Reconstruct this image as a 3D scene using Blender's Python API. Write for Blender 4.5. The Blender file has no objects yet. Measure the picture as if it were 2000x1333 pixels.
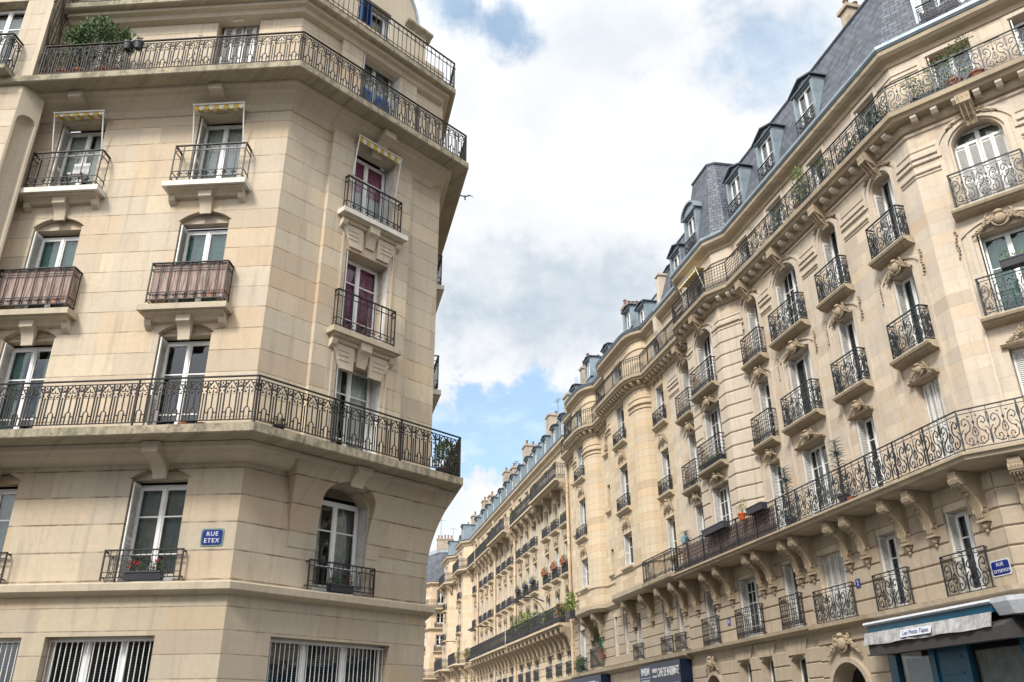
import bpy, math, random
from mathutils import Matrix, Vector
random.seed(7)
SC = bpy.context.scene
COL = SC.collection
rad = math.radians
pi = math.pi

# ---------------------------------------------------------------- camera
PITCH, ROLL = rad(24.9303), rad(-0.459)
fwd = Vector((0, math.cos(PITCH), math.sin(PITCH)))
up0 = Vector((0, -math.sin(PITCH), math.cos(PITCH)))
rt0 = Vector((1, 0, 0))
rt = math.cos(ROLL)*rt0 + math.sin(ROLL)*up0
up = -math.sin(ROLL)*rt0 + math.cos(ROLL)*up0
cam = bpy.data.cameras.new('camera')
cam.sensor_width = 36
cam.lens = 1644.15/2000*36
cam.clip_start = 0.1
cam.clip_end = 3000
camo = bpy.data.objects.new('camera', cam)
COL.objects.link(camo)
camo.matrix_world = Matrix(((rt.x, up.x, -fwd.x, 0), (rt.y, up.y, -fwd.y, 0), (rt.z, up.z, -fwd.z, 1.6), (0, 0, 0, 1)))
SC.camera = camo

# ---------------------------------------------------------------- light and exposure
SC.view_settings.view_transform = 'Standard'
SC.view_settings.look = 'None'
SC.view_settings.gamma = 1
SC.view_settings.exposure = 0.84
SUN_EL, SUN_AZ = 44, -150      # azimuth clockwise from +Y
sun = bpy.data.lights.new('sun', 'SUN')
sun.energy = 2.3
sun.angle = rad(12)
sun.color = (1.0, 0.945, 0.87)
suno = bpy.data.objects.new('sun', sun)
COL.objects.link(suno)
sd = Vector((math.sin(rad(SUN_AZ))*math.cos(rad(SUN_EL)), math.cos(rad(SUN_AZ))*math.cos(rad(SUN_EL)), math.sin(rad(SUN_EL))))
suno.rotation_euler = sd.to_track_quat('Z', 'Y').to_euler()

W = bpy.data.worlds.new('World')
SC.world = W
W.use_nodes = True


class NT:
    def __init__(s, t):
        s.t = t; s.n = t.nodes; s.l = t.links

    def new(s, typ, **k):
        n = s.n.new(typ)
        for a, b in k.items():
            setattr(n, a, b)
        return n

    def put(s, sock, v):
        if isinstance(v, bpy.types.NodeSocket):
            s.l.new(v, sock)
        else:
            sock.default_value = v

    def math(s, op, a, b=None, c=None, clamp=False):
        n = s.new('ShaderNodeMath', operation=op, use_clamp=clamp)
        s.put(n.inputs[0], a)
        if b is not None: s.put(n.inputs[1], b)
        if c is not None: s.put(n.inputs[2], c)
        return n.outputs[0]

    def mix(s, fac, a, b, mode='MIX'):
        n = s.new('ShaderNodeMix', data_type='RGBA', blend_type=mode)
        s.put(n.inputs[0], fac); s.put(n.inputs[6], a); s.put(n.inputs[7], b)
        return n.outputs[2]

    def ramp(s, v, lo, hi, a=0.0, b=1.0):
        n = s.new('ShaderNodeMapRange', interpolation_type='SMOOTHSTEP')
        s.put(n.inputs[0], v); s.put(n.inputs[1], lo); s.put(n.inputs[2], hi); s.put(n.inputs[3], a); s.put(n.inputs[4], b)
        return n.outputs[0]

    def noise(s, vec, scale, detail=4, rough=0.55, dist=0):
        n = s.new('ShaderNodeTexNoise')
        s.put(n.inputs['Vector'], vec); n.inputs['Scale'].default_value = scale
        n.inputs['Detail'].default_value = detail; n.inputs['Roughness'].default_value = rough
        n.inputs['Distortion'].default_value = dist
        return n

    def comb(s, x, y, z=0.0):
        n = s.new('ShaderNodeCombineXYZ')
        s.put(n.inputs[0], x); s.put(n.inputs[1], y); s.put(n.inputs[2], z)
        return n.outputs[0]


def world_sky():
    g = NT(W.node_tree)
    g.n.clear()
    out = g.new('ShaderNodeOutputWorld')
    sky = g.new('ShaderNodeTexSky', sky_type='NISHITA')
    sky.sun_disc = False
    sky.sun_elevation = rad(SUN_EL)
    sky.sun_rotation = rad(SUN_AZ)
    sky.air_density = 1.0; sky.dust_density = 0.6; sky.ozone_density = 2.0
    tc = g.new('ShaderNodeTexCoord')
    sep = g.new('ShaderNodeSeparateXYZ')
    g.l.new(tc.outputs['Generated'], sep.inputs[0])
    x, y, z = sep.outputs
    az = g.math('MULTIPLY', g.math('ARCTAN2', x, y), 57.2958)
    el = g.math('MULTIPLY', g.math('ARCSINE', z), 57.2958)
    # cloud plane projection for the texture of the clouds
    inv = g.math('DIVIDE', 1.0, g.math('MAXIMUM', g.math('ADD', z, 0.12), 0.05))
    pl = g.comb(g.math('MULTIPLY', x, inv), g.math('MULTIPLY', y, inv), 0.0)
    n1 = g.noise(pl, 1.9, 8, 0.56)
    n2 = g.noise(pl, 6.0, 6, 0.6)
    nd1 = g.noise(tc.outputs['Generated'], 13.0, 6, 0.6, 0.4)
    nd2 = g.noise(tc.outputs['Generated'], 34.0, 5, 0.6)
    wob = g.math('MULTIPLY', g.math('SUBTRACT', nd1.outputs[0], 0.5), 4.4)
    wob2 = g.math('MULTIPLY', g.math('SUBTRACT', nd2.outputs[0], 0.5), 1.8)
    wobs = g.math('ADD', wob, wob2)

    def blob(a0, e0, ra, re, edge0, edge1):
        u = g.math('DIVIDE', g.math('SUBTRACT', az, a0), ra)
        v = g.math('DIVIDE', g.math('SUBTRACT', el, e0), re)
        d = g.math('SQRT', g.math('ADD', g.math('MULTIPLY', u, u), g.math('MULTIPLY', v, v)))
        d = g.math('ADD', d, g.math('MULTIPLY', wobs, 0.55))
        return g.ramp(d, edge0, edge1, 1.0, 0.0)
    b = blob(-0.6, 45.3, 3.9, 2.0, 0.25, 1.15)
    b = g.math('MAXIMUM', b, blob(-5.2, 46.6, 3.2, 2.0, 0.3, 1.2))
    b = g.math('MAXIMUM', b, g.math('MULTIPLY', blob(22.8, 42.1, 7.0, 3.4, 0.0, 1.35), 0.8))
    b = g.math('MAXIMUM', b, blob(0.5, 18.6, 13.0, 3.6, 0.75, 1.15))
    b = g.math('MAXIMUM', b, g.math('MULTIPLY', blob(-6.0, 13.2, 5.0, 2.6, 0.2, 1.1), 0.25))
    # gaps elsewhere in the sky, away from the view
    far = g.ramp(g.math('ABSOLUTE', az), 40.0, 60.0)
    gaps = g.math('MULTIPLY', g.ramp(n1.outputs[0], 0.56, 0.68), far)
    b = g.math('MAXIMUM', b, gaps)
    # shade of the clouds
    grey = blob(2.5, 27.6, 12.5, 4.6, 0.15, 1.35)
    grey2 = g.math('MULTIPLY', blob(9.0, 44.5, 10.0, 3.0, 0.1, 1.3), 0.5)
    tex = g.ramp(n2.outputs[0], 0.3, 0.75)
    sh = g.math('MAXIMUM', grey, grey2)
    sh = g.math('MULTIPLY', sh, g.math('ADD', 0.62, g.math('MULTIPLY', tex, 0.5)), clamp=True)
    tex3 = g.math('MULTIPLY', g.math('ADD', g.ramp(nd1.outputs[0], 0.36, 0.66), g.ramp(n1.outputs[0], 0.4, 0.65)), 0.5)
    base = g.mix(g.math('MULTIPLY', tex3, 0.62), (0.93, 0.935, 0.94, 1), (0.69, 0.73, 0.78, 1))
    cl = g.mix(sh, base, (0.52, 0.60, 0.685, 1))
    low = g.math('MULTIPLY', blob(-3.0, 14.2, 8.0, 1.6, 0.3, 1.0), 0.6)
    cl = g.mix(low, cl, (0.88, 0.87, 0.86, 1))
    # clouds are brighter on the sun's side of the sky
    vd = g.new('ShaderNodeVectorMath', operation='DOT_PRODUCT')
    g.l.new(tc.outputs['Generated'], vd.inputs[0]); vd.inputs[1].default_value = tuple(sd)
    lum = g.ramp(vd.outputs['Value'], -0.1, 0.95, 0.64, 1.42)
    cl = g.mix(1.0, cl, g.comb(lum, lum, lum), 'MULTIPLY')
    skyc = g.mix(1.0, sky.outputs[0], (0.115, 0.13, 0.125, 1), 'MULTIPLY')
    wisp = g.math('MULTIPLY', g.ramp(n2.outputs[0], 0.45, 0.7), 0.35)
    skyc = g.mix(g.math('ADD', wisp, 0.38), skyc, (0.45, 0.55, 0.64, 1))
    col = g.mix(b, cl, skyc)
    bg = g.new('ShaderNodeBackground')
    g.l.new(col, bg.inputs[0])
    bg.inputs[1].default_value = 1.0
    g.l.new(bg.outputs[0], out.inputs[0])


world_sky()

# ---------------------------------------------------------------- materials
MATS = {}


def base_mat(name):
    m = bpy.data.materials.new(name)
    m.use_nodes = True
    g = NT(m.node_tree)
    g.n.clear()
    out = g.new('ShaderNodeOutputMaterial')
    p = g.new('ShaderNodeBsdfPrincipled')
    g.l.new(p.outputs[0], out.inputs[0])
    MATS[name] = m
    return m, g, p, out


def plain(name, col, rough=0.6, metal=0.0, var=0.25, scale=6.0, bump=0.0, spec=0.5):
    m, g, p, out = base_mat(name)
    tc = g.new('ShaderNodeTexCoord').outputs['Object']
    n = g.noise(tc, scale, 5, 0.6)
    f = g.ramp(n.outputs[0], 0.3, 0.7)
    c2 = tuple(c*(1-var) for c in col) + (1,)
    g.l.new(g.mix(f, tuple(col) + (1,), c2), p.inputs['Base Color'])
    p.inputs['Roughness'].default_value = rough
    p.inputs['Metallic'].default_value = metal
    p.inputs['Specular IOR Level'].default_value = spec
    if bump:
        b = g.new('ShaderNodeBump'); b.inputs['Strength'].default_value = bump; b.inputs['Distance'].default_value = 0.02
        g.l.new(n.outputs[0], b.inputs['Height']); g.l.new(b.outputs[0], p.inputs['Normal'])
    return m


def stone(name, c1, c2, rowh=0.0, bw=1.5, z0=0.0, joint=0.012, jcol=(0.12, 0.09, 0.06), dirt=0.35, vj=0.3, moss=0.0, jstr=0.85):
    """limestone: block to block tint, fine grain, rain streaks, thin joints laid in courses"""
    m, g, p, out = base_mat(name)
    tc = g.new('ShaderNodeTexCoord').outputs['Object']
    sep = g.new('ShaderNodeSeparateXYZ'); g.l.new(tc, sep.inputs[0])
    x, y, z = sep.outputs
    xy = g.math('ADD', x, g.math('MULTIPLY', y, 0.93))
    grain = g.noise(tc, 9.0, 7, 0.65)
    big = g.noise(tc, 0.7, 5, 0.6)
    col = g.mix(g.ramp(big.outputs[0], 0.35, 0.65), tuple(c1) + (1,), tuple(c2) + (1,))
    jm = None
    if rowh:
        br = g.new('ShaderNodeTexBrick')
        br.offset = 0.5; br.squash = 1.0
        g.l.new(g.comb(xy, g.math('SUBTRACT', z, z0), 0.0), br.inputs['Vector'])
        br.inputs['Scale'].default_value = 1.0
        br.inputs['Brick Width'].default_value = bw
        br.inputs['Row Height'].default_value = rowh
        br.inputs['Mortar Size'].default_value = joint*0.25
        br.inputs['Mortar Smooth'].default_value = 0.2
        br.inputs['Color1'].default_value = (0, 0, 0, 1)
        br.inputs['Color2'].default_value = (1, 1, 1, 1)
        br.inputs['Mortar'].default_value = (0.5, 0.5, 0.5, 1)
        sepc = g.new('ShaderNodeSeparateColor'); g.l.new(br.outputs['Color'], sepc.inputs[0])
        rnd = sepc.outputs[0]
        col = g.mix(g.math('MULTIPLY', g.ramp(rnd, 0.45, 1.0), 0.75), col, (c1[0]*1.12, c1[1]*1.08, c1[2]*1.0, 1))
        col = g.mix(g.math('MULTIPLY', g.ramp(rnd, 0.0, 0.4, 1.0, 0.0), 0.6), col, (c2[0]*0.84, c2[1]*0.75, c2[2]*0.69, 1))
        wn = g.new('ShaderNodeTexWhiteNoise', noise_dimensions='2D')
        g.l.new(g.comb(g.math('FLOOR', g.math('DIVIDE', xy, bw*0.77)), g.math('FLOOR', g.math('DIVIDE', g.math('SUBTRACT', z, z0), rowh)), 0.0), wn.inputs['Vector'])
        col = g.mix(g.ramp(wn.outputs['Value'], 0.80, 0.9, 0.0, 0.42), col, (c1[0]*1.02, c1[1]*0.86, c1[2]*0.70, 1))
        col = g.mix(g.ramp(wn.outputs['Value'], 0.10, 0.18, 0.38, 0.0), col, (c2[0]*0.86, c2[1]*0.88, c2[2]*0.93, 1))
        # wide horizontal joints from a saw wave
        fr = g.math('FRACT', g.math('DIVIDE', g.math('SUBTRACT', z, z0), rowh))
        dj = g.math('MINIMUM', fr, g.math('SUBTRACT', 1.0, fr))
        hj = g.ramp(dj, joint*0.45/rowh, joint*0.95/rowh, 1.0, 0.0)
        wear = g.ramp(g.noise(tc, 2.4, 5, 0.6).outputs[0], 0.36, 0.62, 0.25, 1.0)
        hj = g.math('MULTIPLY', hj, wear)
        jm = g.math('MAXIMUM', hj, g.math('MULTIPLY', br.outputs['Fac'], vj))
    # rain streaks
    st = g.noise(g.comb(g.math('MULTIPLY', xy, 3.2), g.math('MULTIPLY', z, 0.22), 0.0), 1.6, 6, 0.65)
    sm = g.math('MULTIPLY', g.ramp(st.outputs[0], 0.48, 0.74), dirt)
    col = g.mix(sm, col, (c2[0]*0.52, c2[1]*0.52, c2[2]*0.54, 1))
    patch = g.noise(tc, 2.3, 6, 0.7, 0.6)
    col = g.mix(g.math('MULTIPLY', g.ramp(patch.outputs[0], 0.52, 0.72), 0.22 + dirt*0.25), col, (c1[0]*0.78, c1[1]*0.74, c1[2]*0.72, 1))
    col = g.mix(g.math('MULTIPLY', g.ramp(grain.outputs[0], 0.35, 0.7), 0.22), col, (c2[0]*0.72, c2[1]*0.69, c2[2]*0.66, 1))
    if moss:
        geo = g.new('ShaderNodeNewGeometry'); sn = g.new('ShaderNodeSeparateXYZ'); g.l.new(geo.outputs['True Normal'], sn.inputs[0])
        side = g.ramp(g.math('ABSOLUTE', sn.outputs[2]), 0.5, 0.8, 1.0, 0.25)
        moss_ = moss; moss = g.math('MULTIPLY', side, moss)
        mo = g.noise(g.comb(g.math('MULTIPLY', xy, 2.0), g.math('MULTIPLY', z, 1.2), y), 2.2, 7, 0.75)
        col = g.mix(g.math('MULTIPLY', g.ramp(mo.outputs[0], 0.42, 0.6), moss), col, (0.09, 0.085, 0.06, 1))
        mo2 = g.noise(tc, 5.0, 6, 0.75)
        col = g.mix(g.math('MULTIPLY', g.ramp(mo2.outputs[0], 0.55, 0.68), g.math('MULTIPLY', moss, 0.8)), col, (0.05, 0.05, 0.035, 1))
    if jm is not None:
        col = g.mix(g.math('MULTIPLY', jm, jstr), col, tuple(jcol) + (1,))
    g.l.new(col, p.inputs['Base Color'])
    p.inputs['Roughness'].default_value = 0.88
    p.inputs['Specular IOR Level'].default_value = 0.25
    b = g.new('ShaderNodeBump'); b.inputs['Strength'].default_value = 0.35; b.inputs['Distance'].default_value = 0.012
    h = g.math('MULTIPLY', grain.outputs[0], 0.6)
    h = g.math('ADD', h, g.math('MULTIPLY', patch.outputs[0], 0.6))
    if jm is not None:
        h = g.math('SUBTRACT', h, g.math('MULTIPLY', jm, 1.2))
    g.l.new(h, b.inputs['Height']); g.l.new(b.outputs[0], p.inputs['Normal'])
    return m


LC1, LC2 = (0.555, 0.48, 0.372), (0.51, 0.441, 0.345)
RC1, RC2 = (0.57, 0.495, 0.40), (0.51, 0.444, 0.362)
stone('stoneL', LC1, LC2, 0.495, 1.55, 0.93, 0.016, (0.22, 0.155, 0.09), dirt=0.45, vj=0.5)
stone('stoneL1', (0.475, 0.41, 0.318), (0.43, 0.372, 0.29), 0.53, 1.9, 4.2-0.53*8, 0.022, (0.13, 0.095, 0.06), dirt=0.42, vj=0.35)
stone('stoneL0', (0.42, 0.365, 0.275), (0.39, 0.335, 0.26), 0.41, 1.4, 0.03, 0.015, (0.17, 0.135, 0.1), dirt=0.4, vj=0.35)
stone('stoneLp', LC1, LC2, 0, dirt=0.3)
stone('slabL', (0.42, 0.36, 0.26), (0.34, 0.30, 0.22), 0, dirt=0.8, moss=0.62)
stone('slabClean', (0.50, 0.43, 0.32), (0.45, 0.39, 0.30), 0, dirt=0.35, moss=0.1)
stone('stoneR', RC1, RC2, 0.345, 1.1, 0.0, 0.007, (0.30, 0.23, 0.16), dirt=0.4, vj=0.5, jstr=0.6)
stone('stoneRp', RC1, RC2, 0, dirt=0.45)
stone('stoneR0', (0.43, 0.355, 0.265), (0.38, 0.318, 0.24), 0, dirt=0.45)
stone('slabR', (0.47, 0.385, 0.27), (0.40, 0.33, 0.24), 0, dirt=0.6, moss=0.18)
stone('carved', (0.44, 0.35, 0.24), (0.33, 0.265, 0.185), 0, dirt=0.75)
stone('stoneC', (0.565, 0.472, 0.34), (0.515, 0.43, 0.312), 0.36, 0.72, 0.0, 0.012, (0.24, 0.18, 0.11), dirt=0.3, vj=0.6, jstr=0.7)
stone('stoneCp', (0.55, 0.45, 0.31), (0.48, 0.395, 0.275), 0, dirt=0.35)
stone('stoneD', (0.53, 0.452, 0.338), (0.47, 0.40, 0.302), 0.4, 1.1, 0.0, 0.012, (0.25, 0.2, 0.14), dirt=0.5, vj=0.3, jstr=0.6)
stone('stoneE', (0.60, 0.48, 0.34), (0.52, 0.42, 0.31), 0.4, 1.1, 0.0, 0.012, (0.3, 0.22, 0.15), dirt=0.3, vj=0.3, jstr=0.5)
stone('chimney', (0.42, 0.36, 0.28), (0.33, 0.285, 0.225), 0.2, 0.4, 0.0, 0.012, (0.3, 0.24, 0.17), dirt=0.7, vj=0.4, jstr=0.5)
plain('white_slab', (0.66, 0.63, 0.57), 0.7, var=0.2, scale=3)
plain('iron', (0.017, 0.016, 0.019), 0.55, var=0.4, scale=30)
plain('iron_rust', (0.022, 0.017, 0.016), 0.7, var=0.5, scale=14)
plain('iron_blue', (0.026, 0.034, 0.041), 0.5, var=0.4, scale=20)
plain('iron_far', (0.028, 0.028, 0.032), 0.6)
plain('paint_white', (0.74, 0.74, 0.73), 0.45, var=0.1, scale=8)
plain('paint_shutter', (0.70, 0.69, 0.66), 0.55, var=0.16, scale=6)
plain('paint_blue', (0.025, 0.10, 0.30), 0.45, var=0.2)
plain('shop_blue', (0.004, 0.075, 0.135), 0.35, var=0.25, scale=3)
plain('shop_dark', (0.003, 0.012, 0.045), 0.4)
plain('zinc', (0.27, 0.33, 0.37), 0.42, metal=0.35, var=0.28, scale=2.2)
plain('zinc_dark', (0.11, 0.135, 0.16), 0.5, metal=0.3, var=0.3, scale=3)
plain('chimney_clay', (0.24, 0.125, 0.09), 0.85, var=0.5, scale=5)
plain('terracotta', (0.34, 0.13, 0.075), 0.8, var=0.4, scale=9)
plain('pot_dark', (0.035, 0.035, 0.045), 0.5)
plain('pot_white', (0.6, 0.6, 0.6), 0.5)
plain('pot_orange', (0.55, 0.10, 0.02), 0.5)
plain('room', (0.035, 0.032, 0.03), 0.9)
plain('curtain_white', (0.62, 0.62, 0.60), 0.9, var=0.15, scale=4)
plain('curtain_green', (0.22, 0.40, 0.36), 0.9, var=0.3, scale=4)
plain('curtain_pink', (0.36, 0.10, 0.18), 0.9, var=0.25, scale=3)
plain('curtain_grey', (0.30, 0.32, 0.32), 0.9, var=0.3, scale=4)
plain('curtain_yellow', (0.55, 0.43, 0.13), 0.9)
plain('leaf_dark', (0.055, 0.12, 0.032), 0.6, var=0.5, scale=5)
plain('leaf_mid', (0.085, 0.17, 0.035), 0.6, var=0.5, scale=5)
plain('leaf_light', (0.22, 0.33, 0.04), 0.6, var=0.4, scale=5)
plain('leaf_dry', (0.28, 0.22, 0.09), 0.8, var=0.5, scale=5)
plain('leaf_blue', (0.05, 0.085, 0.10), 0.6, var=0.4, scale=8)
plain('petal_red', (0.55, 0.02, 0.05), 0.6)
plain('petal_pink', (0.38, 0.05, 0.13), 0.6)
plain('petal_orange', (0.65, 0.17, 0.05), 0.6)
plain('bark', (0.09, 0.07, 0.05), 0.9)
plain('awning_white', (0.70, 0.67, 0.58), 0.8, var=0.12)
plain('awning_yellow', (0.62, 0.42, 0.06), 0.8)
plain('awning_marble', (0.40, 0.395, 0.40), 0.8, var=0.45, scale=5.5)
plain('awning_under', (0.055, 0.05, 0.05), 0.9)
plain('sign_blue', (0.004, 0.018, 0.165), 0.3, var=0.2)
plain('sign_green', (0.14, 0.22, 0.18), 0.5)
plain('sign_white', (0.58, 0.61, 0.65), 0.45, var=0.2, scale=12)
plain('green_cloth', (0.0, 0.16, 0.07), 0.7)
plain('asphalt', (0.05, 0.05, 0.052), 0.9, var=0.3, scale=3, bump=0.3)
plain('pavement', (0.22, 0.21, 0.20), 0.85, var=0.2, scale=2, bump=0.2)
plain('kerb', (0.33, 0.32, 0.30), 0.8)
plain('paint_line', (0.7, 0.7, 0.68), 0.7)
plain('bird', (0.35, 0.37, 0.38), 0.7)
plain('door_dark', (0.02, 0.022, 0.02), 0.35)


def slate_mat():
    m, g, p, out = base_mat('slate')
    tc = g.new('ShaderNodeTexCoord').outputs['Object']
    sep = g.new('ShaderNodeSeparateXYZ'); g.l.new(tc, sep.inputs[0])
    x, y, z = sep.outputs
    br = g.new('ShaderNodeTexBrick'); br.offset = 0.5
    geo = g.new('ShaderNodeNewGeometry'); sn = g.new('ShaderNodeSeparateXYZ'); g.l.new(geo.outputs['True Normal'], sn.inputs[0])
    nx, ny = sn.outputs[0], sn.outputs[1]
    ln = g.math('MAXIMUM', g.math('SQRT', g.math('ADD', g.math('MULTIPLY', nx, nx), g.math('MULTIPLY', ny, ny))), 0.01)
    hu = g.math('DIVIDE', g.math('SUBTRACT', g.math('MULTIPLY', y, nx), g.math('MULTIPLY', x, ny)), ln)
    g.l.new(g.comb(hu, z, 0.0), br.inputs['Vector'])
    br.inputs['Scale'].default_value = 1.0
    br.inputs['Brick Width'].default_value = 0.26
    br.inputs['Row Height'].default_value = 0.17
    br.inputs['Mortar Size'].default_value = 0.014
    br.inputs['Color1'].default_value = (0.044, 0.053, 0.072, 1)
    br.inputs['Color2'].default_value = (0.115, 0.132, 0.165, 1)
    br.inputs['Mortar'].default_value = (0.012, 0.013, 0.018, 1)
    n = g.noise(tc, 1.3, 6, 0.65)
    col = g.mix(g.math('MULTIPLY', g.ramp(n.outputs[0], 0.4, 0.7), 0.45), br.outputs['Color'], (0.12, 0.125, 0.14, 1))
    g.l.new(col, p.inputs['Base Color'])
    p.inputs['Roughness'].default_value = 0.62
    b = g.new('ShaderNodeBump'); b.inputs['Strength'].default_value = 0.6; b.inputs['Distance'].default_value = 0.02
    g.l.new(g.math('SUBTRACT', 1.0, br.outputs['Fac']), b.inputs['Height']); g.l.new(b.outputs[0], p.inputs['Normal'])


slate_mat()


def brushwood():
    m, g, p, out = base_mat('brushwood')
    tc = g.new('ShaderNodeTexCoord').outputs['Object']
    sep = g.new('ShaderNodeSeparateXYZ'); g.l.new(tc, sep.inputs[0])
    x, y, z = sep.outputs
    v = g.comb(g.math('MULTIPLY', g.math('ADD', x, y), 30.0), g.math('MULTIPLY', z, 1.6), 0.0)
    n = g.noise(v, 1.0, 5, 0.6)
    big = g.noise(tc, 3.0, 4, 0.6)
    c = g.mix(g.ramp(n.outputs[0], 0.38, 0.62), (0.16, 0.11, 0.09, 1), (0.42, 0.32, 0.28, 1))
    c = g.mix(g.math('MULTIPLY', g.ramp(big.outputs[0], 0.55, 0.66), 0.55), c, (0.40, 0.16, 0.08, 1))
    g.l.new(c, p.inputs['Base Color']); p.inputs['Roughness'].default_value = 0.9


brushwood()


def glass_mat(name, tint, refl, alpha):
    m, g, p, out = base_mat(name)
    g.n.remove(p)
    tr = g.new('ShaderNodeBsdfTransparent'); tr.inputs[0].default_value = tint + (1,)
    gl = g.new('ShaderNodeBsdfGlossy'); gl.inputs['Roughness'].default_value = 0.02; gl.inputs[0].default_value = (0.92, 0.96, 1, 1)
    tc = g.new('ShaderNodeTexCoord').outputs['Object']
    n = g.noise(tc, 1.7, 2, 0.5)
    b = g.new('ShaderNodeBump'); b.inputs['Strength'].default_value = 0.12; b.inputs['Distance'].default_value = 0.03
    g.l.new(n.outputs[0], b.inputs['Height']); g.l.new(b.outputs[0], gl.inputs['Normal'])
    fr = g.new('ShaderNodeFresnel'); fr.inputs[0].default_value = 1.5
    f = g.math('ADD', g.math('MULTIPLY', fr.outputs[0], 0.9), refl, clamp=True)
    mx = g.new('ShaderNodeMixShader')
    g.l.new(f, mx.inputs[0]); g.l.new(tr.outputs[0], mx.inputs[1]); g.l.new(gl.outputs[0], mx.inputs[2])
    g.l.new(mx.outputs[0], out.inputs[0])


glass_mat('glass', (0.84, 0.90, 0.88), 0.03, 0.3)
glass_mat('glass_dark', (0.35, 0.40, 0.40), 0.03, 0.3)

# ---------------------------------------------------------------- mesh builder
I4 = Matrix.Identity(4)


def T(x, y, z): return Matrix.Translation((x, y, z))
def RZ(a): return Matrix.Rotation(a, 4, 'Z')
def RX(a): return Matrix.Rotation(a, 4, 'X')
def RY(a): return Matrix.Rotation(a, 4, 'Y')


class MB:
    def __init__(s):
        s.v = []; s.f = []; s.mi = []; s.m = 0; s.xf = None; s.sm = []; s.smooth = False

    def add(s, pts, faces):
        o = len(s.v)
        if s.xf is not None:
            pts = [s.xf @ Vector(p) for p in pts]
        s.v += [tuple(p) for p in pts]
        for f in faces:
            s.f.append([o+i for i in f]); s.mi.append(s.m); s.sm.append(s.smooth)

    def poly(s, pts): s.add(pts, [list(range(len(pts)))])

    def box(s, x0, x1, y0, y1, z0, z1):
        s.add([(x0, y0, z0), (x1, y0, z0), (x1, y1, z0), (x0, y1, z0), (x0, y0, z1), (x1, y0, z1), (x1, y1, z1), (x0, y1, z1)],
              [(0, 3, 2, 1), (4, 5, 6, 7), (0, 1, 5, 4), (1, 2, 6, 5), (2, 3, 7, 6), (3, 0, 4, 7)])

    def bar(s, p, q, w, d=None):
        """thin square bar between two points"""
        d = d or w
        p = Vector(p); q = Vector(q); a = (q-p)
        if a.length < 1e-6: return
        a.normalize()
        h = Vector((0, 1, 0)) if abs(a.y) < 0.9 else Vector((1, 0, 0))
        u = a.cross(h).normalized(); v = a.cross(u)
        c = []
        for e in (p, q):
            for i, j in ((-1, -1), (1, -1), (1, 1), (-1, 1)):
                c.append(e + u*(w/2*i) + v*(d/2*j))
        s.add(c, [(0, 1, 2, 3), (7, 6, 5, 4), (0, 4, 5, 1), (1, 5, 6, 2), (2, 6, 7, 3), (3, 7, 4, 0)])

    def tube(s, pts, r, n=4, r1=None):
        pts = [Vector(p) for p in pts]
        N = len(pts)
        vs = []; fs = []
        prev = None
        for i, p in enumerate(pts):
            a = (pts[min(i+1, N-1)] - pts[max(i-1, 0)])
            if a.length < 1e-9: a = Vector((0, 0, 1))
            a.normalize()
            h = Vector((0, 1, 0)) if abs(a.y) < 0.95 else Vector((1, 0, 0))
            u = a.cross(h).normalized(); w = a.cross(u)
            rr = r if r1 is None else r + (r1-r)*i/(N-1)
            for k in range(n):
                t = 2*pi*(k+0.5)/n
                vs.append(p + u*(rr*math.cos(t)) + w*(rr*math.sin(t)))
        for i in range(N-1):
            for k in range(n):
                k2 = (k+1) % n
                fs.append((i*n+k, i*n+k2, (i+1)*n+k2, (i+1)*n+k))
        fs.append(tuple(range(n))); fs.append(tuple((N-1)*n + n-1-k for k in range(n)))
        s.add(vs, fs)

    def oct(s, c, rx, ry, rz):
        x, y, z = c
        s.add([(x-rx, y, z), (x+rx, y, z), (x, y-ry, z), (x, y+ry, z), (x, y, z-rz), (x, y, z+rz)],
              [(0, 2, 5), (2, 1, 5), (1, 3, 5), (3, 0, 5), (2, 0, 4), (1, 2, 4), (3, 1, 4), (0, 3, 4)])

    def ell(s, c, rx, ry, rz, nu=8, nv=5):
        vs = []; fs = []
        for j in range(nv+1):
            ph = pi*j/nv
            for i in range(nu):
                t = 2*pi*i/nu
                vs.append((c[0]+rx*math.sin(ph)*math.cos(t), c[1]+ry*math.sin(ph)*math.sin(t), c[2]+rz*math.cos(ph)))
        for j in range(nv):
            for i in range(nu):
                fs.append((j*nu+i, (j+1)*nu+i, (j+1)*nu+(i+1) % nu, j*nu+(i+1) % nu))
        o = s.smooth; s.smooth = True
        s.add(vs, fs); s.smooth = o

    def lathe(s, prof, c, n=12):
        vs = []; fs = []
        for r, z in prof:
            for i in range(n):
                t = 2*pi*i/n
                vs.append((c[0]+r*math.cos(t), c[1]+r*math.sin(t), c[2]+z))
        for j in range(len(prof)-1):
            for i in range(n):
                fs.append((j*n+i, j*n+(i+1) % n, (j+1)*n+(i+1) % n, (j+1)*n+i))
        fs.append(tuple(range(n))); fs.append(tuple(len(prof)*n-n+i for i in range(n)))
        s.add(vs, fs)

    def extr(s, prof, x0, x1):
        """closed profile [(y,z)] extruded along x"""
        n = len(prof)
        vs = [(x0, y, z) for y, z in prof] + [(x1, y, z) for y, z in prof]
        fs = [(i, (i+1) % n, n+(i+1) % n, n+i) for i in range(n)]
        fs += [tuple(range(n-1, -1, -1)), tuple(range(n, 2*n))]
        s.add(vs, fs)

    def extry(s, prof, y0, y1):
        """closed outline [(x,z)] extruded along y"""
        n = len(prof)
        vs = [(x, y0, z) for x, z in prof] + [(x, y1, z) for x, z in prof]
        fs = [(i, (i+1) % n, n+(i+1) % n, n+i) for i in range(n)]
        fs += [tuple(range(n-1, -1, -1)), tuple(range(n, 2*n))]
        s.add(vs, fs)

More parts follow.
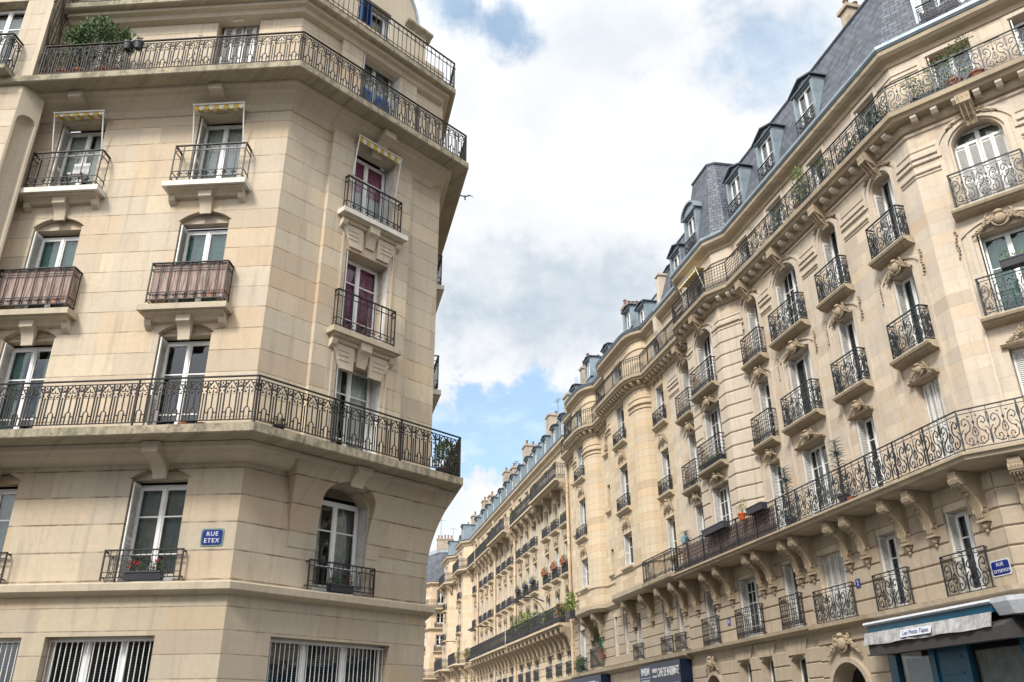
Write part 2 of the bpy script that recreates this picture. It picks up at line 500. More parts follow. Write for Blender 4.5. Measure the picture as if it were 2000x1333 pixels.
    def sweep(s, prof, path, caps=True):
        """closed profile [(out,z)] along a horizontal path seen left to right from outside"""
        cols = [offs(path, o) for o, z in prof]
        n = len(prof); m = len(path)
        vs = []
        for j in range(m):
            for i in range(n):
                vs.append((cols[i][j][0], cols[i][j][1], prof[i][1]))
        fs = []
        for j in range(m-1):
            for i in range(n):
                i2 = (i+1) % n
                fs.append((j*n+i, (j+1)*n+i, (j+1)*n+i2, j*n+i2))
        if caps:
            fs.append(tuple(range(n))); fs.append(tuple((m-1)*n+n-1-i for i in range(n)))
        s.add(vs, fs)


def offs(path, d):
    out = []
    n = len(path)
    for i in range(n):
        def nrm(a, b):
            dx, dy = b[0]-a[0], b[1]-a[1]; L = math.hypot(dx, dy); return (dy/L, -dx/L)
        if i == 0: nx = nrm(path[0], path[1]); out.append((path[0][0]+nx[0]*d, path[0][1]+nx[1]*d)); continue
        if i == n-1: nx = nrm(path[-2], path[-1]); out.append((path[-1][0]+nx[0]*d, path[-1][1]+nx[1]*d)); continue
        a = nrm(path[i-1], path[i]); b = nrm(path[i], path[i+1])
        k = 1 + a[0]*b[0] + a[1]*b[1]
        out.append((path[i][0]+(a[0]+b[0])*d/k, path[i][1]+(a[1]+b[1])*d/k))
    return out


# ---------------------------------------------------------------- objects
WM = {}


def tag(o, label=None, cat=None, group=None, kind=None):
    if label: o['label'] = label
    if cat: o['category'] = cat
    if group: o['group'] = group
    if kind: o['kind'] = kind
    return o


def link(o, parent, M):
    COL.objects.link(o)
    WM[o.name] = M
    if parent is not None:
        o.parent = parent
        o.matrix_local = WM[parent.name].inverted() @ M
    else:
        o.matrix_world = M
        o.matrix_basis = M
    return o


def thing(name, label, cat, loc=(0, 0, 0), group=None, M=None):
    o = bpy.data.objects.new(name, None)
    o.empty_display_size = 0.2
    link(o, None, M if M is not None else T(*loc))
    return tag(o, label, cat, group)


def mesh(mb, name, mats):
    me = bpy.data.meshes.new(name)
    me.from_pydata(mb.v, [], mb.f)
    if isinstance(mats, str): mats = [mats]
    for k in mats: me.materials.append(MATS[k])
    if len(mats) > 1:
        me.polygons.foreach_set('material_index', mb.mi)
    if any(mb.sm):
        me.polygons.foreach_set('use_smooth', mb.sm)
    me.update()
    return me


def ob(name, me, parent, M=I4):
    return link(bpy.data.objects.new(name, me), parent, M)


def part(name, mb, mats, parent, M=I4):
    """mesh whose vertices are given in frame M"""
    return ob(name, mesh(mb, name, mats), parent, M)


def frame(o, xdir):
    L = math.hypot(*xdir); cx, cy = xdir[0]/L, xdir[1]/L
    return Matrix(((cx, -cy, 0, o[0]), (cy, cx, 0, o[1]), (0, 0, 1, 0), (0, 0, 0, 1)))


def fp(F, x, out=0.0):
    p = F @ Vector((x, -out, 0)); return (p.x, p.y)


# ---------------------------------------------------------------- walls with openings
def wall_mb(mb, x0, x1, z0, z1, ops):
    """ops: dict x0,x1,z0,z1 (top of arch), rise (arch rise, 0 = flat), d (reveal depth), lun (lunette recess)"""
    xs = sorted(set([x0, x1] + [v for o in ops for v in (o['x0'], o['x1'])]))
    zs = sorted(set([z0, z1] + [v for o in ops for v in (o['z0'], o['z1'])]))
    for i in range(len(xs)-1):
        for j in range(len(zs)-1):
            a, b, c, d = xs[i], xs[i+1], zs[j], zs[j+1]
            if a < x0-1e-6 or b > x1+1e-6 or c < z0-1e-6 or d > z1+1e-6: continue
            mx, mz = (a+b)/2, (c+d)/2
            if any(o['x0'] < mx < o['x1'] and o['z0'] < mz < o['z1'] for o in ops): continue
            mb.poly([(a, 0, c), (b, 0, c), (b, 0, d), (a, 0, d)])
    for o in ops:
        a, b, c, d, r, dp = o['x0'], o['x1'], o['z0'], o['z1'], o.get('rise', 0), o.get('d', 0.3)
        lun = o.get('lun', 0)
        if r > 0:
            n = 14
            top = []
            w = (b-a)/2
            R = (w*w+r*r)/(2*r)
            t0 = math.asin(min(1, w/R))
            if r >= w: t0 = pi/2; R = w
            for k in range(n+1):
                t = -t0 + 2*t0*k/n
                xx = (a+b)/2 + R*math.sin(t)
                zz = d - R + R*math.cos(t)
                top.append((xx, zz))
            for k in range(n):
                p, q = top[k], top[k+1]
                mb.poly([(p[0], 0, p[1]), (q[0], 0, q[1]), (q[0], 0, d), (p[0], 0, d)])
                dd = lun if lun else dp
                mb.poly([(p[0], 0, p[1]), (q[0], 0, q[1]), (q[0], dd, q[1]), (p[0], dd, p[1])])
            sp = top[0][1]
            if r >= w: sp = d - w
            if lun:
                mb.poly([(x, lun, z) for x, z in top])
                ia, ib = a+o.get('sh', 0.06), b-o.get('sh', 0.06)
                # small side returns beside the opening
                mb.poly([(a, 0, sp), (a, lun, sp), (ia, lun, sp), (ia, 0, sp)])
                mb.poly([(ib, 0, sp), (ib, lun, sp), (b, lun, sp), (b, 0, sp)])
                mb.poly([(a, 0, c), (ia, 0, c), (ia, 0, sp), (a, 0, sp)])
                mb.poly([(ib, 0, c), (b, 0, c), (b, 0, sp), (ib, 0, sp)])
                mb.poly([(ia, lun, sp), (ib, lun, sp), (ib, dp, sp), (ia, dp, sp)])
                a, b = ia, ib
            mb.poly([(a, 0, c), (a, dp, c), (a, dp, sp), (a, 0, sp)])
            mb.poly([(b, 0, c), (b, dp, c), (b, dp, sp), (b, 0, sp)])
        else:
            mb.poly([(a, 0, d), (b, 0, d), (b, dp, d), (a, dp, d)])
            mb.poly([(a, 0, c), (a, dp, c), (a, dp, d), (a, 0, d)])
            mb.poly([(b, 0, c), (b, dp, c), (b, dp, d), (b, 0, d)])
        mb.poly([(a, 0, c), (b, 0, c), (b, dp, c), (a, dp, c)])


def cutspans(x0, x1, z0, z1, ops, pad=0.0):
    """x spans of a course left free by the openings"""
    sp = [(x0, x1)]
    for o in ops:
        if o['z1'] <= z0+1e-4 or o['z0'] >= z1-1e-4: continue
        ns = []
        for a, b in sp:
            oa, obb = o['x0']-pad, o['x1']+pad
            if obb <= a or oa >= b: ns.append((a, b)); continue
            if oa > a: ns.append((a, oa))
            if obb < b: ns.append((obb, b))
        sp = ns
    return [s for s in sp if s[1]-s[0] > 0.06]


def rustic(mb, x0, x1, z0, h, n, out, gap, ops, pad=0.0):
    """banded masonry: bevelled courses standing proud of the wall"""
    for k in range(n):
        a, b = z0+k*h+gap/2, z0+(k+1)*h-gap/2
        for p, q in cutspans(x0, x1, a, b, ops, pad):
            c = min(0.02, out*0.6)
            mb.extr([(0.0, a-0.005), (-out+c, a), (-out, a+c), (-out, b-c), (-out+c, b), (0.0, b+0.005)], p, q)


# ---------------------------------------------------------------- windows
MC = {}


def cached(key, fn):
    if key not in MC: MC[key] = fn()
    return MC[key]


def win_meshes(w, h, rows, cols, fanlight=0.0, white='paint_white'):
    key = ('win', round(w, 2), round(h, 2), tuple(rows), cols, round(fanlight, 2), white)

    def fn():
        m = MB()
        hw = w/2
        m.box(-hw, -hw+0.05, -0.02, 0.06, 0, h); m.box(hw-0.05, hw, -0.02, 0.06, 0, h)
        m.box(-hw+0.05, hw-0.05, -0.02, 0.06, h-0.055, h); m.box(-hw+0.05, hw-0.05, -0.02, 0.06, 0, 0.06)
        hh = h-0.055
        if fanlight:
            m.box(-hw+0.05, hw-0.05, -0.025, 0.06, h-fanlight-0.05, h-fanlight); hh = h-fanlight-0.05
        for sg in (-1, 1):
            a, b = (-hw+0.05, 0.0) if sg < 0 else (0.0, hw-0.05)
            a2, b2 = a+0.004, b-0.004
            m.box(a2, a2+0.055, -0.045, 0.0, 0.06, hh); m.box(b2-0.055, b2, -0.045, 0.0, 0.06, hh)
            m.box(a2+0.055, b2-0.055, -0.045, 0.0, hh-0.06, hh); m.box(a2+0.055, b2-0.055, -0.045, 0.0, 0.06, 0.2)
            for r in rows:
                zz = 0.06 + (hh-0.06)*r
                m.box(a2+0.055, b2-0.055, -0.038, -0.004, zz-0.014, zz+0.014)
            for c in range(1, cols):
                xx = a2+0.055 + (b2-a2-0.11)*c/cols
                m.box(xx-0.012, xx+0.012, -0.036, -0.006, 0.2, hh-0.06)
        m.box(-0.03, 0.03, -0.06, -0.044, 0.06, hh)
        g = MB()
        g.poly([(-hw+0.05, -0.02, 0.06), (hw-0.05, -0.02, 0.06), (hw-0.05, -0.02, h-0.05), (-hw+0.05, -0.02, h-0.05)])
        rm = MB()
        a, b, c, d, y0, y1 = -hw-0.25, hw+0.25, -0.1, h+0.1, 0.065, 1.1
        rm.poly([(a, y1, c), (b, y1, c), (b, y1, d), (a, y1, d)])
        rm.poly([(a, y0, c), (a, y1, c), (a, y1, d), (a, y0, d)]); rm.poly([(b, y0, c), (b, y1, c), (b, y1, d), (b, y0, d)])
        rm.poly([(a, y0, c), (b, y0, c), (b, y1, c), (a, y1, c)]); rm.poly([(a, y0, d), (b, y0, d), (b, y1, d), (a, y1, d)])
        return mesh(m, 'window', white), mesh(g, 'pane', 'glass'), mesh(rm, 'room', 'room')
    return cached(key, fn)


def curtain_mesh(w, h, mat, split, amp):
    def fn():
        m = MB(); m.smooth = True
        spans = [(-w/2, w/2)] if not split else [(-w/2, -w/2+w*split), (w/2-w*split, w/2)]
        for a, b in spans:
            n = max(8, int((b-a)/0.028))
            vs = []; fs = []
            for i in range(n+1):
                x = a+(b-a)*i/n
                y = amp*math.sin(i*1.35)+amp*0.5*math.sin(i*0.53+1)
                vs += [(x, y, 0.02), (x+0.01*math.sin(i), y*0.6, h)]
            for i in range(n): fs.append((2*i, 2*i+2, 2*i+3, 2*i+1))
            m.add(vs, fs)
        return mesh(m, 'curtain', mat)
    return cached(('cur', round(w, 2), round(h, 2), mat, split, amp), fn)


def shutter_mesh(w, h, mat='paint_shutter', leaves=1):
    """louvred shutter in the XZ plane, x from 0 to w"""
    def fn():
        m = MB()
        lw = w/leaves
        for k in range(leaves):
            a, b = k*lw+0.004, (k+1)*lw-0.004
            y0 = -0.03 if leaves == 1 else -0.03-0.012*(k % 2)
            m.box(a, a+0.05, y0, y0+0.03, 0, h); m.box(b-0.05, b, y0, y0+0.03, 0, h)
            mids = [0.0, h*0.42, h-0.08]
            for z in mids: m.box(a+0.05, b-0.05, y0, y0+0.03, z, z+0.08)
            nz = int((h-0.1)/0.048)
            for i in range(nz):
                z = 0.09+i*0.048
                if any(q-0.04 < z < q+0.08 for q in mids): continue
                m.poly([(a+0.05, y0+0.002, z), (b-0.05, y0+0.002, z), (b-0.05, y0+0.028, z+0.036), (a+0.05, y0+0.028, z+0.036)])
        m.poly([(0.02, 0.0, 0.02), (w-0.02, 0.0, 0.02), (w-0.02, 0.0, h-0.02), (0.02, 0.0, h-0.02)])
        return mesh(m, 'shutter', mat)
    return cached(('shut', round(w, 2), round(h, 2), mat, leaves), fn)


def window(B, F, xc, z0, w, h, depth=0.3, rows=(0.33, 0.72), cols=1, cur='curtain_white', split=0, amp=0.015, fan=0.0,
           sh='both', shmat='paint_shutter', shw=None, white='paint_white', name='window', cdy=0.16, arch=0):
    fm, gm, rm = win_meshes(w, h, rows, cols, fan, white)
    M = F @ T(xc, depth, z0)
    o = ob(name, fm, B, M)
    ob('pane', gm, o, M)
    ob('room_interior', rm, o, M)
    if cur:
        ob('curtain', curtain_mesh(w-0.06, h-0.08, cur, split, amp), o, M @ T(0, cdy, 0.04))
    hs = h - arch
    sw = shw or min(depth-0.03, 0.36)
    if sh in ('both', 'left'):
        ob('shutter', shutter_mesh(sw, hs-0.03, shmat), o, F @ T(xc-w/2+0.035, 0.01, z0+0.02) @ RZ(pi/2) @ T(0, 0.0, 0))
    if sh in ('both', 'right'):
        ob('shutter', shutter_mesh(sw, hs-0.03, shmat), o, F @ T(xc+w/2-0.006, 0.01, z0+0.02) @ RZ(pi/2))
    if sh == 'closed':
        ob('shutter', shutter_mesh(w/2-0.02, hs-0.03, shmat, 2), o, F @ T(xc-w/2+0.01, depth-0.09, z0+0.02))
        ob('shutter', shutter_mesh(w/2-0.02, hs-0.03, shmat, 2), o, F @ T(xc+0.01, depth-0.09, z0+0.02))
    if sh == 'half':
        ob('shutter', shutter_mesh(w/2-0.02, hs-0.03, shmat, 2), o, F @ T(xc+0.01, depth-0.09, z0+0.02))
        ob('shutter', shutter_mesh(sw, hs-0.03, shmat), o, F @ T(xc-w/2+0.035, 0.01, z0+0.02) @ RZ(pi/2))
    return o


# ---------------------------------------------------------------- railings (local: x along, z up, y = 0)
def arc(cx, cz, r, a0, a1, n=8, y=0.0, r1=None):
    r1 = r if r1 is None else r1
    return [(cx+(r+(r1-r)*i/n)*math.cos(a0+(a1-a0)*i/n), y, cz+(r+(r1-r)*i/n)*math.sin(a0+(a1-a0)*i/n)) for i in range(n+1)]


def rail_frame(m, L, h, sub=None, t=0.022):
    m.box(0, L, -0.024, 0.024, h-0.022, h)
    m.box(0, L, -0.011, 0.011, 0.03, 0.03+t*0.8)
    if sub: m.box(0, L, -0.009, 0.009, h-sub-0.016, h-sub)


def rail_gothic(m, L, h):
    rail_frame(m, L, h, 0.085)
    n = max(1, round(L/0.355)); p = L/n
    hs = h-0.1
    for k in range(n):
        a = k*p
        for x in (0.06, 0.30):
            m.bar((a+x*p/0.355, 0, 0.03), (a+x*p/0.355, 0, hs), 0.023)
        c = a+0.18*p/0.355
        for sg in (-1, 1):
            m.bar((c+sg*0.048, 0, 0.03), (c+sg*0.048, 0, 0.24), 0.020)
            m.bar((c+sg*0.048, 0, 0.19), (c+sg*0.11, 0, 0.19), 0.019)
            m.oct((c+sg*0.075, 0, 0.19), 0.016, 0.014, 0.019)
        m.tube(arc(c, 0.24, 0.048, pi, 0, 6), 0.0115)
        m.bar((c, 0, 0.288), (c, 0, h-0.3), 0.019)
        # ogee and leaves
        for sg in (-1, 1):
            m.tube([(c+sg*0.12, 0, h-0.36), (c+sg*0.115, 0, h-0.27), (c+sg*0.07, 0, h-0.19), (c+sg*0.012, 0, h-0.1)], 0.013)
            m.oct((c+sg*0.045, 0, h-0.25), 0.034, 0.012, 0.020)
            m.oct((c+sg*0.08, 0, h-0.155), 0.026, 0.011, 0.024)
            m.tube(arc(c+sg*0.15, h-0.2, 0.032, pi*0.5, pi*0.5+sg*1.6*pi, 7), 0.011)
        for sg in (-1, 1):
            m.oct((c+sg*0.06, 0, h-0.33), 0.03, 0.012, 0.02); m.oct((a+sg*0.035, 0, h-0.30), 0.02, 0.012, 0.026)
            m.tube(arc(c+sg*0.1, h-0.31, 0.03, -pi*0.5, -pi*0.5-sg*1.5*pi, 6), 0.008)
        m.oct((c, 0, h-0.225), 0.017, 0.014, 0.055)
        m.oct((c, 0, h-0.3), 0.024, 0.012, 0.02)
        m.oct((a, 0, h-0.14), 0.022, 0.012, 0.03)
        m.tube(arc(a, h-0.19, 0.04, 0.2*pi, -1.2*pi, 7), 0.011)
        m.bar((a, 0, 0.03), (a, 0, h-0.34), 0.019)


def rail_boxy(m, L, h):
    rail_frame(m, L, h, 0.15)
    m.box(0, L, -0.009, 0.009, 0.2, 0.216)
    n = max(1, round(L/0.21)); p = L/n
    for k in range(n+1):
        x = k*p
        m.bar((x, 0, 0.03), (x, 0, h-0.02), 0.019)
        if 0 < k < n or n < 3:
            m.oct((x, 0, h-0.09), 0.018, 0.018, 0.022)
            if k % 1 == 0 and n > 2:
                for dx, dz in ((0, 0.045), (0, -0.045), (0.04, 0), (-0.04, 0)):
                    m.oct((x+dx, -0.012, 0.118+dz), 0.028, 0.014, 0.028)
                m.oct((x, -0.02, 0.118), 0.016, 0.012, 0.016)


def rail_oval(m, L, h):
    rail_frame(m, L, h, 0.11)
    m.box(0, L, -0.008, 0.008, 0.13, 0.144)
    n = max(3, round(L/0.115)); p = L/n
    for k in range(n+1):
        x = k*p
        m.bar((x, 0, 0.03), (x, 0, h-0.02), 0.012)
        if k % 3 == 1 and k < n:
            c = x+p/2
            m.tube([(c-0.0, 0, 0.02), (c-0.026, 0, 0.1), (c-0.028, 0, 0.25), (c-0.026, 0, h-0.2), (c, 0, h-0.11)], 0.006)
            m.tube([(c-0.0, 0, 0.02), (c+0.026, 0, 0.1), (c+0.028, 0, 0.25), (c+0.026, 0, h-0.2), (c, 0, h-0.11)], 0.006)
            m.oct((c, 0, h-0.14), 0.03, 0.012, 0.02); m.oct((c, 0, 0.11), 0.03, 0.012, 0.02)


def rail_rosette(m, L, h):
    rail_frame(m, L, h, 0.2)
    m.box(0, L, -0.008, 0.008, 0.15, 0.164)
    n = max(2, round(L/0.15)); p = L/n
    for k in range(n+1):
        x = k*p
        m.bar((x, 0, 0.03), (x, 0, h-0.02), 0.014)
        if k % 2:
            for dx, dz in ((0, 0.035), (0, -0.035), (0.032, 0), (-0.032, 0)):
                m.oct((x+dx, -0.01, h-0.2+dz), 0.024, 0.014, 0.024)


def spiral(m, cx, cz, r, a0, turns, rr, n=12, y=0.0):
    m.tube(arc(cx, cz, r, a0, a0+turns*2*pi, n, y, r*0.18), rr, 4)


def scroll_panel(m, a, w, z0, h, rr=0.015):
    """one rococo panel: mirrored S scrolls round a central stem"""
    c = a+w/2
    H = h-z0
    for sg in (-1, 1):
        def X(v): return c+sg*v*w
        # big outer S
        m.tube([(X(0.05), 0, z0+0.10*H), (X(0.20), 0, z0+0.07*H), (X(0.36), 0, z0+0.15*H), (X(0.40), 0, z0+0.30*H), (X(0.30), 0, z0+0.42*H),
                (X(0.17), 0, z0+0.50*H), (X(0.12), 0, z0+0.62*H), (X(0.16), 0, z0+0.78*H), (X(0.28), 0, z0+0.86*H), (X(0.38), 0, z0+0.80*H), (X(0.40), 0, z0+0.70*H), (X(0.33), 0, z0+0.64*H), (X(0.27), 0, z0+0.69*H)], rr)
        m.tube([(X(0.20), 0, z0+0.07*H), (X(0.12), 0, z0+0.18*H), (X(0.16), 0, z0+0.28*H), (X(0.25), 0, z0+0.27*H), (X(0.26), 0, z0+0.20*H)], rr*0.9)
        m.tube([(X(0.49), 0, z0+0.05*H), (X(0.47), 0, z0+0.2*H), (X(0.485), 0, z0+0.4*H), (X(0.42), 0, z0+0.5*H), (X(0.36), 0, z0+0.55*H)], rr*0.8)
        m.tube([(X(0.47), 0, z0+0.95*H), (X(0.46), 0, z0+0.75*H), (X(0.49), 0, z0+0.6*H)], rr*0.8)
        m.tube([(X(0.03), 0, z0+0.3*H), (X(0.10), 0, z0+0.38*H), (X(0.06), 0, z0+0.52*H), (X(0.0), 0, z0+0.6*H)], rr*0.9)
        m.oct((X(0.27), 0, z0+0.69*H), 0.03, 0.014, 0.024)
        m.oct((X(0.14), 0, z0+0.9*H), 0.035, 0.012, 0.02)
        m.oct((X(0.34), 0, z0+0.41*H), 0.02, 0.012, 0.045)
        m.oct((X(0.25), 0, z0+0.2*H), 0.025, 0.012, 0.02)
    m.bar((c, 0, z0), (c, 0, h), 0.012)
    m.oct((c, 0, z0+0.72*H), 0.03, 0.014, 0.07)
    m.oct((c, 0, z0+0.45*H), 0.022, 0.014, 0.05)
    m.oct((c, 0, z0+0.15*H), 0.035, 0.014, 0.04)


def rail_scroll(m, L, h):
    rail_frame(m, L, h, 0.1)
    n = max(1, round(L/0.62)); p = L/n
    for k in range(n):
        scroll_panel(m, k*p, p, 0.04, h-0.11)
        m.tube(arc(k*p+p*0.5, h-0.055, 0.032, 0, 2*pi, 8), 0.006)
        if k: m.bar((k*p, 0, 0.03), (k*p, 0, h), 0.013)


def rail_grid(m, L, h):
    rail_frame(m, L, h)
    zb = 0.27
    n = max(2, round(L/0.125)); p = L/n
    for k in range(n+1): m.bar((k*p, 0, 0.03), (k*p, 0, h-0.02), 0.014)
    nz = 5
    for j in range(nz):
        z = zb+(h-zb-0.02)*j/nz
        m.box(0, L, -0.007, 0.007, z-0.007, z+0.007)
    for k in range(n):
        c = k*p+p/2
        spiral(m, c-0.015, 0.1, 0.045, 0, 1.2, 0.009, 8); spiral(m, c+0.015, 0.2, 0.045, pi, 1.2, 0.009, 8)
        m.oct((c, 0, 0.15), 0.05, 0.012, 0.03)


def rail_vert(m, L, h):
    rail_frame(m, L, h, 0.1)
    n = max(2, round(L/0.13)); p = L/n
    for k in range(n+1):
        m.bar((k*p, 0, 0.03), (k*p, 0, h-0.02), 0.017)
        if k < n:
            m.tube(arc(k*p+p/2, h-0.16, 0.045, 0, 2*pi, 6), 0.008)
            m.tube(arc(k*p+p/2, 0.11, 0.045, 0, 2*pi, 6), 0.008)


def rail_far(m, L, h):
    rail_frame(m, L, h, 0.12, 0.03)
    n = max(2, round(L/0.16)); p = L/n
    for k in range(n+1):
        m.bar((k*p, 0, 0.03), (k*p, 0, h-0.02), 0.026, 0.026)
        if k < n: m.oct((k*p+p/2, 0, 0.2), 0.035, 0.02, 0.14); m.oct((k*p+p/2, 0, h-0.22), 0.035, 0.02, 0.08)


def rail_path(B, path, z, h, style, mat='iron', name='balcony_railing', posts=2.1, parent_M=I4):
    """railing along a world polyline"""
    m = MB()
    for i in range(len(path)-1):
        a, b = path[i], path[i+1]
        L = math.hypot(b[0]-a[0], b[1]-a[1])
        m.xf = T(0, 0, z) @ frame(a, (b[0]-a[0], b[1]-a[1]))
        style(m, L, h)
        if posts:
            n = max(1, round(L/posts))
            for k in range(n+1):
                if k == n and i < len(path)-2: continue
                m.box(L*k/n-0.014, L*k/n+0.014, -0.018, 0.018, -0.03, h)
    m.xf = None
    return part(name, m, mat, B, parent_M)


def guard(B, F, xc, z, w, h, proj, style, mat='iron', name='window_guard'):
    """balcony guard with returns, cached by size"""
    def fn():
        m = MB()
        m.xf = T(-w/2, -proj, 0); style(m, w, h)
        if proj > 0.12:
            m.xf = T(-w/2, 0, 0) @ RZ(-pi/2); style(m, proj, h)
            m.xf = T(w/2, -proj, 0) @ RZ(pi/2); style(m, proj, h)
        m.xf = None
        for x in (-w/2, w/2):
            m.box(x-0.013, x+0.013, -proj-0.013, -proj+0.013, -0.02, h)
            if proj <= 0.12:
                m.box(x-0.012, x+0.012, -proj, 0.02, h-0.05, h-0.02); m.box(x-0.012, x+0.012, -proj, 0.02, 0.04, 0.06)
        return mesh(m, name, mat)
    me = cached(('guard', round(w, 2), round(h, 2), proj, style.__name__, mat), fn)
    return ob(name, me, B, F @ T(xc, 0, z))

# ---------------------------------------------------------------- ground and streets
FOLD = (-5.2201, 15.8632); CORN = (-1.9571, 19.3562)
FL = frame(FOLD, (0.9978, -0.0663)); FC = frame(FOLD, (0.6826, 0.7308)); FS = frame(CORN, (-0.2311, 0.9729))
RF = (10.8206, 18.5786)
FR = frame(RF, (0.2311, -0.9729)); FD = frame(RF, (0.7593, -0.6508))


def ground():
    m = MB(); m.poly([(-700, -700, -0.15), (700, -700, -0.15), (700, 700, -0.15), (-700, 700, -0.15)])
    tag(part('ground', m, 'asphalt', None), kind='structure')
    # road surface with its markings
    m = MB()
    m.box(-60, 60, -12, 9, -0.149, -0.12)
    tag(part('road', m, 'asphalt', None), kind='structure')
    m = MB()
    for k in range(8): m.box(-6+k*1.1, -5.5+k*1.1, 5.2, 8.4, -0.119, -0.114)
    tag(part('road_marking', m, 'paint_line', None), kind='structure')
    # pavements with a kerb
    pl = [fp(FL, -40, 0), FOLD, CORN, fp(FS, 90, 0)]
    pr = [fp(FR, -90, 0), RF, fp(FD, 30, 0)]
    for p in (pl, pr):
        m = MB(); m.sweep([(-1.0, -0.2), (2.6, -0.2), (2.6, -0.005), (-1.0, 0.0)], p)
        tag(part('pavement', m, 'pavement', None), kind='structure')
        m = MB(); m.sweep([(2.602, -0.2), (2.8, -0.2), (2.8, -0.01), (2.602, 0.0)], p)
        tag(part('kerb', m, 'kerb', None), kind='structure')


ground()

# ================================================================ LEFT CORNER BUILDING
BL = thing('corner_building', 'pale limestone corner building on the left with two long black iron balconies', 'building', (FOLD[0], FOLD[1], 0))


def isect(F1, o1, F2, o2):
    a = Vector(fp(F1, 0, o1)); d1 = (F1.to_3x3() @ Vector((1, 0, 0))).to_2d()
    b = Vector(fp(F2, 0, o2)); d2 = (F2.to_3x3() @ Vector((1, 0, 0))).to_2d()
    den = d1.x*d2.y-d1.y*d2.x
    t = ((b.x-a.x)*d2.y-(b.y-a.y)*d2.x)/den
    return (a.x+d1.x*t, a.y+d1.y*t)


def lpath(o, os_, x0=-13.0, sx=13.0):
    return [fp(FL, x0, o), isect(FL, o, FC, o), isect(FC, o, FS, os_), fp(FS, sx, os_)]


def op(x0, x1, z0, z1, **k): return dict(x0=x0, x1=x1, z0=z0, z1=z1, **k)


ZL = -6.2
colB, colA = (-2.22, -1.09), (-5.63, -4.51)
# ground storey
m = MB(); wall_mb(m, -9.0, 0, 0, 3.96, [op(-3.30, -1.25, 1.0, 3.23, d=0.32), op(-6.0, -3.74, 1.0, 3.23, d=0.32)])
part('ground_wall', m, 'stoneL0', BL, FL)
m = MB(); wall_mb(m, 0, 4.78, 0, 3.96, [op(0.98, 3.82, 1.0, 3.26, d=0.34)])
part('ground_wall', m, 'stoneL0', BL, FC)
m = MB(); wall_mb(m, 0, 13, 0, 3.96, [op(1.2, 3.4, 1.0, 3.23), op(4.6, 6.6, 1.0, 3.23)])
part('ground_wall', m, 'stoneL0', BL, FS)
# first storey
lun = dict(lun=0.13, sh=0.06, d=0.34)
m = MB()
wall_mb(m, -9.0, 0, 3.96, 6.8, [op(a-0.06, b+0.06, 4.16, 6.36, rise=0.22, **lun) for a, b in (colA, colB)])
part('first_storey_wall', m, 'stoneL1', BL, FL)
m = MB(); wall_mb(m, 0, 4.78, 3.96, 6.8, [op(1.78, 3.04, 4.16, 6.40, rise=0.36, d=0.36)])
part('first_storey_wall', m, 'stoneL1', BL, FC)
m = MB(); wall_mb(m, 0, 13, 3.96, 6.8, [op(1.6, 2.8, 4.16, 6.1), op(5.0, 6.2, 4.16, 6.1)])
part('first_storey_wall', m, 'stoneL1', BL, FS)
# upper storeys
FZ = {2: (6.88, 9.22, 9.52), 3: (9.82, 12.0, 12.32), 4: (12.92, 15.0, 15.32), 5: (15.70, 18.13, 18.13)}
ops = []
for a, b in (colA, colB):
    for f in (2, 3, 4):
        z0, z1, za = FZ[f]
        ops.append(op(a-0.06, b+0.06, z0, za, rise=0.25, **lun))
    ops.append(op(a+0.03, b, 15.70, 18.13, d=0.34))
m = MB(); wall_mb(m, ZL, 0, 6.8, 19.4, ops)
part('upper_wall', m, 'stoneL', BL, FL)
for a_, b_ in ((0, 1.17), (3.69, 4.78)):
    m = MB(); wall_mb(m, a_, b_, 6.8, 19.4, []); part('upper_wall', m, 'stoneL', BL, FC)
FCb = FC @ T(0, -0.12, 0)
cops = [op(1.82, 3.08, FZ[f][0], FZ[f][1], d=0.4) for f in (2, 3)] + [op(1.76, 3.14, FZ[4][0], 15.34, rise=0.28, **lun)] + [op(1.82, 3.08, 15.70, 18.3, d=0.4)]
m = MB(); wall_mb(m, 1.17, 3.69, 6.4, 19.1, cops)
for x in (1.17, 3.69): m.poly([(x, 0, 6.4), (x, 0.13, 6.4), (x, 0.13, 19.1), (x, 0, 19.1)])
m.poly([(1.17, 0, 19.1), (3.69, 0, 19.1), (3.69, 0.13, 19.1), (1.17, 0.13, 19.1)])
part('window_bay', m, 'stoneL', BL, FCb)
m = MB()
wall_mb(m, 0, 13, 6.8, 19.4, [op(1.6, 2.8, FZ[f][0], FZ[f][1]) for f in (2, 3, 4, 5)]+[op(5.0, 6.2, FZ[f][0], FZ[f][1]) for f in (2, 3, 4, 5)])
part('upper_wall', m, 'stoneL', BL, FS)
# back closure and roof
m = MB()
bk = [fp(FL, -13, -9), fp(FL, -3, -9), fp(FS, 13, -9)]
m.poly([(*fp(FS, 13, 0), 0), (*fp(FS, 13, -9), 0), (*fp(FS, 13, -9), 20), (*fp(FS, 13, 0), 20)])
m.poly([(*bk[0], 0), (*bk[2], 0), (*bk[2], 20), (*bk[0], 20)])
m.poly([(*fp(FL, -13, 0.9), 0), (*bk[0], 0), (*bk[0], 20), (*fp(FL, -13, 0.9), 20)])
part('rear_wall', m, 'stoneLp', BL)
m = MB()
po = lpath(-0.62, -0.62)
pt = lpath(-2.2, -2.2)
for i in range(3):
    m.poly([(*po[i], 20.9), (*po[i+1], 20.9), (*pt[i+1], 24.0), (*pt[i], 24.0)])
m.poly([(*pt[0], 24.0), (*pt[1], 24.0), (*pt[2], 24.0), (*pt[3], 24.0), (*bk[2], 24.0), (*bk[0], 24.0)])
part('roof', m, 'zinc_dark', BL)
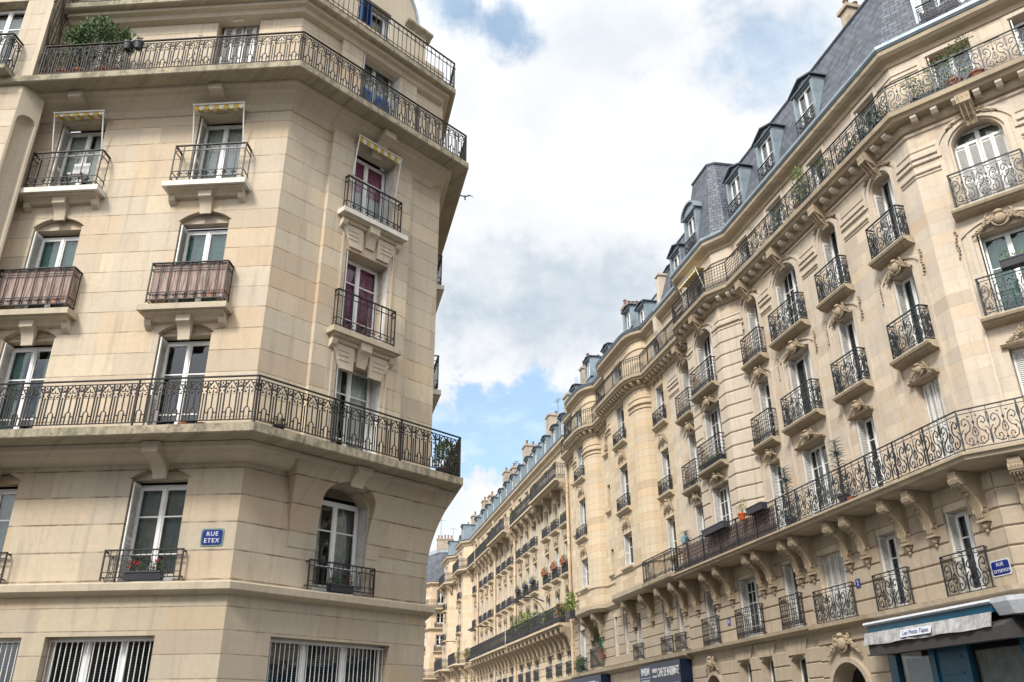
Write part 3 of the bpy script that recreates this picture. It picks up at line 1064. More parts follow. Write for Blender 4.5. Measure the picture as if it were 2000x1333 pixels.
# wing that steps forward at the far left, with its concave niche in the chamfer
WO = 0.88
m = MB(); wall_mb(m, -13, -6.18, 4.0, 19.4, [op(-7.9, -6.72, 15.9, 18.25, d=0.3), op(-7.9, -6.72, 12.9, 15.0, d=0.3)])
FW = FL @ T(0, -WO, 0)
part('wing_wall', m, 'stoneL', BL, FW)
wc0 = fp(FL, -6.18, WO)
wc1 = fp(FL, -5.88, WO-0.42)
FWc = frame(wc0, (wc1[0]-wc0[0], wc1[1]-wc0[1])); wl = math.dist(wc0, wc1)
m = MB(); wall_mb(m, 0, wl, 4.0, 15.6, [op(0.05, wl-0.05, 9.0, 14.75, rise=(wl-0.1)/2, d=0.02)])
n = 8; r = (wl-0.1)/2; cx = wl/2
for k in range(n):
    a, b = pi*k/n, pi*(k+1)/n
    p = (cx-r*math.cos(a), r*math.sin(a)*1.1); q = (cx-r*math.cos(b), r*math.sin(b)*1.1)
    m.poly([(p[0], p[1], 9.0), (q[0], q[1], 9.0), (q[0], q[1], 14.75-r), (p[0], p[1], 14.75-r)])
    for j in range(5):
        e, f = pi/2*j/5, pi/2*(j+1)/5
        def dm(t, s): return (cx-r*math.cos(t)*math.cos(s), r*1.1*math.sin(t)*math.cos(s), 14.75-r+r*math.sin(s))
        m.poly([dm(a, e), dm(b, e), dm(b, f), dm(a, f)])
part('niche', m, 'stoneLp', BL, FWc)
m = MB()
w2 = fp(FL, -6.2, 0)
m.poly([(*wc1, 4.0), (*w2, 4.0), (*w2, 15.6), (*wc1, 15.6)])
wv = fp(FL, -6.05, WO)
m.poly([(*wv, 15.6), (*w2, 15.6), (*w2, 20.4), (*wv, 20.4)])
m.poly([(*wc0, 15.6), (*wv, 15.6), (*wv, 20.4), (*wc0, 20.4)])
part('wing_return', m, 'stoneLp', BL)
m = MB(); m.sweep([(0, 19.1), (0.12, 19.15), (0.2, 19.4), (0, 19.4)], [fp(FL, -13, WO), wv, w2]); part('wing_cornice', m, 'stoneLp', BL)

# string course above the ground storey
m = MB(); m.sweep([(0.0, 3.93), (0.17, 3.98), (0.20, 4.0), (0.21, 4.12), (0.19, 4.14), (0.0, 4.16)], lpath(0, 0, -9))
part('string_course', m, 'slabClean', BL)
# long balcony slabs
for nm, (z0, z1), x0 in (('lower', (6.70, 6.88), -9), ('upper', (15.50, 15.68), -13)):
    pth = lpath(1.0, 0.66, x0)
    m = MB(); m.sweep([(0, z0+0.02), (0, z1), (-1.05, z1), (-1.05, z0+0.03), (-0.06, z0), (-0.02, z0)], pth)
    part('balcony_slab', m, 'slabL', BL)
    m = MB()
    if nm == 'lower':
        m.sweep([(-0.50, z0+0.001), (-0.52, z0-0.09), (-0.66, z0-0.11), (-0.70, z0-0.17), (-0.84, z0-0.24), (-0.96, z0-0.27), (-1.1, z0-0.27), (-1.1, z0+0.001)], pth)
    else:
        m.sweep([(-0.42, z0+0.001), (-0.44, z0-0.05), (-0.56, z0-0.07), (-0.60, z0-0.13), (-0.74, z0-0.2), (-0.88, z0-0.3), (-0.97, z0-0.42), (-1.1, z0-0.45), (-1.1, z0+0.001)], pth)
    part('cove_moulding', m, 'stoneLp', BL)
    rp = lpath(0.92, 0.58, x0)
    if nm == 'upper': rp[0] = fp(FL, -5.86, 0.92)
    rail_path(BL, rp, z1+0.05, 0.93 if nm == 'lower' else 0.90, rail_gothic, 'iron_rust')
# sixth storey slab, guard and set back wall
m = MB(); m.sweep([(0.0, 18.33), (0.0, 18.48), (-0.9, 18.48), (-0.9, 18.30), (-0.04, 18.30)], lpath(0.52, 0.3, -6.0))
part('balcony_slab', m, 'slabL', BL)
m = MB(); m.sweep([(-0.16, 18.299), (-0.18, 18.22), (-0.30, 18.20), (-0.36, 18.1), (-0.5, 18.06), (-0.7, 18.06), (-0.7, 18.299)], lpath(0.52, 0.3, -6.0))
part('cove_moulding', m, 'stoneLp', BL)
rail_path(BL, lpath(0.46, 0.25, -5.9), 18.53, 0.95, rail_rosette, 'iron')
F6 = FC @ T(0, 0.5, 0)
m = MB(); wall_mb(m, 0.3, 4.45, 18.4, 20.95, [op(1.95, 3.1, 18.5, 20.8, d=0.3)])
m.poly([(4.45, 0, 18.4), (4.45, 4, 18.4), (4.45, 4, 20.95), (4.45, 0, 20.95)])
gp = [(1.0, 20.95)] + [(2.55+1.55*math.cos(t), 20.95+1.75*math.sin(t)) for t in [pi-pi*k/16 for k in range(17)]] + [(4.1, 20.95)]
m.extry(gp, 0.0, 1.2)
part('attic_wall', m, 'stoneLp', BL, F6)
m = MB(); m.xf = None
m.tube([(x, -0.02, z) for x, z in gp[1:-1]], 0.05, 6)
part('gable_edge', m, 'zinc', BL, F6)
m = MB(); m.extr([(-0.16, 21.02), (-0.16, 20.94), (-0.05, 20.86), (0.0, 20.78), (0.4, 20.78), (0.4, 21.02)], 3.6, 4.6)
part('attic_cornice', m, 'slabL', BL, F6)
m = MB(); wall_mb(m, -13, 0.3, 18.4, 20.95, []); part('attic_wall', m, 'stoneLp', BL, FL @ T(0, 0.5, 0))


def bracket_mb(m, w, zt, zb, pr, k=0.0):
    """keystone console: square head, hollow curved underside, running down into the arch"""
    h = zt-zb
    pf = [(0, zt), (-pr, zt), (-pr, zt-h*0.36)]
    for i in range(1, 8):
        t = i/7
        pf.append((-pr+(pr-0.05)*math.sin(t*pi/2), zt-h*0.40-h*0.6*(1-math.cos(t*pi/2))*0.95-h*0.03*t))
    pf += [(-0.05, zb), (0, zb)]
    n = len(pf)
    vs = []
    for sg in (-1, 1):
        for y, z in pf:
            ww = w/2*(1-0.22*(zt-z)/h)
            vs.append((sg*ww, y, z))
    fs = [(i, (i+1) % n, n+(i+1) % n, n+i) for i in range(n)] + [tuple(range(n-1, -1, -1)), tuple(range(n, 2*n))]
    m.add(vs, fs)


def left_balcony(F, xc, zs, w, off, label=None, white=True, flank=False):
    """separate slab with mouldings and a keystone console"""
    m = MB()
    m.xf = T(xc, 0, 0)
    m.box(-w/2, w/2, -off, 0, zs-0.13, zs)
    part('balcony_slab', m, 'white_slab' if white else 'slabClean', BL, F)
    m = MB(); m.xf = T(xc, 0, 0)
    m.extr([(0, zs-0.131), (-off+0.07, zs-0.131), (-off+0.09, zs-0.17), (-off+0.18, zs-0.2), (-0.14, zs-0.24), (-0.1, zs-0.28), (0, zs-0.3)], -w/2+0.1, w/2-0.1)
    for sg in (-1, 1):
        m.extr([(0, zs-0.3), (-0.16, zs-0.25), (-0.12, zs-0.36), (-0.04, zs-0.42), (0, zs-0.44)], sg*(w/2-0.16)-0.07, sg*(w/2-0.16)+0.07)
    part('slab_moulding', m, 'stoneLp', BL, F)
    m = MB(); m.xf = T(xc, 0, 0)
    bracket_mb(m, 0.32, zs-0.13, zs-0.70, min(0.22, off-0.06))
    if flank:
        for sg in (-1, 1):
            m.xf = T(xc, 0, 0)
            a, b = (0.22, 0.85) if sg > 0 else (-0.85, -0.22)
            pts = [(a, zs-0.3), (b, zs-0.3), (b-(0.28 if sg > 0 else 0), zs-0.86), (a+(0 if sg > 0 else 0.28), zs-0.86)]
            m.extry(pts, -0.06, 0.0)
            for k in range(3): m.box(a+0.1+(0.1 if sg < 0 else 0), b-0.14-(0.04 if sg > 0 else 0), -0.075, -0.061, zs-0.42-k*0.11, zs-0.45-k*0.11)
    part('console', m, 'stoneLp', BL, F)


for xc, tagc in ((-1.66, 'B'), (-5.07, 'A')):
    for f, zs in ((3, 9.80), (4, 12.93)):
        left_balcony(FL, xc, zs, 1.92, 0.38, white=(f == 4))
        guard(BL, FL, xc, zs+0.10, 1.66, 0.93, 0.30, rail_boxy, 'iron', 'balcony_railing')
    guard(BL, FL, xc, 4.20, 1.50, 0.55, 0.12, rail_oval, 'iron')
    # consoles under the two long slabs
    for zt, zb, pr in ((6.695, 6.12, 0.62), (15.495, 15.02, 0.62), (18.62, 18.0, 0.1)):
        m = MB(); m.xf = T(xc, 0, 0); bracket_mb(m, 0.34, zt, zb, pr); part('console', m, 'stoneLp', BL, FL)
xc = 2.45
for f, zs in ((3, 9.80), (4, 12.93)):
    left_balcony(FCb, xc, zs, 1.95, 0.28, white=(f == 4), flank=True)
    guard(BL, FCb, xc, zs+0.08, 1.66, 0.93, 0.13, rail_boxy, 'iron', 'balcony_railing')
guard(BL, FC, 2.41, 4.20, 1.62, 0.55, 0.12, rail_oval, 'iron')
for zt, zb, pr, F in ((15.495, 14.95, 0.6, FCb), (18.62, 18.1, 0.14, FCb)):
    m = MB(); m.xf = T(xc, 0, 0); bracket_mb(m, 0.36, zt, zb, pr); part('console', m, 'stoneLp', BL, F)
for z in (6.0, 9.0):
    pass
# moulded frame lines beside the bay windows, f2 to f4
for z0, z1 in ((6.95, 9.6), (9.85, 12.7)):
    for x in (1.70, 3.20):
        m = MB(); m.box(x-0.02, x+0.02, -0.025, 0.0, z0, z1); part('window_surround', m, 'stoneLp', BL, FCb)

# flared corbel that carries the slab above the chamfer's first floor window
m = MB()
N = 18
rowsz = []
for i in range(N+1):
    t = i/N; z = 4.95 + 1.74*t
    o = 0.012 + 0.50*t**2.1
    xl = 1.12-0.24*t**2; xr = 3.36+0.80*t**1.7
    wi = 0.10*t**2
    il, ir = 1.78-wi, 3.04+wi
    if z > 5.98:
        q = min(1.0, (z-5.98)/0.44); s = math.sqrt(max(0, 1-q*q)); il = 2.41-(0.63+wi)*s; ir = 2.41+(0.63+wi)*s
    rowsz.append((z, o, xl, il, ir, xr))
for i in range(N):
    z0, o0, a0, b0, c0, d0 = rowsz[i]; z1, o1, a1, b1, c1, d1 = rowsz[i+1]
    if b0 > a0: m.poly([(a0, -o0, z0), (b0, -o0, z0), (b1, -o1, z1), (a1, -o1, z1)])
    m.poly([(c0, -o0, z0), (d0, -o0, z0), (d1, -o1, z1), (c1, -o1, z1)])
    m.poly([(a0, 0.01, z0), (a0, -o0, z0), (a1, -o1, z1), (a1, 0.01, z1)])
    m.poly([(d0, -o0, z0), (d0, 0.01, z0), (d1, 0.01, z1), (d1, -o1, z1)])
    m.poly([(b0, -o0, z0), (b0, 0.01, z0), (b1, 0.01, z1), (b1, -o1, z1)])
    m.poly([(c0, 0.01, z0), (c0, -o0, z0), (c1, -o1, z1), (c1, 0.01, z1)])
part('flared_corbel', m, 'stoneL1', BL, FC)
m = MB(); m.xf = T(2.43, -0.34, 0); bracket_mb(m, 0.4, 6.69, 6.3, 0.3); part('console', m, 'stoneLp', BL, FC)
# end corbel sweeping out under the slab at the street corner
m = MB()
def cc(t):
    o1, o2 = 0.012+0.44*t**2.0, 0.012+0.60*t**1.7
    return [fp(FC, 3.30, o1), isect(FC, o1, FS, o2), fp(FS, 6.0, o2)]
for i in range(14):
    t0, t1 = i/14, (i+1)/14
    z0, z1 = 5.05+1.64*t0, 5.05+1.64*t1
    p0, p1 = cc(t0), cc(t1)
    for j in range(2): m.poly([(*p0[j], z0), (*p0[j+1], z0), (*p1[j+1], z1), (*p1[j], z1)])
part('corner_corbel', m, 'stoneL1', BL)

# windows of the left building
cur = {(-1.655, 1): ('curtain_grey', 0), (-5.07, 1): ('curtain_grey', 0), (-1.655, 2): (None, 0), (-5.07, 2): ('curtain_green', 0.3),
       (-1.655, 3): ('curtain_green', 0), (-5.07, 3): ('curtain_green', 0), (-1.655, 4): ('curtain_white', 0), (-5.07, 4): ('curtain_white', 0.4),
       (-1.59, 5): ('curtain_white', 0), (-5.05, 5): (None, 0)}
for (xc, f), (c, sp) in cur.items():
    if f == 1: z0, h, w = 4.16, 1.93, 1.12
    elif f == 5: z0, h, w = 15.70, 2.43, 1.08
    else: z0 = FZ[f][0]; h = FZ[f][1]-z0; w = 1.12
    window(BL, FL, xc, z0, w, h, 0.34, rows=(0.28, 0.68) if f != 3 else (0.25, 0.6), cur=c, split=sp, sh='closed' if f == 5 else 'left', shw=0.32, cdy=0.07)
for f, c in ((1, 'curtain_grey'), (2, 'curtain_white'), (3, 'curtain_pink'), (4, 'curtain_white'), (5, 'curtain_white')):
    if f == 1: window(BL, FC, 2.41, 4.16, 1.26, 1.95, 0.36, rows=(0.28, 0.68), cur=c, split=0.33, sh='right', shw=0.33); continue
    z0 = FZ[f][0]; h = FZ[f][1]-z0 + (0.17 if f == 5 else 0)
    window(BL, FCb, 2.45, z0, 1.26, h, 0.40, rows=(0.25, 0.72), cur=c, split=0.38 if f == 2 else 0, sh='both', shw=0.34 if f != 3 else 0.2, cdy=0.05)
    if f == 4: ob('upper_curtain', curtain_mesh(1.16, 0.95, 'curtain_pink', 0, 0.01), BL, FCb @ T(2.45, 0.43, z0+1.1))
# blue shutters behind the upper rails
m = MB()
for a, b in ((1.90, 2.36), (2.5, 2.95)):
    m.box(a, b, 0.26, 0.29, 15.72, 17.25)
    for k in range(22): m.box(a+0.03, b-0.03, 0.245, 0.26, 15.78+k*0.065, 15.81+k*0.065)
tag(part('half_shutter', m, 'paint_blue', BL, FCb), 'blue painted half shutters')
window(BL, F6, 2.52, 18.5, 1.15, 2.3, 0.3, rows=(0.3, 0.7), cur='curtain_yellow', split=0.3, sh='right')
ob('shutter', shutter_mesh(0.42, 2.2, 'paint_blue'), BL, F6 @ T(2.0, 0.02, 18.52))
for f in (1, 2, 3, 4, 5):
    for xc in (2.2, 5.6):
        z0 = 4.16 if f == 1 else FZ[f][0]
        window(BL, FS, xc, z0, 1.2, (6.1 if f == 1 else FZ[f][1])-z0, 0.3, sh='left')
for f, zs in ((3, 9.80), (4, 12.93)):
    for xc in (2.2, 5.6):
        left_balcony(FS, xc, zs, 1.92, 0.38)
        guard(BL, FS, xc, zs+0.10, 1.66, 0.93, 0.30, rail_boxy, 'iron', 'balcony_railing')
# wing windows and guard
window(BL, FW, -7.31, 15.9, 1.18, 2.35, 0.3, rows=(0.3, 0.72), cur='curtain_white', sh='right', shw=0.25)
window(BL, FW, -7.31, 12.9, 1.18, 2.1, 0.3, sh='both')
m = MB(); m.box(-8.3, -6.45, -0.42, 0, 15.68, 15.8); part('balcony_slab', m, 'slabL', BL, FW)
guard(BL, FW, -7.35, 15.84, 1.66, 0.95, 0.36, rail_gothic, 'iron_rust', 'balcony_railing')

# ground floor windows behind white grilles
def grille_window(F, x0, x1, z0, z1, dep):
    w = x1-x0
    m = MB()
    n = 3
    m.box(x0, x1, dep-0.02, dep+0.06, z1-0.07, z1); m.box(x0, x0+0.06, dep-0.02, dep+0.06, z0, z1-0.07); m.box(x1-0.06, x1, dep-0.02, dep+0.06, z0, z1-0.07)
    for k in range(1, n):
        x = x0+w*k/n; m.box(x-0.07, x+0.07, dep-0.03, dep+0.05, z0, z1-0.07)
    m.box(x0+0.06, x1-0.06, dep-0.02, dep+0.04, z0, z0+0.08)
    fr = part('window', m, 'paint_white', BL, F)
    m = MB(); m.poly([(x0+0.06, dep, z0), (x1-0.06, dep, z0), (x1-0.06, dep, z1-0.07), (x0+0.06, dep, z1-0.07)])
    part('pane', m, 'glass_dark', fr, F)
    m = MB()
    for i in range(int((z1-z0)/0.045)):
        z = z0+i*0.045
        m.poly([(x0+0.06, dep+0.06, z), (x1-0.06, dep+0.06, z), (x1-0.06, dep+0.085, z+0.035), (x0+0.06, dep+0.085, z+0.035)])
    part('blind', m, 'curtain_grey', fr, F)
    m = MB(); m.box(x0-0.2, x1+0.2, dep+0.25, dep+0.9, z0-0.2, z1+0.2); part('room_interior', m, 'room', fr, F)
    m = MB()
    k = int(w/0.105)
    for i in range(k+1):
        x = x0+0.03+(w-0.06)*i/k; m.tube([(x, dep-0.16, z0), (x, dep-0.16, z1-0.05)], 0.0085, 5)
    for z in (z1-0.06, z0+0.55*(z1-z0)-0.0, z0+0.55*(z1-z0)+0.14, z0+0.3): m.box(x0, x1, dep-0.172, dep-0.148, z-0.011, z+0.011)
    part('security_grille', m, 'paint_white', BL, F)


grille_window(FL, -3.30, -1.25, 1.0, 3.23, 0.32)
grille_window(FL, -6.0, -3.74, 1.0, 3.23, 0.32)
grille_window(FC, 0.98, 3.82, 1.0, 3.26, 0.34)


# small striped awnings in front of three windows
def small_awning(F, xc, ztop, w, drop, proj, label):
    t = thing('window_awning', label, 'awning', M=F @ T(xc, 0, ztop), group='striped window awnings')
    m = MB()
    n = max(8, int(w/0.11))
    for k in range(n):
        m.m = 0 if k % 2 else 1
        a, b = -w/2+w*k/n, -w/2+w*(k+1)/n
        m.add([(a, -0.02, 0.0), (b, -0.02, 0.0), (b, -proj, -0.05), (a, -proj, -0.05), (b, -proj, -0.05-drop), (a, -proj, -0.05-drop), ((a+b)/2, -proj, -0.09-drop)],
              [(0, 1, 2, 3), (3, 2, 4, 6, 5)])
    part('canopy', m, ['awning_white', 'awning_yellow'], t, F @ T(xc, 0, ztop))
    m = MB(); m.tube([(-w/2-0.03, -proj-0.02, -0.03), (w/2+0.03, -proj-0.02, -0.03)], 0.022, 6)
    part('front_bar', m, 'paint_white', t, F @ T(xc, 0, ztop))
    for sg in (-1, 1):
        m = MB(); m.tube([(sg*w/2, -proj-0.01, -0.04), (sg*w/2, -0.04, -1.15)], 0.018, 5)
        part('arm', m, 'paint_white', t, F @ T(xc, 0, ztop))


small_awning(FL, -1.62, 15.12, 1.20, 0.10, 0.34, 'yellow and white striped awning over the window nearest the building fold on the left')
small_awning(FL, -5.03, 15.10, 1.20, 0.05, 0.34, 'faded yellow striped awning over the fourth floor window beside the concave niche')
small_awning(FCb, 2.45, 15.22, 1.34, 0.13, 0.2, 'scalloped cream and yellow awning above the window with white arms on the angled facade')

# ================================================================ shared pieces for the street on the right
def LP(F, pts):
    """local (x, out) points to world polyline"""
    return [fp(F, x, o) for x, o in pts]


def seg_frame(F, a, b):
    pa, pb = fp(F, *a), fp(F, *b)
    return frame(pa, (pb[0]-pa[0], pb[1]-pa[1])), math.dist(pa, pb)


def console_mesh(w=0.26, h=1.08, pr=0.68):
    """long carved scroll console with drop below"""
    def fn():
        m = MB()
        pf = [(0, 0), (-pr, 0), (-pr, -0.09)]
        for i in range(9):
            t = i/8
            pf.append((-pr+0.05+(pr-0.17)*t**0.62, -0.30-(h*0.72)*t**1.35))
        pf += [(-0.10, -h*0.98), (0, -h*0.98)]
        m.extr(pf, -w/2, w/2)
        m.smooth = True
        for sg in (-1, 1):
            pts = [(sg*(w/2+0.005), -pr+0.17+0.13*(1-k/16)*math.cos(k*0.75+2.2), -0.19+0.13*(1-k/16)*math.sin(k*0.75+2.2)) for k in range(17)]
            m.tube(pts, 0.022, 5)
            pts = [(sg*(w/2+0.005), -0.13+0.09*(1-k/13)*math.cos(k*0.8), -h*0.80+0.09*(1-k/13)*math.sin(k*0.8)) for k in range(14)]
            m.tube(pts, 0.018, 5)
            m.tube([(sg*(w/2+0.004), -pr+0.05, -0.32), (sg*(w/2+0.004), -pr*0.62, -0.42), (sg*(w/2+0.004), -pr*0.32, -0.66), (sg*(w/2+0.004), -0.19, -h*0.84)], 0.016, 5)
        n = 10
        m.smooth = False
        cyl = [(-pr+0.11+0.115*math.cos(2*pi*k/n), -0.19+0.115*math.sin(2*pi*k/n)) for k in range(n)]
        m.extr(cyl, -w/2-0.02, w/2+0.02)
        for x in (-w*0.27, 0, w*0.27):
            m.tube([(x, -pr-0.005, -0.16), (x, -pr*0.85, -0.34), (x, -pr*0.55, -0.47), (x, -pr*0.33, -0.70), (x, -0.16, -h*0.95)], 0.024, 4)
        for k in range(4): m.ell((0.0, -pr*0.70+0.1*k, -0.40-0.09*k), 0.06, 0.045, 0.05, 6, 4)
        m.box(-w/2-0.03, w/2+0.03, -0.17, 0, -h*1.03, -h*0.98)
        m.ell((0, -0.07, -h*1.1), 0.10, 0.06, 0.09, 6, 4); m.ell((-0.07, -0.05, -h*1.06), 0.05, 0.05, 0.06, 6, 4); m.ell((0.07, -0.05, -h*1.06), 0.05, 0.05, 0.06, 6, 4)
        m.ell((0, -0.05, -h*1.2), 0.045, 0.04, 0.06, 6, 4)
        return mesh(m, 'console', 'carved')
    return cached(('console', w, h, pr), fn)


def cartouche_mesh(w=0.9, h=0.6, seed=0):
    """carved shield with leaves and scrolls"""
    def fn():
        r = random.Random(seed)
        m = MB(); m.smooth = True
        m.ell((0, -0.07, h*0.1), w*0.13, 0.10, h*0.30, 8, 6)
        m.tube(arc(0, h*0.1, h*0.36, 0, 2*pi, 14, -0.05), 0.03, 5)
        m.ell((0, -0.09, h*0.46), w*0.10, 0.08, h*0.12, 7, 5)
        for sg in (-1, 1):
            m.tube(arc(sg*w*0.20, h*0.36, h*0.15, pi/2, pi/2-sg*1.7*pi, 10, -0.06, h*0.03), 0.026, 5)
            for k in range(11):
                t = (k+0.6)/11
                x = sg*w*(0.10+0.40*t); z = h*(0.26-0.62*t**1.6)
                for q in range(3):
                    dx, dz = r.uniform(-.05, .05), (q-1)*h*0.11*(1.15-t)
                    m.ell((x+dx, -0.035-0.03*r.random()*(1.2-t), z+dz), w*0.045*r.uniform(.7, 1.3), 0.035, h*0.055*r.uniform(.7, 1.3)*(1.3-0.6*t), 6, 4)
            m.tube(arc(sg*w*0.46, -h*0.30, h*0.09, pi/2, pi/2+sg*1.5*pi, 8, -0.03, h*0.02), 0.016, 4)
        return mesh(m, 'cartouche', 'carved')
    return cached(('cart', w, h, seed), fn)


def drop_mesh():
    def fn():
        r = random.Random(3)
        m = MB(); m.smooth = True
        for k in range(9):
            m.ell((0.03*math.sin(k*1.4), -0.035, -0.09*k), 0.045*r.uniform(.6, 1.1)*(1-k*0.05), 0.035, 0.04*r.uniform(.7, 1.2), 5, 4)
        m.tube([(0.05*math.sin(k*0.9), -0.02, -0.09*k+0.05) for k in range(9)], 0.012, 4)
        return mesh(m, 'garland', 'carved')
    return cached(('drop',), fn)


def arch_mould(B, F, a, b, ztop, rise, pr, t, zlow, mat='stoneRp', name='window_surround'):
    """moulded ring following jambs and arch head (one band)"""
    m = MB()
    w = (b-a)/2; R = (w*w+rise*rise)/(2*rise); t0 = math.asin(min(1, w/R)); c = (a+b)/2
    inn = [(a, zlow)]; 
    N = 14
    for k in range(N+1):
        q = -t0+2*t0*k/N
        inn.append((c+R*math.sin(q), ztop-R+R*math.cos(q)))
    inn.append((b, zlow))
    out = [(a-t, zlow)]
    for k in range(N+1):
        q = -t0+2*t0*k/N
        nx, nz = math.sin(q*1.0), math.cos(q)
        if k == 0: nx, nz = -1, 0.8
        if k == N: nx, nz = 1, 0.8
        out.append((c+R*math.sin(q)+nx*t, ztop-R+R*math.cos(q)+nz*t))
    out.append((b+t, zlow))
    n = len(inn)
    vs = [(x, 0.0, z) for x, z in inn]+[(x, -pr, z) for x, z in inn]+[(x, -pr, z) for x, z in out]+[(x, 0.0, z) for x, z in out]
    fs = []
    for i in range(n-1):
        for r_ in range(3):
            fs.append((r_*n+i, r_*n+i+1, (r_+1)*n+i+1, (r_+1)*n+i))
    m.add(vs, fs)
    return part(name, m, mat, B, F)


def dormer(B, F, xc, z0, w, h, back=1.3, arched=False, rail=None, cur='curtain_white', out=0.0, style='zinc', gable=0.28):
    """mansard dormer with window, cheeks, and cap"""
    fr = 0.13
    M = F @ T(xc, -out, z0)
    key = ('dormer', round(w, 2), round(h, 2), back, arched, style, gable)

    def fn():
        m = MB()
        hw = w/2
        m.box(-hw-fr, -hw, 0, back, 0, h); m.box(hw, hw+fr, 0, back, 0, h)
        m.box(-hw-fr, hw+fr, 0, back, h, h+0.1)
        m.box(-hw, hw, 0.0, 0.3, -0.05, 0.05)
        if arched:
            R = hw+fr+0.04
            g = [(R*math.cos(t), h+0.1+R*0.75*math.sin(t)) for t in [pi*k/12 for k in range(13)]]
            m.extry(g, 0.02, back)
            g2 = [(1.12*R*math.cos(t), h+0.1+R*0.87*math.sin(t)) for t in [pi*k/12 for k in range(13)]] + [(R*math.cos(t), h+0.1+R*0.75*math.sin(t)) for t in [pi-pi*k/12 for k in range(13)]]
            m.extry(g2, -0.08, back)
        else:
            e = hw+fr+0.10
            m.m = 0
            m.extry([(-hw-fr, h+0.1), (hw+fr, h+0.1), (0, h+0.1+gable)], 0.04, back)
            m.m = 1
            m.extry([(-e, h+0.1), (-e, h+0.15), (0, h+0.17+gable), (e, h+0.15), (e, h+0.1), (0, h+0.12+gable)], -0.10, back)
        m.m = 1
        m.box(-hw-fr-0.02, hw+fr+0.02, -0.05, 0.02, h+0.03, h+0.1)
        return mesh(m, 'dormer', [style, 'zinc_dark'])
    d = ob('dormer', cached(key, fn), B, M)
    fm, gm, rm = win_meshes(w, h, (0.55,), 1, 0.0)
    ob('window', fm, d, M @ T(0, 0.16, 0)); ob('pane', gm, d, M @ T(0, 0.16, 0)); ob('room_interior', rm, d, M @ T(0, 0.16, 0) @ Matrix.Diagonal((0.72, 1, 0.88, 1)) @ T(0, 0, 0.1))
    if cur: ob('curtain', curtain_mesh(w-0.06, h-0.08, cur, 0.36 if xc % 2 > 1 else 0, 0.012), d, M @ T(0, 0.27, 0.04))
    if rail:
        me = cached(('dr', round(w, 2), rail.__name__), lambda: _rm(w+0.1, 0.6, rail))
        ob('window_guard', me, d, M @ T(-w/2-0.05, -0.1, 0.02))
    return d


def _rm(L, h, style, mat='iron'):
    m = MB(); style(m, L, h); return mesh(m, 'window_guard', mat)


def chimney(B, F, xc, out, z0, z1, w, d, pots, taper=0.0):
    m = MB()
    m.xf = T(xc, -out, 0)
    if taper:
        zz = z0+(z1-z0)*0.45
        a, b = w/2+taper, d/2+taper*0.5
        n = 6
        ring = []
        for k in range(n+1):
            t = k/n; s = (1-t)**2
            ring.append((w/2+taper*s, d/2+taper*0.5*s, z0+(zz-z0)*t))
        for k in range(n):
            p, q = ring[k], ring[k+1]
            for (sx, sy), (tx, ty) in (((-1, -1), (1, -1)), ((1, -1), (1, 1)), ((1, 1), (-1, 1)), ((-1, 1), (-1, -1))):
                m.poly([(sx*p[0], sy*p[1], p[2]), (tx*p[0], ty*p[1], p[2]), (tx*q[0], ty*q[1], q[2]), (sx*q[0], sy*q[1], q[2])])
        m.box(-w/2, w/2, -d/2, d/2, zz, z1)
    else:
        m.box(-w/2, w/2, -d/2, d/2, z0, z1)
    m.box(-w/2-0.07, w/2+0.07, -d/2-0.07, d/2+0.07, z1, z1+0.14)
    c = part('chimney', m, 'chimney', B, F)

    def fn():
        m = MB(); m.lathe([(0.11, 0), (0.13, 0.02), (0.10, 0.06), (0.09, 0.42), (0.12, 0.46), (0.12, 0.5), (0.08, 0.5), (0.08, 0.3)], (0, 0, 0), 10)
        return mesh(m, 'chimney_pot', 'chimney_clay')
    me = cached(('pot',), fn)
    for k in range(pots):
        y = -d/2+d*(k+0.5)/pots
        s = 0.85+0.3*random.random()
        if w > d: M = F @ T(xc-w/2+w*(k+0.5)/pots, -out, z1+0.13)
        else: M = F @ T(xc, -out+y, z1+0.13)
        ob('chimney_pot', me, c, M @ Matrix.Diagonal((0.85, 0.85, s*0.85, 1)))
    return c


def modillions(B, path_F_list, z, spacing, s=(0.16, 0.30, 0.16), off=0.10, mat='stoneRp'):
    """row of small blocks below a slab; each list item is (F, x0, x1, out)"""
    me = cached(('mod', s, mat), lambda: _mod(s, mat))
    for F, x0, x1, o in path_F_list:
        n = max(1, round((x1-x0)/spacing))
        for k in range(n):
            ob('modillion', me, B, F @ T(x0+(x1-x0)*(k+0.5)/n, -o-off, z))


def _mod(s, mat):
    m = MB()
    w, d, h = s
    m.extr([(0, 0), (-d, 0), (-d, -h*0.45), (-d*0.75, -h), (-d*0.2, -h), (0, -h*1.3)], -w/2, w/2)
    return mesh(m, 'modillion', mat)


def mansard(B, path, z0, z1, o0, o1, mat='slate', name='roof'):
    m = MB()
    a = offs(path, o0); b = offs(path, o1); c = offs(path, o1-4.0)
    for i in range(len(path)-1):
        m.poly([(*a[i], z0), (*a[i+1], z0), (*b[i+1], z1), (*b[i], z1)])
        m.poly([(*b[i], z1), (*b[i+1], z1), (*c[i+1], z1+0.5), (*c[i], z1+0.5)])
    m.poly([(*a[0], z0), (*b[0], z1), (*c[0], z1+0.5), (*c[0], z0)])
    m.poly([(*a[-1], z0), (*b[-1], z1), (*c[-1], z1+0.5), (*c[-1], z0)])
    r = part(name, m, mat, B)
    m = MB(); m.tube([(x, y, z1+0.03) for x, y in b], 0.07, 6)
    part('roof_ridge', m, 'zinc_dark', B)
    return r


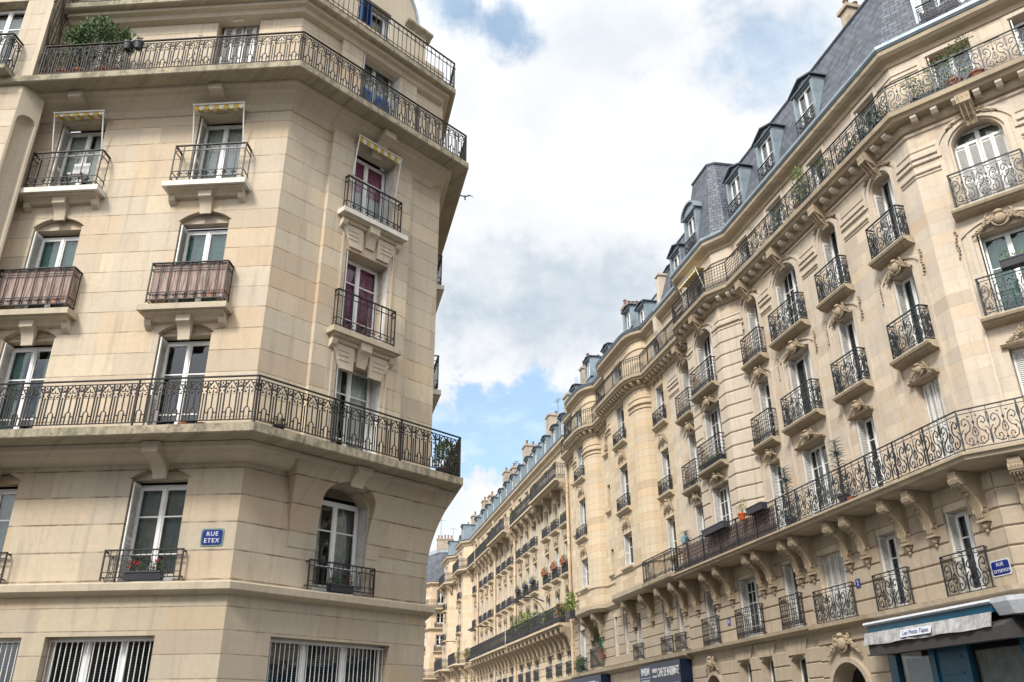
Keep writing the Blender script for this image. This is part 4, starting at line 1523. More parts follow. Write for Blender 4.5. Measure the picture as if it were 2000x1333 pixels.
def balcony_small(B, F, xc, zs, w, off, mat='slabR'):
    def fn():
        m = MB()
        m.extr([(0, 0), (-off, 0), (-off-0.01, -0.04), (-off+0.015, -0.10), (-off+0.07, -0.11), (-off+0.10, -0.155), (-off*0.4, -0.19), (0, -0.22)], -w/2, w/2)
        return mesh(m, 'balcony_slab', mat)
    return ob('balcony_slab', cached(('bs', round(w, 2), off, mat), fn), B, F @ T(xc, 0, zs))


def surround(B, F, xc, w, z0, z1, mat='stoneRp', t=0.09, pr=0.035, gap=0.0):
    def fn():
        m = MB()
        a = w/2+gap
        m.box(-a-t, -a, -pr, 0, 0, z1-z0); m.box(a, a+t, -pr, 0, 0, z1-z0); m.box(-a, a, -pr, 0, z1-z0-t, z1-z0)
        return mesh(m, 'window_surround', mat)
    return ob('window_surround', cached(('sur', round(w, 2), round(z1-z0, 2), mat, t, pr, gap), fn), B, F @ T(xc, 0, z0))


def voussoir_head(m, xc, w, z, h, out):
    """fan of keystone blocks over an opening"""
    n = 5
    for k in range(n):
        a0, a1 = -w/2-0.1+(w+0.2)*k/n, -w/2-0.1+(w+0.2)*(k+1)/n
        b0, b1 = a0*1.5, a1*1.5
        m.extry([(xc+a0+0.012, z), (xc+a1-0.012, z), (xc+b1-0.012, z+h), (xc+b0+0.012, z+h)], -out, 0)


# ================================================================ building A : corner with scrolled ironwork
BA = thing('corner_building', 'cream stone corner building on the right with scrolled iron balconies and blue cafe front', 'building', (RF[0], RF[1], 0))
UA, DA = 7.9, 9.5
pathA = [fp(FR, -UA, 0), RF, fp(FD, DA, 0)]
colsR = [(-1.33, 0.84), (-4.02, 0.82), (-6.68, 1.36)]
colsD = [(1.60, 1.22), (5.6, 1.22)]
Z1 = (4.36, 6.33); Z2 = (7.14, 9.66); Z3 = (10.46, 12.74); Z4 = (13.50, 15.98); Z5 = (16.86, 18.52)
RISE = 0.40


def ops_for(cols, top=True):
    o = []
    for x, w in cols:
        a, b = x-w/2, x+w/2
        o += [op(a, b, *Z1, d=0.3), op(a, b, *Z2, d=0.32), op(a, b, *Z3, d=0.32), op(a, b, *Z4, rise=RISE if w < 1.0 else 0.5, d=0.36)]
    return o


top5R = [(-1.25, 0.92), (-3.95, 0.9), (-6.6, 1.0)]
top5D = [(1.52, 1.1), (3.60, 1.1), (6.0, 1.1)]
for F, x0, x1, cols, t5 in ((FR, -UA, 0, colsR, top5R), (FD, 0, DA, colsD, top5D)):
    m = MB()
    wall_mb(m, x0, x1, 4.2, 19.3, ops_for(cols) + [op(x-w/2, x+w/2, *Z5, d=0.3) for x, w in t5])
    part('wall', m, 'stoneR', BA, F)
    # rusticated first storey
    m = MB(); rustic(m, x0, x1, 4.36, 0.424, 6, 0.045, 0.04, ops_for(cols), 0.0)
    part('rusticated_courses', m, 'stoneR0', BA, F)
# ground storey: stone from the cafe to the neighbour, cafe front elsewhere
gops = [op(-7.45, -5.75, 0, 3.30, rise=0.84, d=0.55)]
m = MB(); wall_mb(m, -4.80, 0, 3.95, 4.2, []); part('ground_wall', m, 'stoneR0', BA, FR)
m = MB(); wall_mb(m, -UA, -4.80, 0, 4.2, gops)
rustic(m, -UA, -4.8, 0.3, 0.44, 9, 0.05, 0.03, [op(-7.55, -5.65, 0, 3.4)], 0.0)
part('ground_wall', m, 'stoneR0', BA, FR)
m = MB(); wall_mb(m, 0, DA, 3.95, 4.2, []); part('ground_wall', m, 'stoneR0', BA, FD)
m = MB(); m.poly([(*pathA[0], 0), (*offs(pathA, -9)[0], 0), (*offs(pathA, -9)[0], 19), (*pathA[0], 19)])
m.poly([(*pathA[2], 0), (*offs(pathA, -9)[2], 0), (*offs(pathA, -9)[2], 22.5), (*pathA[2], 22.5)])
part('party_wall', m, 'stoneRp', BA)
# arched door with carved surround
arch_mould(BA, FR, -7.45, -5.75, 3.30, 0.84, 0.12, 0.14, 0.0, 'stoneR0', 'door_surround')
ob('cartouche', cartouche_mesh(1.5, 0.62, 4), BA, FR @ T(-6.6, -0.08, 3.72))
m = MB(); m.box(-7.45, -5.75, 0.5, 0.55, 0, 3.3)
dr = part('street_door', m, 'door_dark', BA, FR)
m = MB(); m.xf = FR.inverted() @ FR @ T(-7.45, 0.47, 0.9)
for k in range(3): scroll_panel(m, 0.05+k*0.53, 0.53, 0.0, 2.2, 0.012)
part('iron_grille', m, 'iron', dr, FR)
# course above ground storey
m = MB(); m.sweep([(0, 4.16), (0.10, 4.18), (0.14, 4.24), (0.30, 4.27), (0.32, 4.38), (0.0, 4.40)], pathA)
part('string_course', m, 'slabR', BA)
# lower slab with consoles
m = MB(); m.sweep([(0, 6.93), (0.62, 6.95), (0.70, 7.0), (0.84, 7.02), (0.86, 7.10), (0.92, 7.12), (0.92, 7.18), (0, 7.18)], pathA)
part('balcony_slab', m, 'slabR', BA)
for x in (-0.42, -2.12, -3.12, -4.85, -5.66, -7.56): ob('console', console_mesh(), BA, FR @ T(x, -0.03, 6.93))
for x in (0.62, 2.6, 4.6, 6.6): ob('console', console_mesh(), BA, FD @ T(x, -0.03, 6.93))
rail_path(BA, offs(pathA, 0.80), 7.22, 0.96, rail_scroll, 'iron_blue', posts=1.24)
# top slab, modillions, frieze
m = MB(); m.sweep([(0, 16.34), (0.10, 16.36), (0.13, 16.42), (0.14, 16.60), (0.42, 16.62), (0.46, 16.70), (0.54, 16.73), (0.56, 16.86), (0, 16.88)], pathA)
part('balcony_slab', m, 'slabR', BA)
modillions(BA, [(FR, -UA, -0.1, 0), (FD, 0.1, DA, 0)], 16.60, 0.52)
rail_path(BA, offs(pathA, 0.46), 16.90, 0.93, rail_scroll, 'iron_blue', posts=1.24)
m = MB(); m.sweep([(0, 16.20), (0.05, 16.22), (0.07, 16.28), (0, 16.30)], pathA); part('frieze_moulding', m, 'stoneRp', BA)
# cornice and gutter
m = MB(); m.sweep([(0, 18.70), (0.05, 18.72), (0.08, 18.84), (0.26, 18.92), (0.34, 19.0), (0.36, 19.12), (0, 19.14)], pathA)
part('cornice', m, 'slabR', BA)
m = MB(); m.sweep([(0, 19.14), (0.38, 19.13), (0.43, 19.2), (0.43, 19.3), (0.38, 19.3), (0.2, 19.32), (0, 19.32)], pathA)
part('gutter', m, 'zinc', BA)
mansard(BA, pathA, 19.3, 22.75, 0.16, -0.92)
for F, cols, sx in ((FR, colsR, -1), (FD, colsD, 1)):
    for i, (x, w) in enumerate(cols):
        a, b = x-w/2, x+w/2
        wide = w > 1.0
        # strings between the arched windows
        # windows floor by floor
        rr = random.Random(i*7+(3 if sx > 0 else 0))
        window(BA, F, x, Z1[0], w, Z1[1]-Z1[0], 0.3, rows=(0.7,), cur='curtain_grey' if i != 2 else None, split=0.35, sh='closed' if (sx < 0 and i == 2) else 'left', shw=0.28)
        window(BA, F, x, Z2[0], w, Z2[1]-Z2[0], 0.32, rows=(0.25, 0.5, 0.75), cols=2 if wide else 1, cur=('curtain_white' if wide else None), sh='closed' if i == 0 else 'left', shw=0.30)
        window(BA, F, x, Z3[0], w, Z3[1]-Z3[0], 0.32, rows=(0.6,), cur='curtain_green' if i == 0 else None, sh='half' if wide and sx < 0 else 'left', shw=0.30)
        window(BA, F, x, Z4[0], w, Z4[1]-Z4[0], 0.36, rows=(0.3, 0.5, 0.7) if wide else (0.62,), cols=2 if wide and sx < 0 else 1, cur=None if i else 'curtain_white', sh='closed' if (sx > 0 and i == 0) else 'left', shw=0.33, arch=0.42)
        gw = w+0.46
        guard(BA, F, x, Z1[0]+0.03, w+0.62, 0.95, 0.12, rail_scroll, 'iron_blue')
        for z in (Z3[0], Z4[0]):
            balcony_small(BA, F, x, z-0.03, gw+0.24, 0.34)
            guard(BA, F, x, z+0.02, gw, 0.98, 0.27, rail_scroll, 'iron_blue', 'balcony_railing')
        arch_mould(BA, F, a-0.06, b+0.06, Z4[1]+0.05, (RISE if not wide else 0.5), 0.06, 0.12, 13.6)
        arch_mould(BA, F, a-0.26, b+0.26, Z4[1]+0.22, (RISE if not wide else 0.5)+0.05, 0.04, 0.09, 15.3)
        # head console and scrolls above the arch
        m = MB(); m.xf = T(x, 0, 0); bracket_mb(m, 0.36, 16.60, 15.86, 0.46)
        for q in (-0.12, 0, 0.12): m.tube([(q, -0.47, 16.5), (q, -0.40, 16.3), (q, -0.2, 16.0), (q, -0.08, 15.88)], 0.02, 4)
        part('head_console', m, 'carved', BA, F)
        ob('cartouche', cartouche_mesh(1.1, 0.34, 2), BA, F @ T(x, -0.03, 16.10))
        # framed column of windows, carved heads and garlands
        arch_mould(BA, F, a-0.34, b+0.34, Z3[1]+0.34, 0.34, 0.045, 0.07, 7.25)
        arch_mould(BA, F, a-0.10, b+0.10, Z3[1]+0.14, 0.16, 0.05, 0.10, Z3[0]+0.3)
        ob('cartouche', cartouche_mesh(0.92 if not wide else 1.2, 0.52, 1), BA, F @ T(x, -0.07, Z3[1]+0.12))
        ob('cartouche', cartouche_mesh(0.84 if not wide else 1.1, 0.36, 5), BA, F @ T(x, -0.07, Z2[1]+0.22))
        m = MB(); m.extr([(0, 0), (-0.10, 0.0), (-0.14, 0.05), (-0.06, 0.1), (0, 0.12)], -w/2-0.12, w/2+0.12)
        ob('window_head', mesh(m, 'window_head', 'carved'), BA, F @ T(x, 0, Z2[1]))
        for sg in (-1, 1): ob('garland', drop_mesh(), BA, F @ T(x+sg*(w/2+0.44), 0, Z3[1]+0.25))
    o4 = [op(x-w/2-0.34, x+w/2+0.34, 14.0, 16.0) for x, w in cols]
    x0, x1 = (-UA, 0) if sx < 0 else (0, DA)
    for z0, z1, pr in ((14.90, 14.94, 0.03), (15.00, 15.08, 0.05), (15.28, 15.40, 0.06), (15.43, 15.56, 0.09), (15.70, 15.74, 0.03)):
        for p, q in cutspans(x0, x1, z0, z1, o4):
            m = MB(); m.extr([(0, z0), (-pr*0.6, z0), (-pr, z0+0.02), (-pr, z1-0.01), (0, z1)], p, q)
            part('string_moulding', m, 'stoneRp', BA, F)
    # attic storey: window frames and panels
    t5 = top5R if sx < 0 else top5D
    for i, (x, w) in enumerate(t5):
        surround(BA, F, x, w, Z5[0], Z5[1]+0.14, gap=0.02, t=0.12)
        window(BA, F, x, Z5[0], w, Z5[1]-Z5[0], 0.3, rows=(0.6,), cur='curtain_white' if i % 2 == 0 else None, sh='left', shw=0.26)
    for i in range(len(t5)-1):
        xa, xb = sorted((t5[i][0], t5[i+1][0]))
        if xb-xa < 2.4 and sx > 0: xa, xb = xa+0.8, xb-0.8
        else: xa, xb = xa+0.85, xb-0.85
        m = MB()
        for z0, z1 in ((17.1, 18.2),):
            m.box(xa, xb, -0.03, 0, z1-0.05, z1); m.box(xa, xb, -0.03, 0, z0, z0+0.05); m.box(xa, xa+0.05, -0.03, 0, z0+0.05, z1-0.05); m.box(xb-0.05, xb, -0.03, 0, z0+0.05, z1-0.05)
        part('wall_panel', m, 'stoneRp', BA, F)
m = MB()
for F, xa, xb in ((FR, -0.62, 0.0), (FD, 0.0, 0.72)):
    m.xf = F
    m.box(xa, xb, -0.03, 0, 18.40, 18.45); m.box(xa, xb, -0.03, 0, 18.25, 18.28)
m.xf = None
part('wall_panel', m, 'stoneRp', BA)
for x, w in ((-3.9, 0.95), (-6.55, 0.95)): dormer(BA, FR, x, 19.62, w, 1.72, rail=rail_scroll, out=0.02)
dormer(BA, FD, 1.62, 19.62, 1.0, 1.85, rail=rail_scroll, out=0.02)
dormer(BA, FD, 5.2, 19.62, 1.0, 1.85, rail=rail_scroll, out=0.02)
chimney(BA, FR, -2.5, -1.5, 22.3, 23.75, 0.42, 0.7, 2)
chimney(BA, FR, -7.9, -2.6, 21.5, 23.6, 0.6, 1.6, 4)

# cafe front
cf = MB()
for F, x0, x1 in ((FR, -4.78, 0.0), (FD, 0.0, DA)):
    cf.xf = F
    cf.m = 0
    cf.box(x0, x1, 0.02, 0.10, 3.35, 3.95)
    n = 2 if F is FR else 4
    cuts = [-4.78, -4.45, -3.15, -1.95, -0.32, 0.0] if F is FR else [0, 0.34, 2.6, 3.0, 5.2, 5.6, 8.0, DA]
    posts = [(-4.78, -4.50), (-3.25, -3.05), (-2.10, -1.92), (-0.34, 0.0)] if F is FR else [(0, 0.34), (2.6, 2.9), (5.4, 5.7), (8.2, 8.5)]
    for a, b in posts: cf.box(a, b, -0.05, 0.12, 0, 3.35)
    cf.box(x0, x1, -0.02, 0.1, 0, 0.6)
    if F is FR:
        cf.box(-3.05, -2.10, 0.0, 0.08, 2.62, 3.35)
        cf.box(-2.95, -2.2, -0.02, 0.0, 2.75, 2.80); cf.box(-2.95, -2.2, -0.02, 0.0, 3.1, 3.15)
        cf.box(-3.05, -2.92, 0.0, 0.06, 0.6, 2.62); cf.box(-2.23, -2.10, 0.0, 0.06, 0.6, 2.62)
        cf.box(-2.92, -2.23, 0.0, 0.06, 2.5, 2.62)
cf.xf = None
sf = part('cafe_front', cf, 'shop_blue', BA)
g = MB()
for F, x0, x1 in ((FR, -4.5, -0.34), (FD, 0.34, DA)):
    g.xf = F; g.poly([(x0, 0.05, 0.6), (x1, 0.05, 0.6), (x1, 0.05, 3.35), (x0, 0.05, 3.35)])
part('pane', g, 'glass', sf)
g = MB()
for F, x0, x1 in ((FR, -4.78, 0), (FD, 0, DA)):
    g.xf = F; g.box(x0, x1, 0.95, 1.0, 0, 4.0)
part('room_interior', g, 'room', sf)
for F, a, b in ((FR, -4.46, -3.28), (FR, -2.0, -0.40), (FD, 0.4, 2.55)):
    ob('curtain', curtain_mesh(b-a, 2.6, 'curtain_grey', 0, 0.03), sf, F @ T((a+b)/2, 0.22, 0.62))
m = MB(); m.box(-2.90, -2.25, 0.03, 0.04, 0.8, 2.46); part('door_panel', m, 'curtain_green', sf, FR)

# its awning
AW = thing('cafe_awning', 'grey marbled cafe awning with white casing above the blue cafe front', 'awning', (RF[0], RF[1], 3.5))
m = MB()
m.extr([(0.0, 4.15), (-0.58, 4.12), (-0.60, 4.07), (-0.55, 4.03), (0.0, 4.04)], -4.85, -0.30)
part('casing', m, 'sign_white', AW, FR)
m = MB(); m.box(-4.8, -0.34, -0.52, -0.3, 3.86, 4.03); part('blue_strip', m, 'shop_blue', AW, FR)
m = MB()
N = 30
xs = [-4.82+4.5*k/N for k in range(N+1)]
top = [(x, -0.60, 3.86) for x in xs]; bot = [(x, -0.70+0.022*math.sin(k*1.9)+0.02*math.sin(k*0.5), 3.55+0.012*math.sin(k*0.7)) for k, x in enumerate(xs)]
b2 = [(x, -0.688+0.022*math.sin(k*1.9)+0.02*math.sin(k*0.5), 3.55+0.012*math.sin(k*0.7)) for k, x in enumerate(xs)]; t2 = [(x, -0.585, 3.86) for x in xs]
n1 = N+1
m.add(top+bot+b2+t2, [(i, i+1, n1+i+1, n1+i) for i in range(N)] + [(n1+i, n1+i+1, 2*n1+i+1, 2*n1+i) for i in range(N)] + [(2*n1+i, 2*n1+i+1, 3*n1+i+1, 3*n1+i) for i in range(N)])
vl = part('valance', m, 'awning_marble', AW, FR)
m = MB(); m.extr([(-0.02, 3.34), (-0.62, 3.30), (-0.64, 3.56), (-0.02, 3.86)], -4.70, -0.05); part('canopy', m, 'awning_under', AW, FR)
m = MB(); m.xf = FD; m.extr([(-0.02, 3.34), (-0.62, 3.30), (-0.64, 3.56), (-0.02, 3.86)], 0.05, 6.0); m.xf = None
part('canopy', m, 'awning_under', AW)
m = MB(); m.extr([(0.0, 4.15), (-0.58, 4.12), (-0.60, 4.07), (-0.55, 4.03), (0.0, 4.04)], 0.30, 7.0); part('casing', m, 'sign_white', AW, FD)
m = MB(); m.box(0.45, 7.0, -0.52, -0.3, 3.86, 4.03); part('blue_strip', m, 'shop_blue', AW, FD)
m = MB()
c0 = offs([fp(FR, -0.30, 0), RF, fp(FD, 0.30, 0)], 0.0)
m.sweep([(0.0, 3.78), (0.42, 3.78), (0.56, 4.03), (0.58, 4.13), (0, 4.15)], [fp(FR, -0.295, 0), RF, fp(FD, 0.295, 0)])
part('corner_casing', m, 'sign_white', AW)


def text(txt, size, M, parent, mat, ext=0.004, name='lettering', sx=1.0, bold=0.0, spacing=1.0):
    cu = bpy.data.curves.new('t', 'FONT')
    cu.body = txt; cu.size = size; cu.extrude = ext; cu.align_x = 'CENTER'; cu.align_y = 'CENTER'; cu.offset = bold; cu.space_character = spacing
    to = bpy.data.objects.new('t', cu); COL.objects.link(to)
    dg = bpy.context.evaluated_depsgraph_get(); dg.update()
    me = bpy.data.meshes.new_from_object(to.evaluated_get(dg))
    bpy.data.objects.remove(to, do_unlink=True)
    me.name = name; me.materials.clear(); me.materials.append(MATS[mat])
    return ob(name, me, parent, M @ RX(pi/2) @ Matrix.Diagonal((sx, 1, 1, 1)))


VT = FR @ T(-2.72, -0.685, 3.70) @ RX(rad(-17))
m = MB(); m.box(-0.56, 0.56, -0.012, 0.0, -0.09, 0.09); part('name_patch', m, 'sign_white', AW, VT)
text('Les Petits Tapas', 0.145, VT @ T(0, -0.017, 0), AW, 'sign_blue', 0.002, bold=0.0)


def street_sign(F, xc, z, w, h, lines, label, border, out=0.03):
    t = thing('street_sign', label, 'street sign', M=F @ T(xc, -out, z))
    M = F @ T(xc, -out, z)
    def rr(w, h, r):
        p = []
        for cx, cz, a in ((w/2-r, h/2-r, 0), (-w/2+r, h/2-r, pi/2), (-w/2+r, -h/2+r, pi), (w/2-r, -h/2+r, 1.5*pi)):
            for k in range(5): p.append((cx+r*math.cos(a+pi/2*k/4), cz+r*math.sin(a+pi/2*k/4)))
        return p
    m = MB(); m.extry(rr(w, h, 0.04), -0.012, 0.0); part('border', m, border, t, M)
    m = MB(); m.extry(rr(w-0.05, h-0.05, 0.05), -0.018, -0.0125); part('plate', m, 'sign_blue', t, M)
    for s, sz, dz in lines:
        text(s, sz, M @ T(0, -0.021, dz), t, 'sign_white', 0.002, bold=0.0012, spacing=1.18)
    return t


street_sign(FL, -0.445, 4.965, 0.44, 0.33, [('RUE', 0.115, 0.06), ('ETEX', 0.115, -0.065)], 'blue street name plate reading RUE ETEX on the left building', 'sign_green', 0.0)
street_sign(FR, -0.33, 4.80, 0.56, 0.34, [('RUE', 0.105, 0.07), ('COYSEVOX', 0.095, -0.07)], 'blue street name plate reading RUE COYSEVOX above the cafe corner', 'sign_white', 0.05)


def number_plate(F, x, z, s, label):
    t = thing('house_number', label, 'house number', M=F @ T(x, -0.05, z))
    M = F @ T(x, -0.05, z)
    m = MB(); m.box(-0.1, 0.1, -0.012, 0, -0.12, 0.12); part('plate', m, 'sign_blue', t, M)
    text(s, 0.18, M @ T(0, -0.014, 0), t, 'sign_white', 0.002, bold=0.001)


number_plate(FR, -5.5, 5.26, '2', 'small blue house number 2 beside the scrolled window guards')
number_plate(FR, -13.35, 5.12, '4', 'small blue house number 4 between the grid window guards')

# ================================================================ building B : bow between banded piers, grid ironwork
BB = thing('apartment_building', 'cream stone building with a central bow between banded piers and square grid railings', 'building', (*fp(FR, -12.2, 0), 0))
UB0, UB1 = -16.75, -7.9
BO = 0.5
bow = [(-14.15, 0), (-13.45, BO), (-10.65, BO), (-9.80, 0)]
outl = [(UB0, 0)] + bow + [(UB1, 0)]
pathB = LP(FR, outl)
FBc = FR @ T(0, -BO, 0)
c4, c5, c6 = (-9.02, 0.80), (-12.05, 1.40), (-14.95, 0.86)
wB = [(c4, FR), (c5, FBc), (c6, FR)]


def opsB(c, f1=True):
    x, w = c; a, b = x-w/2, x+w/2
    return [op(a, b, 7.14, 9.78, d=0.32), op(a, b, 10.46, 12.74 if w < 1 else 12.84, d=0.32), op(a, b, 13.5, 15.98, rise=0.40 if w < 1 else 0.52, d=0.36), op(a, b, 16.86, 18.45, d=0.3)]


m = MB(); wall_mb(m, UB0, -14.15, 6.9, 19.3, opsB(c6)); part('wall', m, 'stoneR', BB, FR)
m = MB(); wall_mb(m, -9.80, UB1, 6.9, 19.3, opsB(c4)); part('wall', m, 'stoneR', BB, FR)
m = MB(); wall_mb(m, -13.45, -10.65, 6.9, 19.3, opsB(c5)); part('bow_front', m, 'stoneR', BB, FBc)
for a, b in ((bow[0], bow[1]), (bow[2], bow[3])):
    Fs, L = seg_frame(FR, a, b)
    m = MB(); wall_mb(m, 0, L, 6.9, 19.3, []); part('bow_side', m, 'stoneR', BB, Fs)
# first storey and ground storey
b1 = [op(x-w/2, x+w/2, 4.42, 6.42, d=0.32) for x, w in ((-9.0, 0.8), (-11.75, 1.4), (-14.75, 0.9))]
m = MB(); wall_mb(m, UB0, UB1, 4.2, 6.95, b1); part('wall', m, 'stoneR', BB, FR)
m = MB(); rustic(m, UB0, UB1, 4.42, 0.415, 6, 0.045, 0.04, b1); part('rusticated_courses', m, 'stoneR0', BB, FR)
b0 = [op(-9.65, -8.75, 2.0, 3.70, rise=0.16, d=0.32), op(-11.5, -10.68, 2.0, 3.78, rise=0.16, d=0.32), op(-13.05, -12.2, 2.0, 3.80, rise=0.16, d=0.32), op(-15.6, -14.4, 0.0, 3.45, rise=0.55, d=0.5)]
m = MB(); wall_mb(m, UB0, UB1, 0, 4.2, b0)
rustic(m, UB0, UB1, 0.4, 0.43, 8, 0.045, 0.028, b0, 0.03)
for x, z in ((-9.2, 3.70), (-11.09, 3.78), (-12.62, 3.80)): voussoir_head(m, x, 0.8, z, 0.42, 0.05)
part('ground_wall', m, 'stoneR0', BB, FR)
for x, w, h in ((-9.2, 0.9, 1.7), (-11.09, 0.82, 1.78), (-12.62, 0.85, 1.8)):
    window(BB, FR, x, 2.0, w, h, 0.32, rows=(0.5,), cur='curtain_grey', sh='right', shw=0.22)
m = MB(); m.box(-15.6, -14.4, 0.45, 0.5, 0, 3.45); part('street_door', m, 'door_dark', BB, FR)
arch_mould(BB, FR, -15.6, -14.4, 3.45, 0.55, 0.1, 0.12, 0, 'stoneR0', 'door_surround')
ob('cartouche', cartouche_mesh(1.0, 0.56, 6), BB, FR @ T(-15.0, -0.08, 3.78))
m = MB(); m.sweep([(0, 4.22), (0.10, 4.24), (0.2, 4.30), (0.3, 4.32), (0.32, 4.42), (0.0, 4.44)], LP(FR, [(UB0, 0), (UB1, 0)]))
part('string_course', m, 'slabR', BB)
# banded piers of the bow
lp = [(-14.15, 0), (-13.45, BO), (-12.86, BO)]; rp = [(-11.24, BO), (-10.65, BO), (-9.80, 0)]
for side in (lp, rp):
    m = MB()
    P = [(x, -o) for x, o in side]
    k = 0
    z = 7.25
    while z < 15.0:
        a, b = z+0.018, z+0.505-0.018
        m.sweep([(0.0, a-0.01), (0.035, a), (0.055, a+0.03), (0.055, b-0.03), (0.035, b), (0.0, b+0.01)], P)
        z += 0.505
    for z0, z1, pr in ((15.34, 15.42, 0.05), (15.50, 15.62, 0.08), (15.76, 15.80, 0.03)):
        m.sweep([(0, z0), (pr*0.6, z0), (pr, z0+0.02), (pr, z1), (0, z1)], P)
    part('banded_pier', m, 'stoneRp', BB, FR)
# strings on the flat parts
for z0, z1, pr in ((14.90, 14.94, 0.03), (15.00, 15.08, 0.05), (15.28, 15.40, 0.06), (15.43, 15.56, 0.09), (15.70, 15.74, 0.03)):
    for a, b in ((-9.80, -9.62), (-8.42, UB1), (-14.3, -14.15), (UB0, -15.6)):
        m = MB(); m.extr([(0, z0), (-pr*0.6, z0), (-pr, z0+0.02), (-pr, z1-0.01), (0, z1)], min(a, b), max(a, b))
        part('string_moulding', m, 'stoneRp', BB, FR)
# slabs
m = MB(); m.sweep([(0, 6.93), (0.62, 6.95), (0.70, 7.0), (0.84, 7.02), (0.86, 7.10), (0.92, 7.12), (0.92, 7.18), (0, 7.18)], LP(FR, [(-16.1, 0), (UB1-0.003, 0)]))
part('balcony_slab', m, 'slabR', BB)
for x in (-8.22, -9.92, -10.58, -12.85, -14.0, -15.75): ob('console', console_mesh(), BB, FR @ T(x, -0.03, 6.93))
rail_path(BB, LP(FR, [(-15.95, 0.02), (-15.95, 0.80), (UB1-0.03, 0.80)]), 7.22, 0.96, rail_grid, 'iron', posts=1.25)
m = MB(); m.sweep([(0, 16.34), (0.10, 16.36), (0.13, 16.42), (0.14, 16.60), (0.42, 16.62), (0.46, 16.70), (0.54, 16.73), (0.56, 16.86), (0, 16.88)], pathB)
part('balcony_slab', m, 'slabR', BB)
modillions(BB, [(FR, -9.8, UB1, 0), (FR, UB0, -14.15, 0), (FBc, -13.45, -10.65, 0)] + [(seg_frame(FR, *q)[0], 0.1, seg_frame(FR, *q)[1], 0) for q in ((bow[0], bow[1]), (bow[2], bow[3]))], 16.60, 0.46)
rail_path(BB, offs(pathB, 0.46), 16.90, 0.93, rail_grid, 'iron', posts=1.5)
m = MB(); m.sweep([(0, 18.70), (0.05, 18.72), (0.08, 18.84), (0.26, 18.92), (0.34, 19.0), (0.36, 19.12), (0, 19.14)], pathB); part('cornice', m, 'slabR', BB)
m = MB(); m.sweep([(0, 19.14), (0.38, 19.13), (0.43, 19.2), (0.43, 19.3), (0.38, 19.3), (0.2, 19.32), (0, 19.32)], pathB); part('gutter', m, 'zinc', BB)
m = MB(); m.sweep([(0, 18.22), (0.05, 18.25), (0.05, 18.30), (0, 18.33)], pathB); part('attic_moulding', m, 'stoneRp', BB)
mansard(BB, LP(FR, [(UB0, 0), (UB1, 0)]), 19.3, 22.75, 0.16, -0.92)
# steep pavilion roof over the bow
m = MB()
base = LP(FR, [(-13.5, -2.6), (-13.35, 0.1), (-13.05, 0.62), (-10.25, 0.62), (-9.85, 0.1), (-9.7, -2.6)])
tp = LP(FR, [(-12.75, -1.7), (-12.75, -0.35), (-12.55, -0.1), (-11.1, -0.1), (-10.9, -0.35), (-10.85, -1.5)])
for i in range(5): m.poly([(*base[i], 19.3), (*base[i+1], 19.3), (*tp[i+1], 23.4), (*tp[i], 23.4)])
m.poly([(*p, 23.4) for p in tp]); m.poly([(*base[0], 19.3), (*tp[0], 23.4), (*tp[-1], 23.4), (*base[-1], 19.3)])
part('pavilion_roof', m, 'slate', BB)
m = MB(); m.tube([(*p, 23.45) for p in tp], 0.07, 6); part('roof_ridge', m, 'zinc_dark', BB)
dormer(BB, FR, -9.0, 19.62, 0.92, 1.75, rail=rail_scroll, out=0.02)
dormer(BB, FBc, -12.0, 19.62, 0.9, 1.75, back=1.6, arched=True, rail=rail_scroll, out=0.02)
dormer(BB, FR, -14.75, 19.55, 0.92, 1.65, rail=rail_scroll, out=0.02)
dormer(BB, FR, -16.6, 20.1, 0.8, 1.3, rail=None, out=-0.5, gable=0.1)
chimney(BB, FR, -14.9, -1.9, 21.8, 23.6, 0.6, 1.4, 3, 0.12)
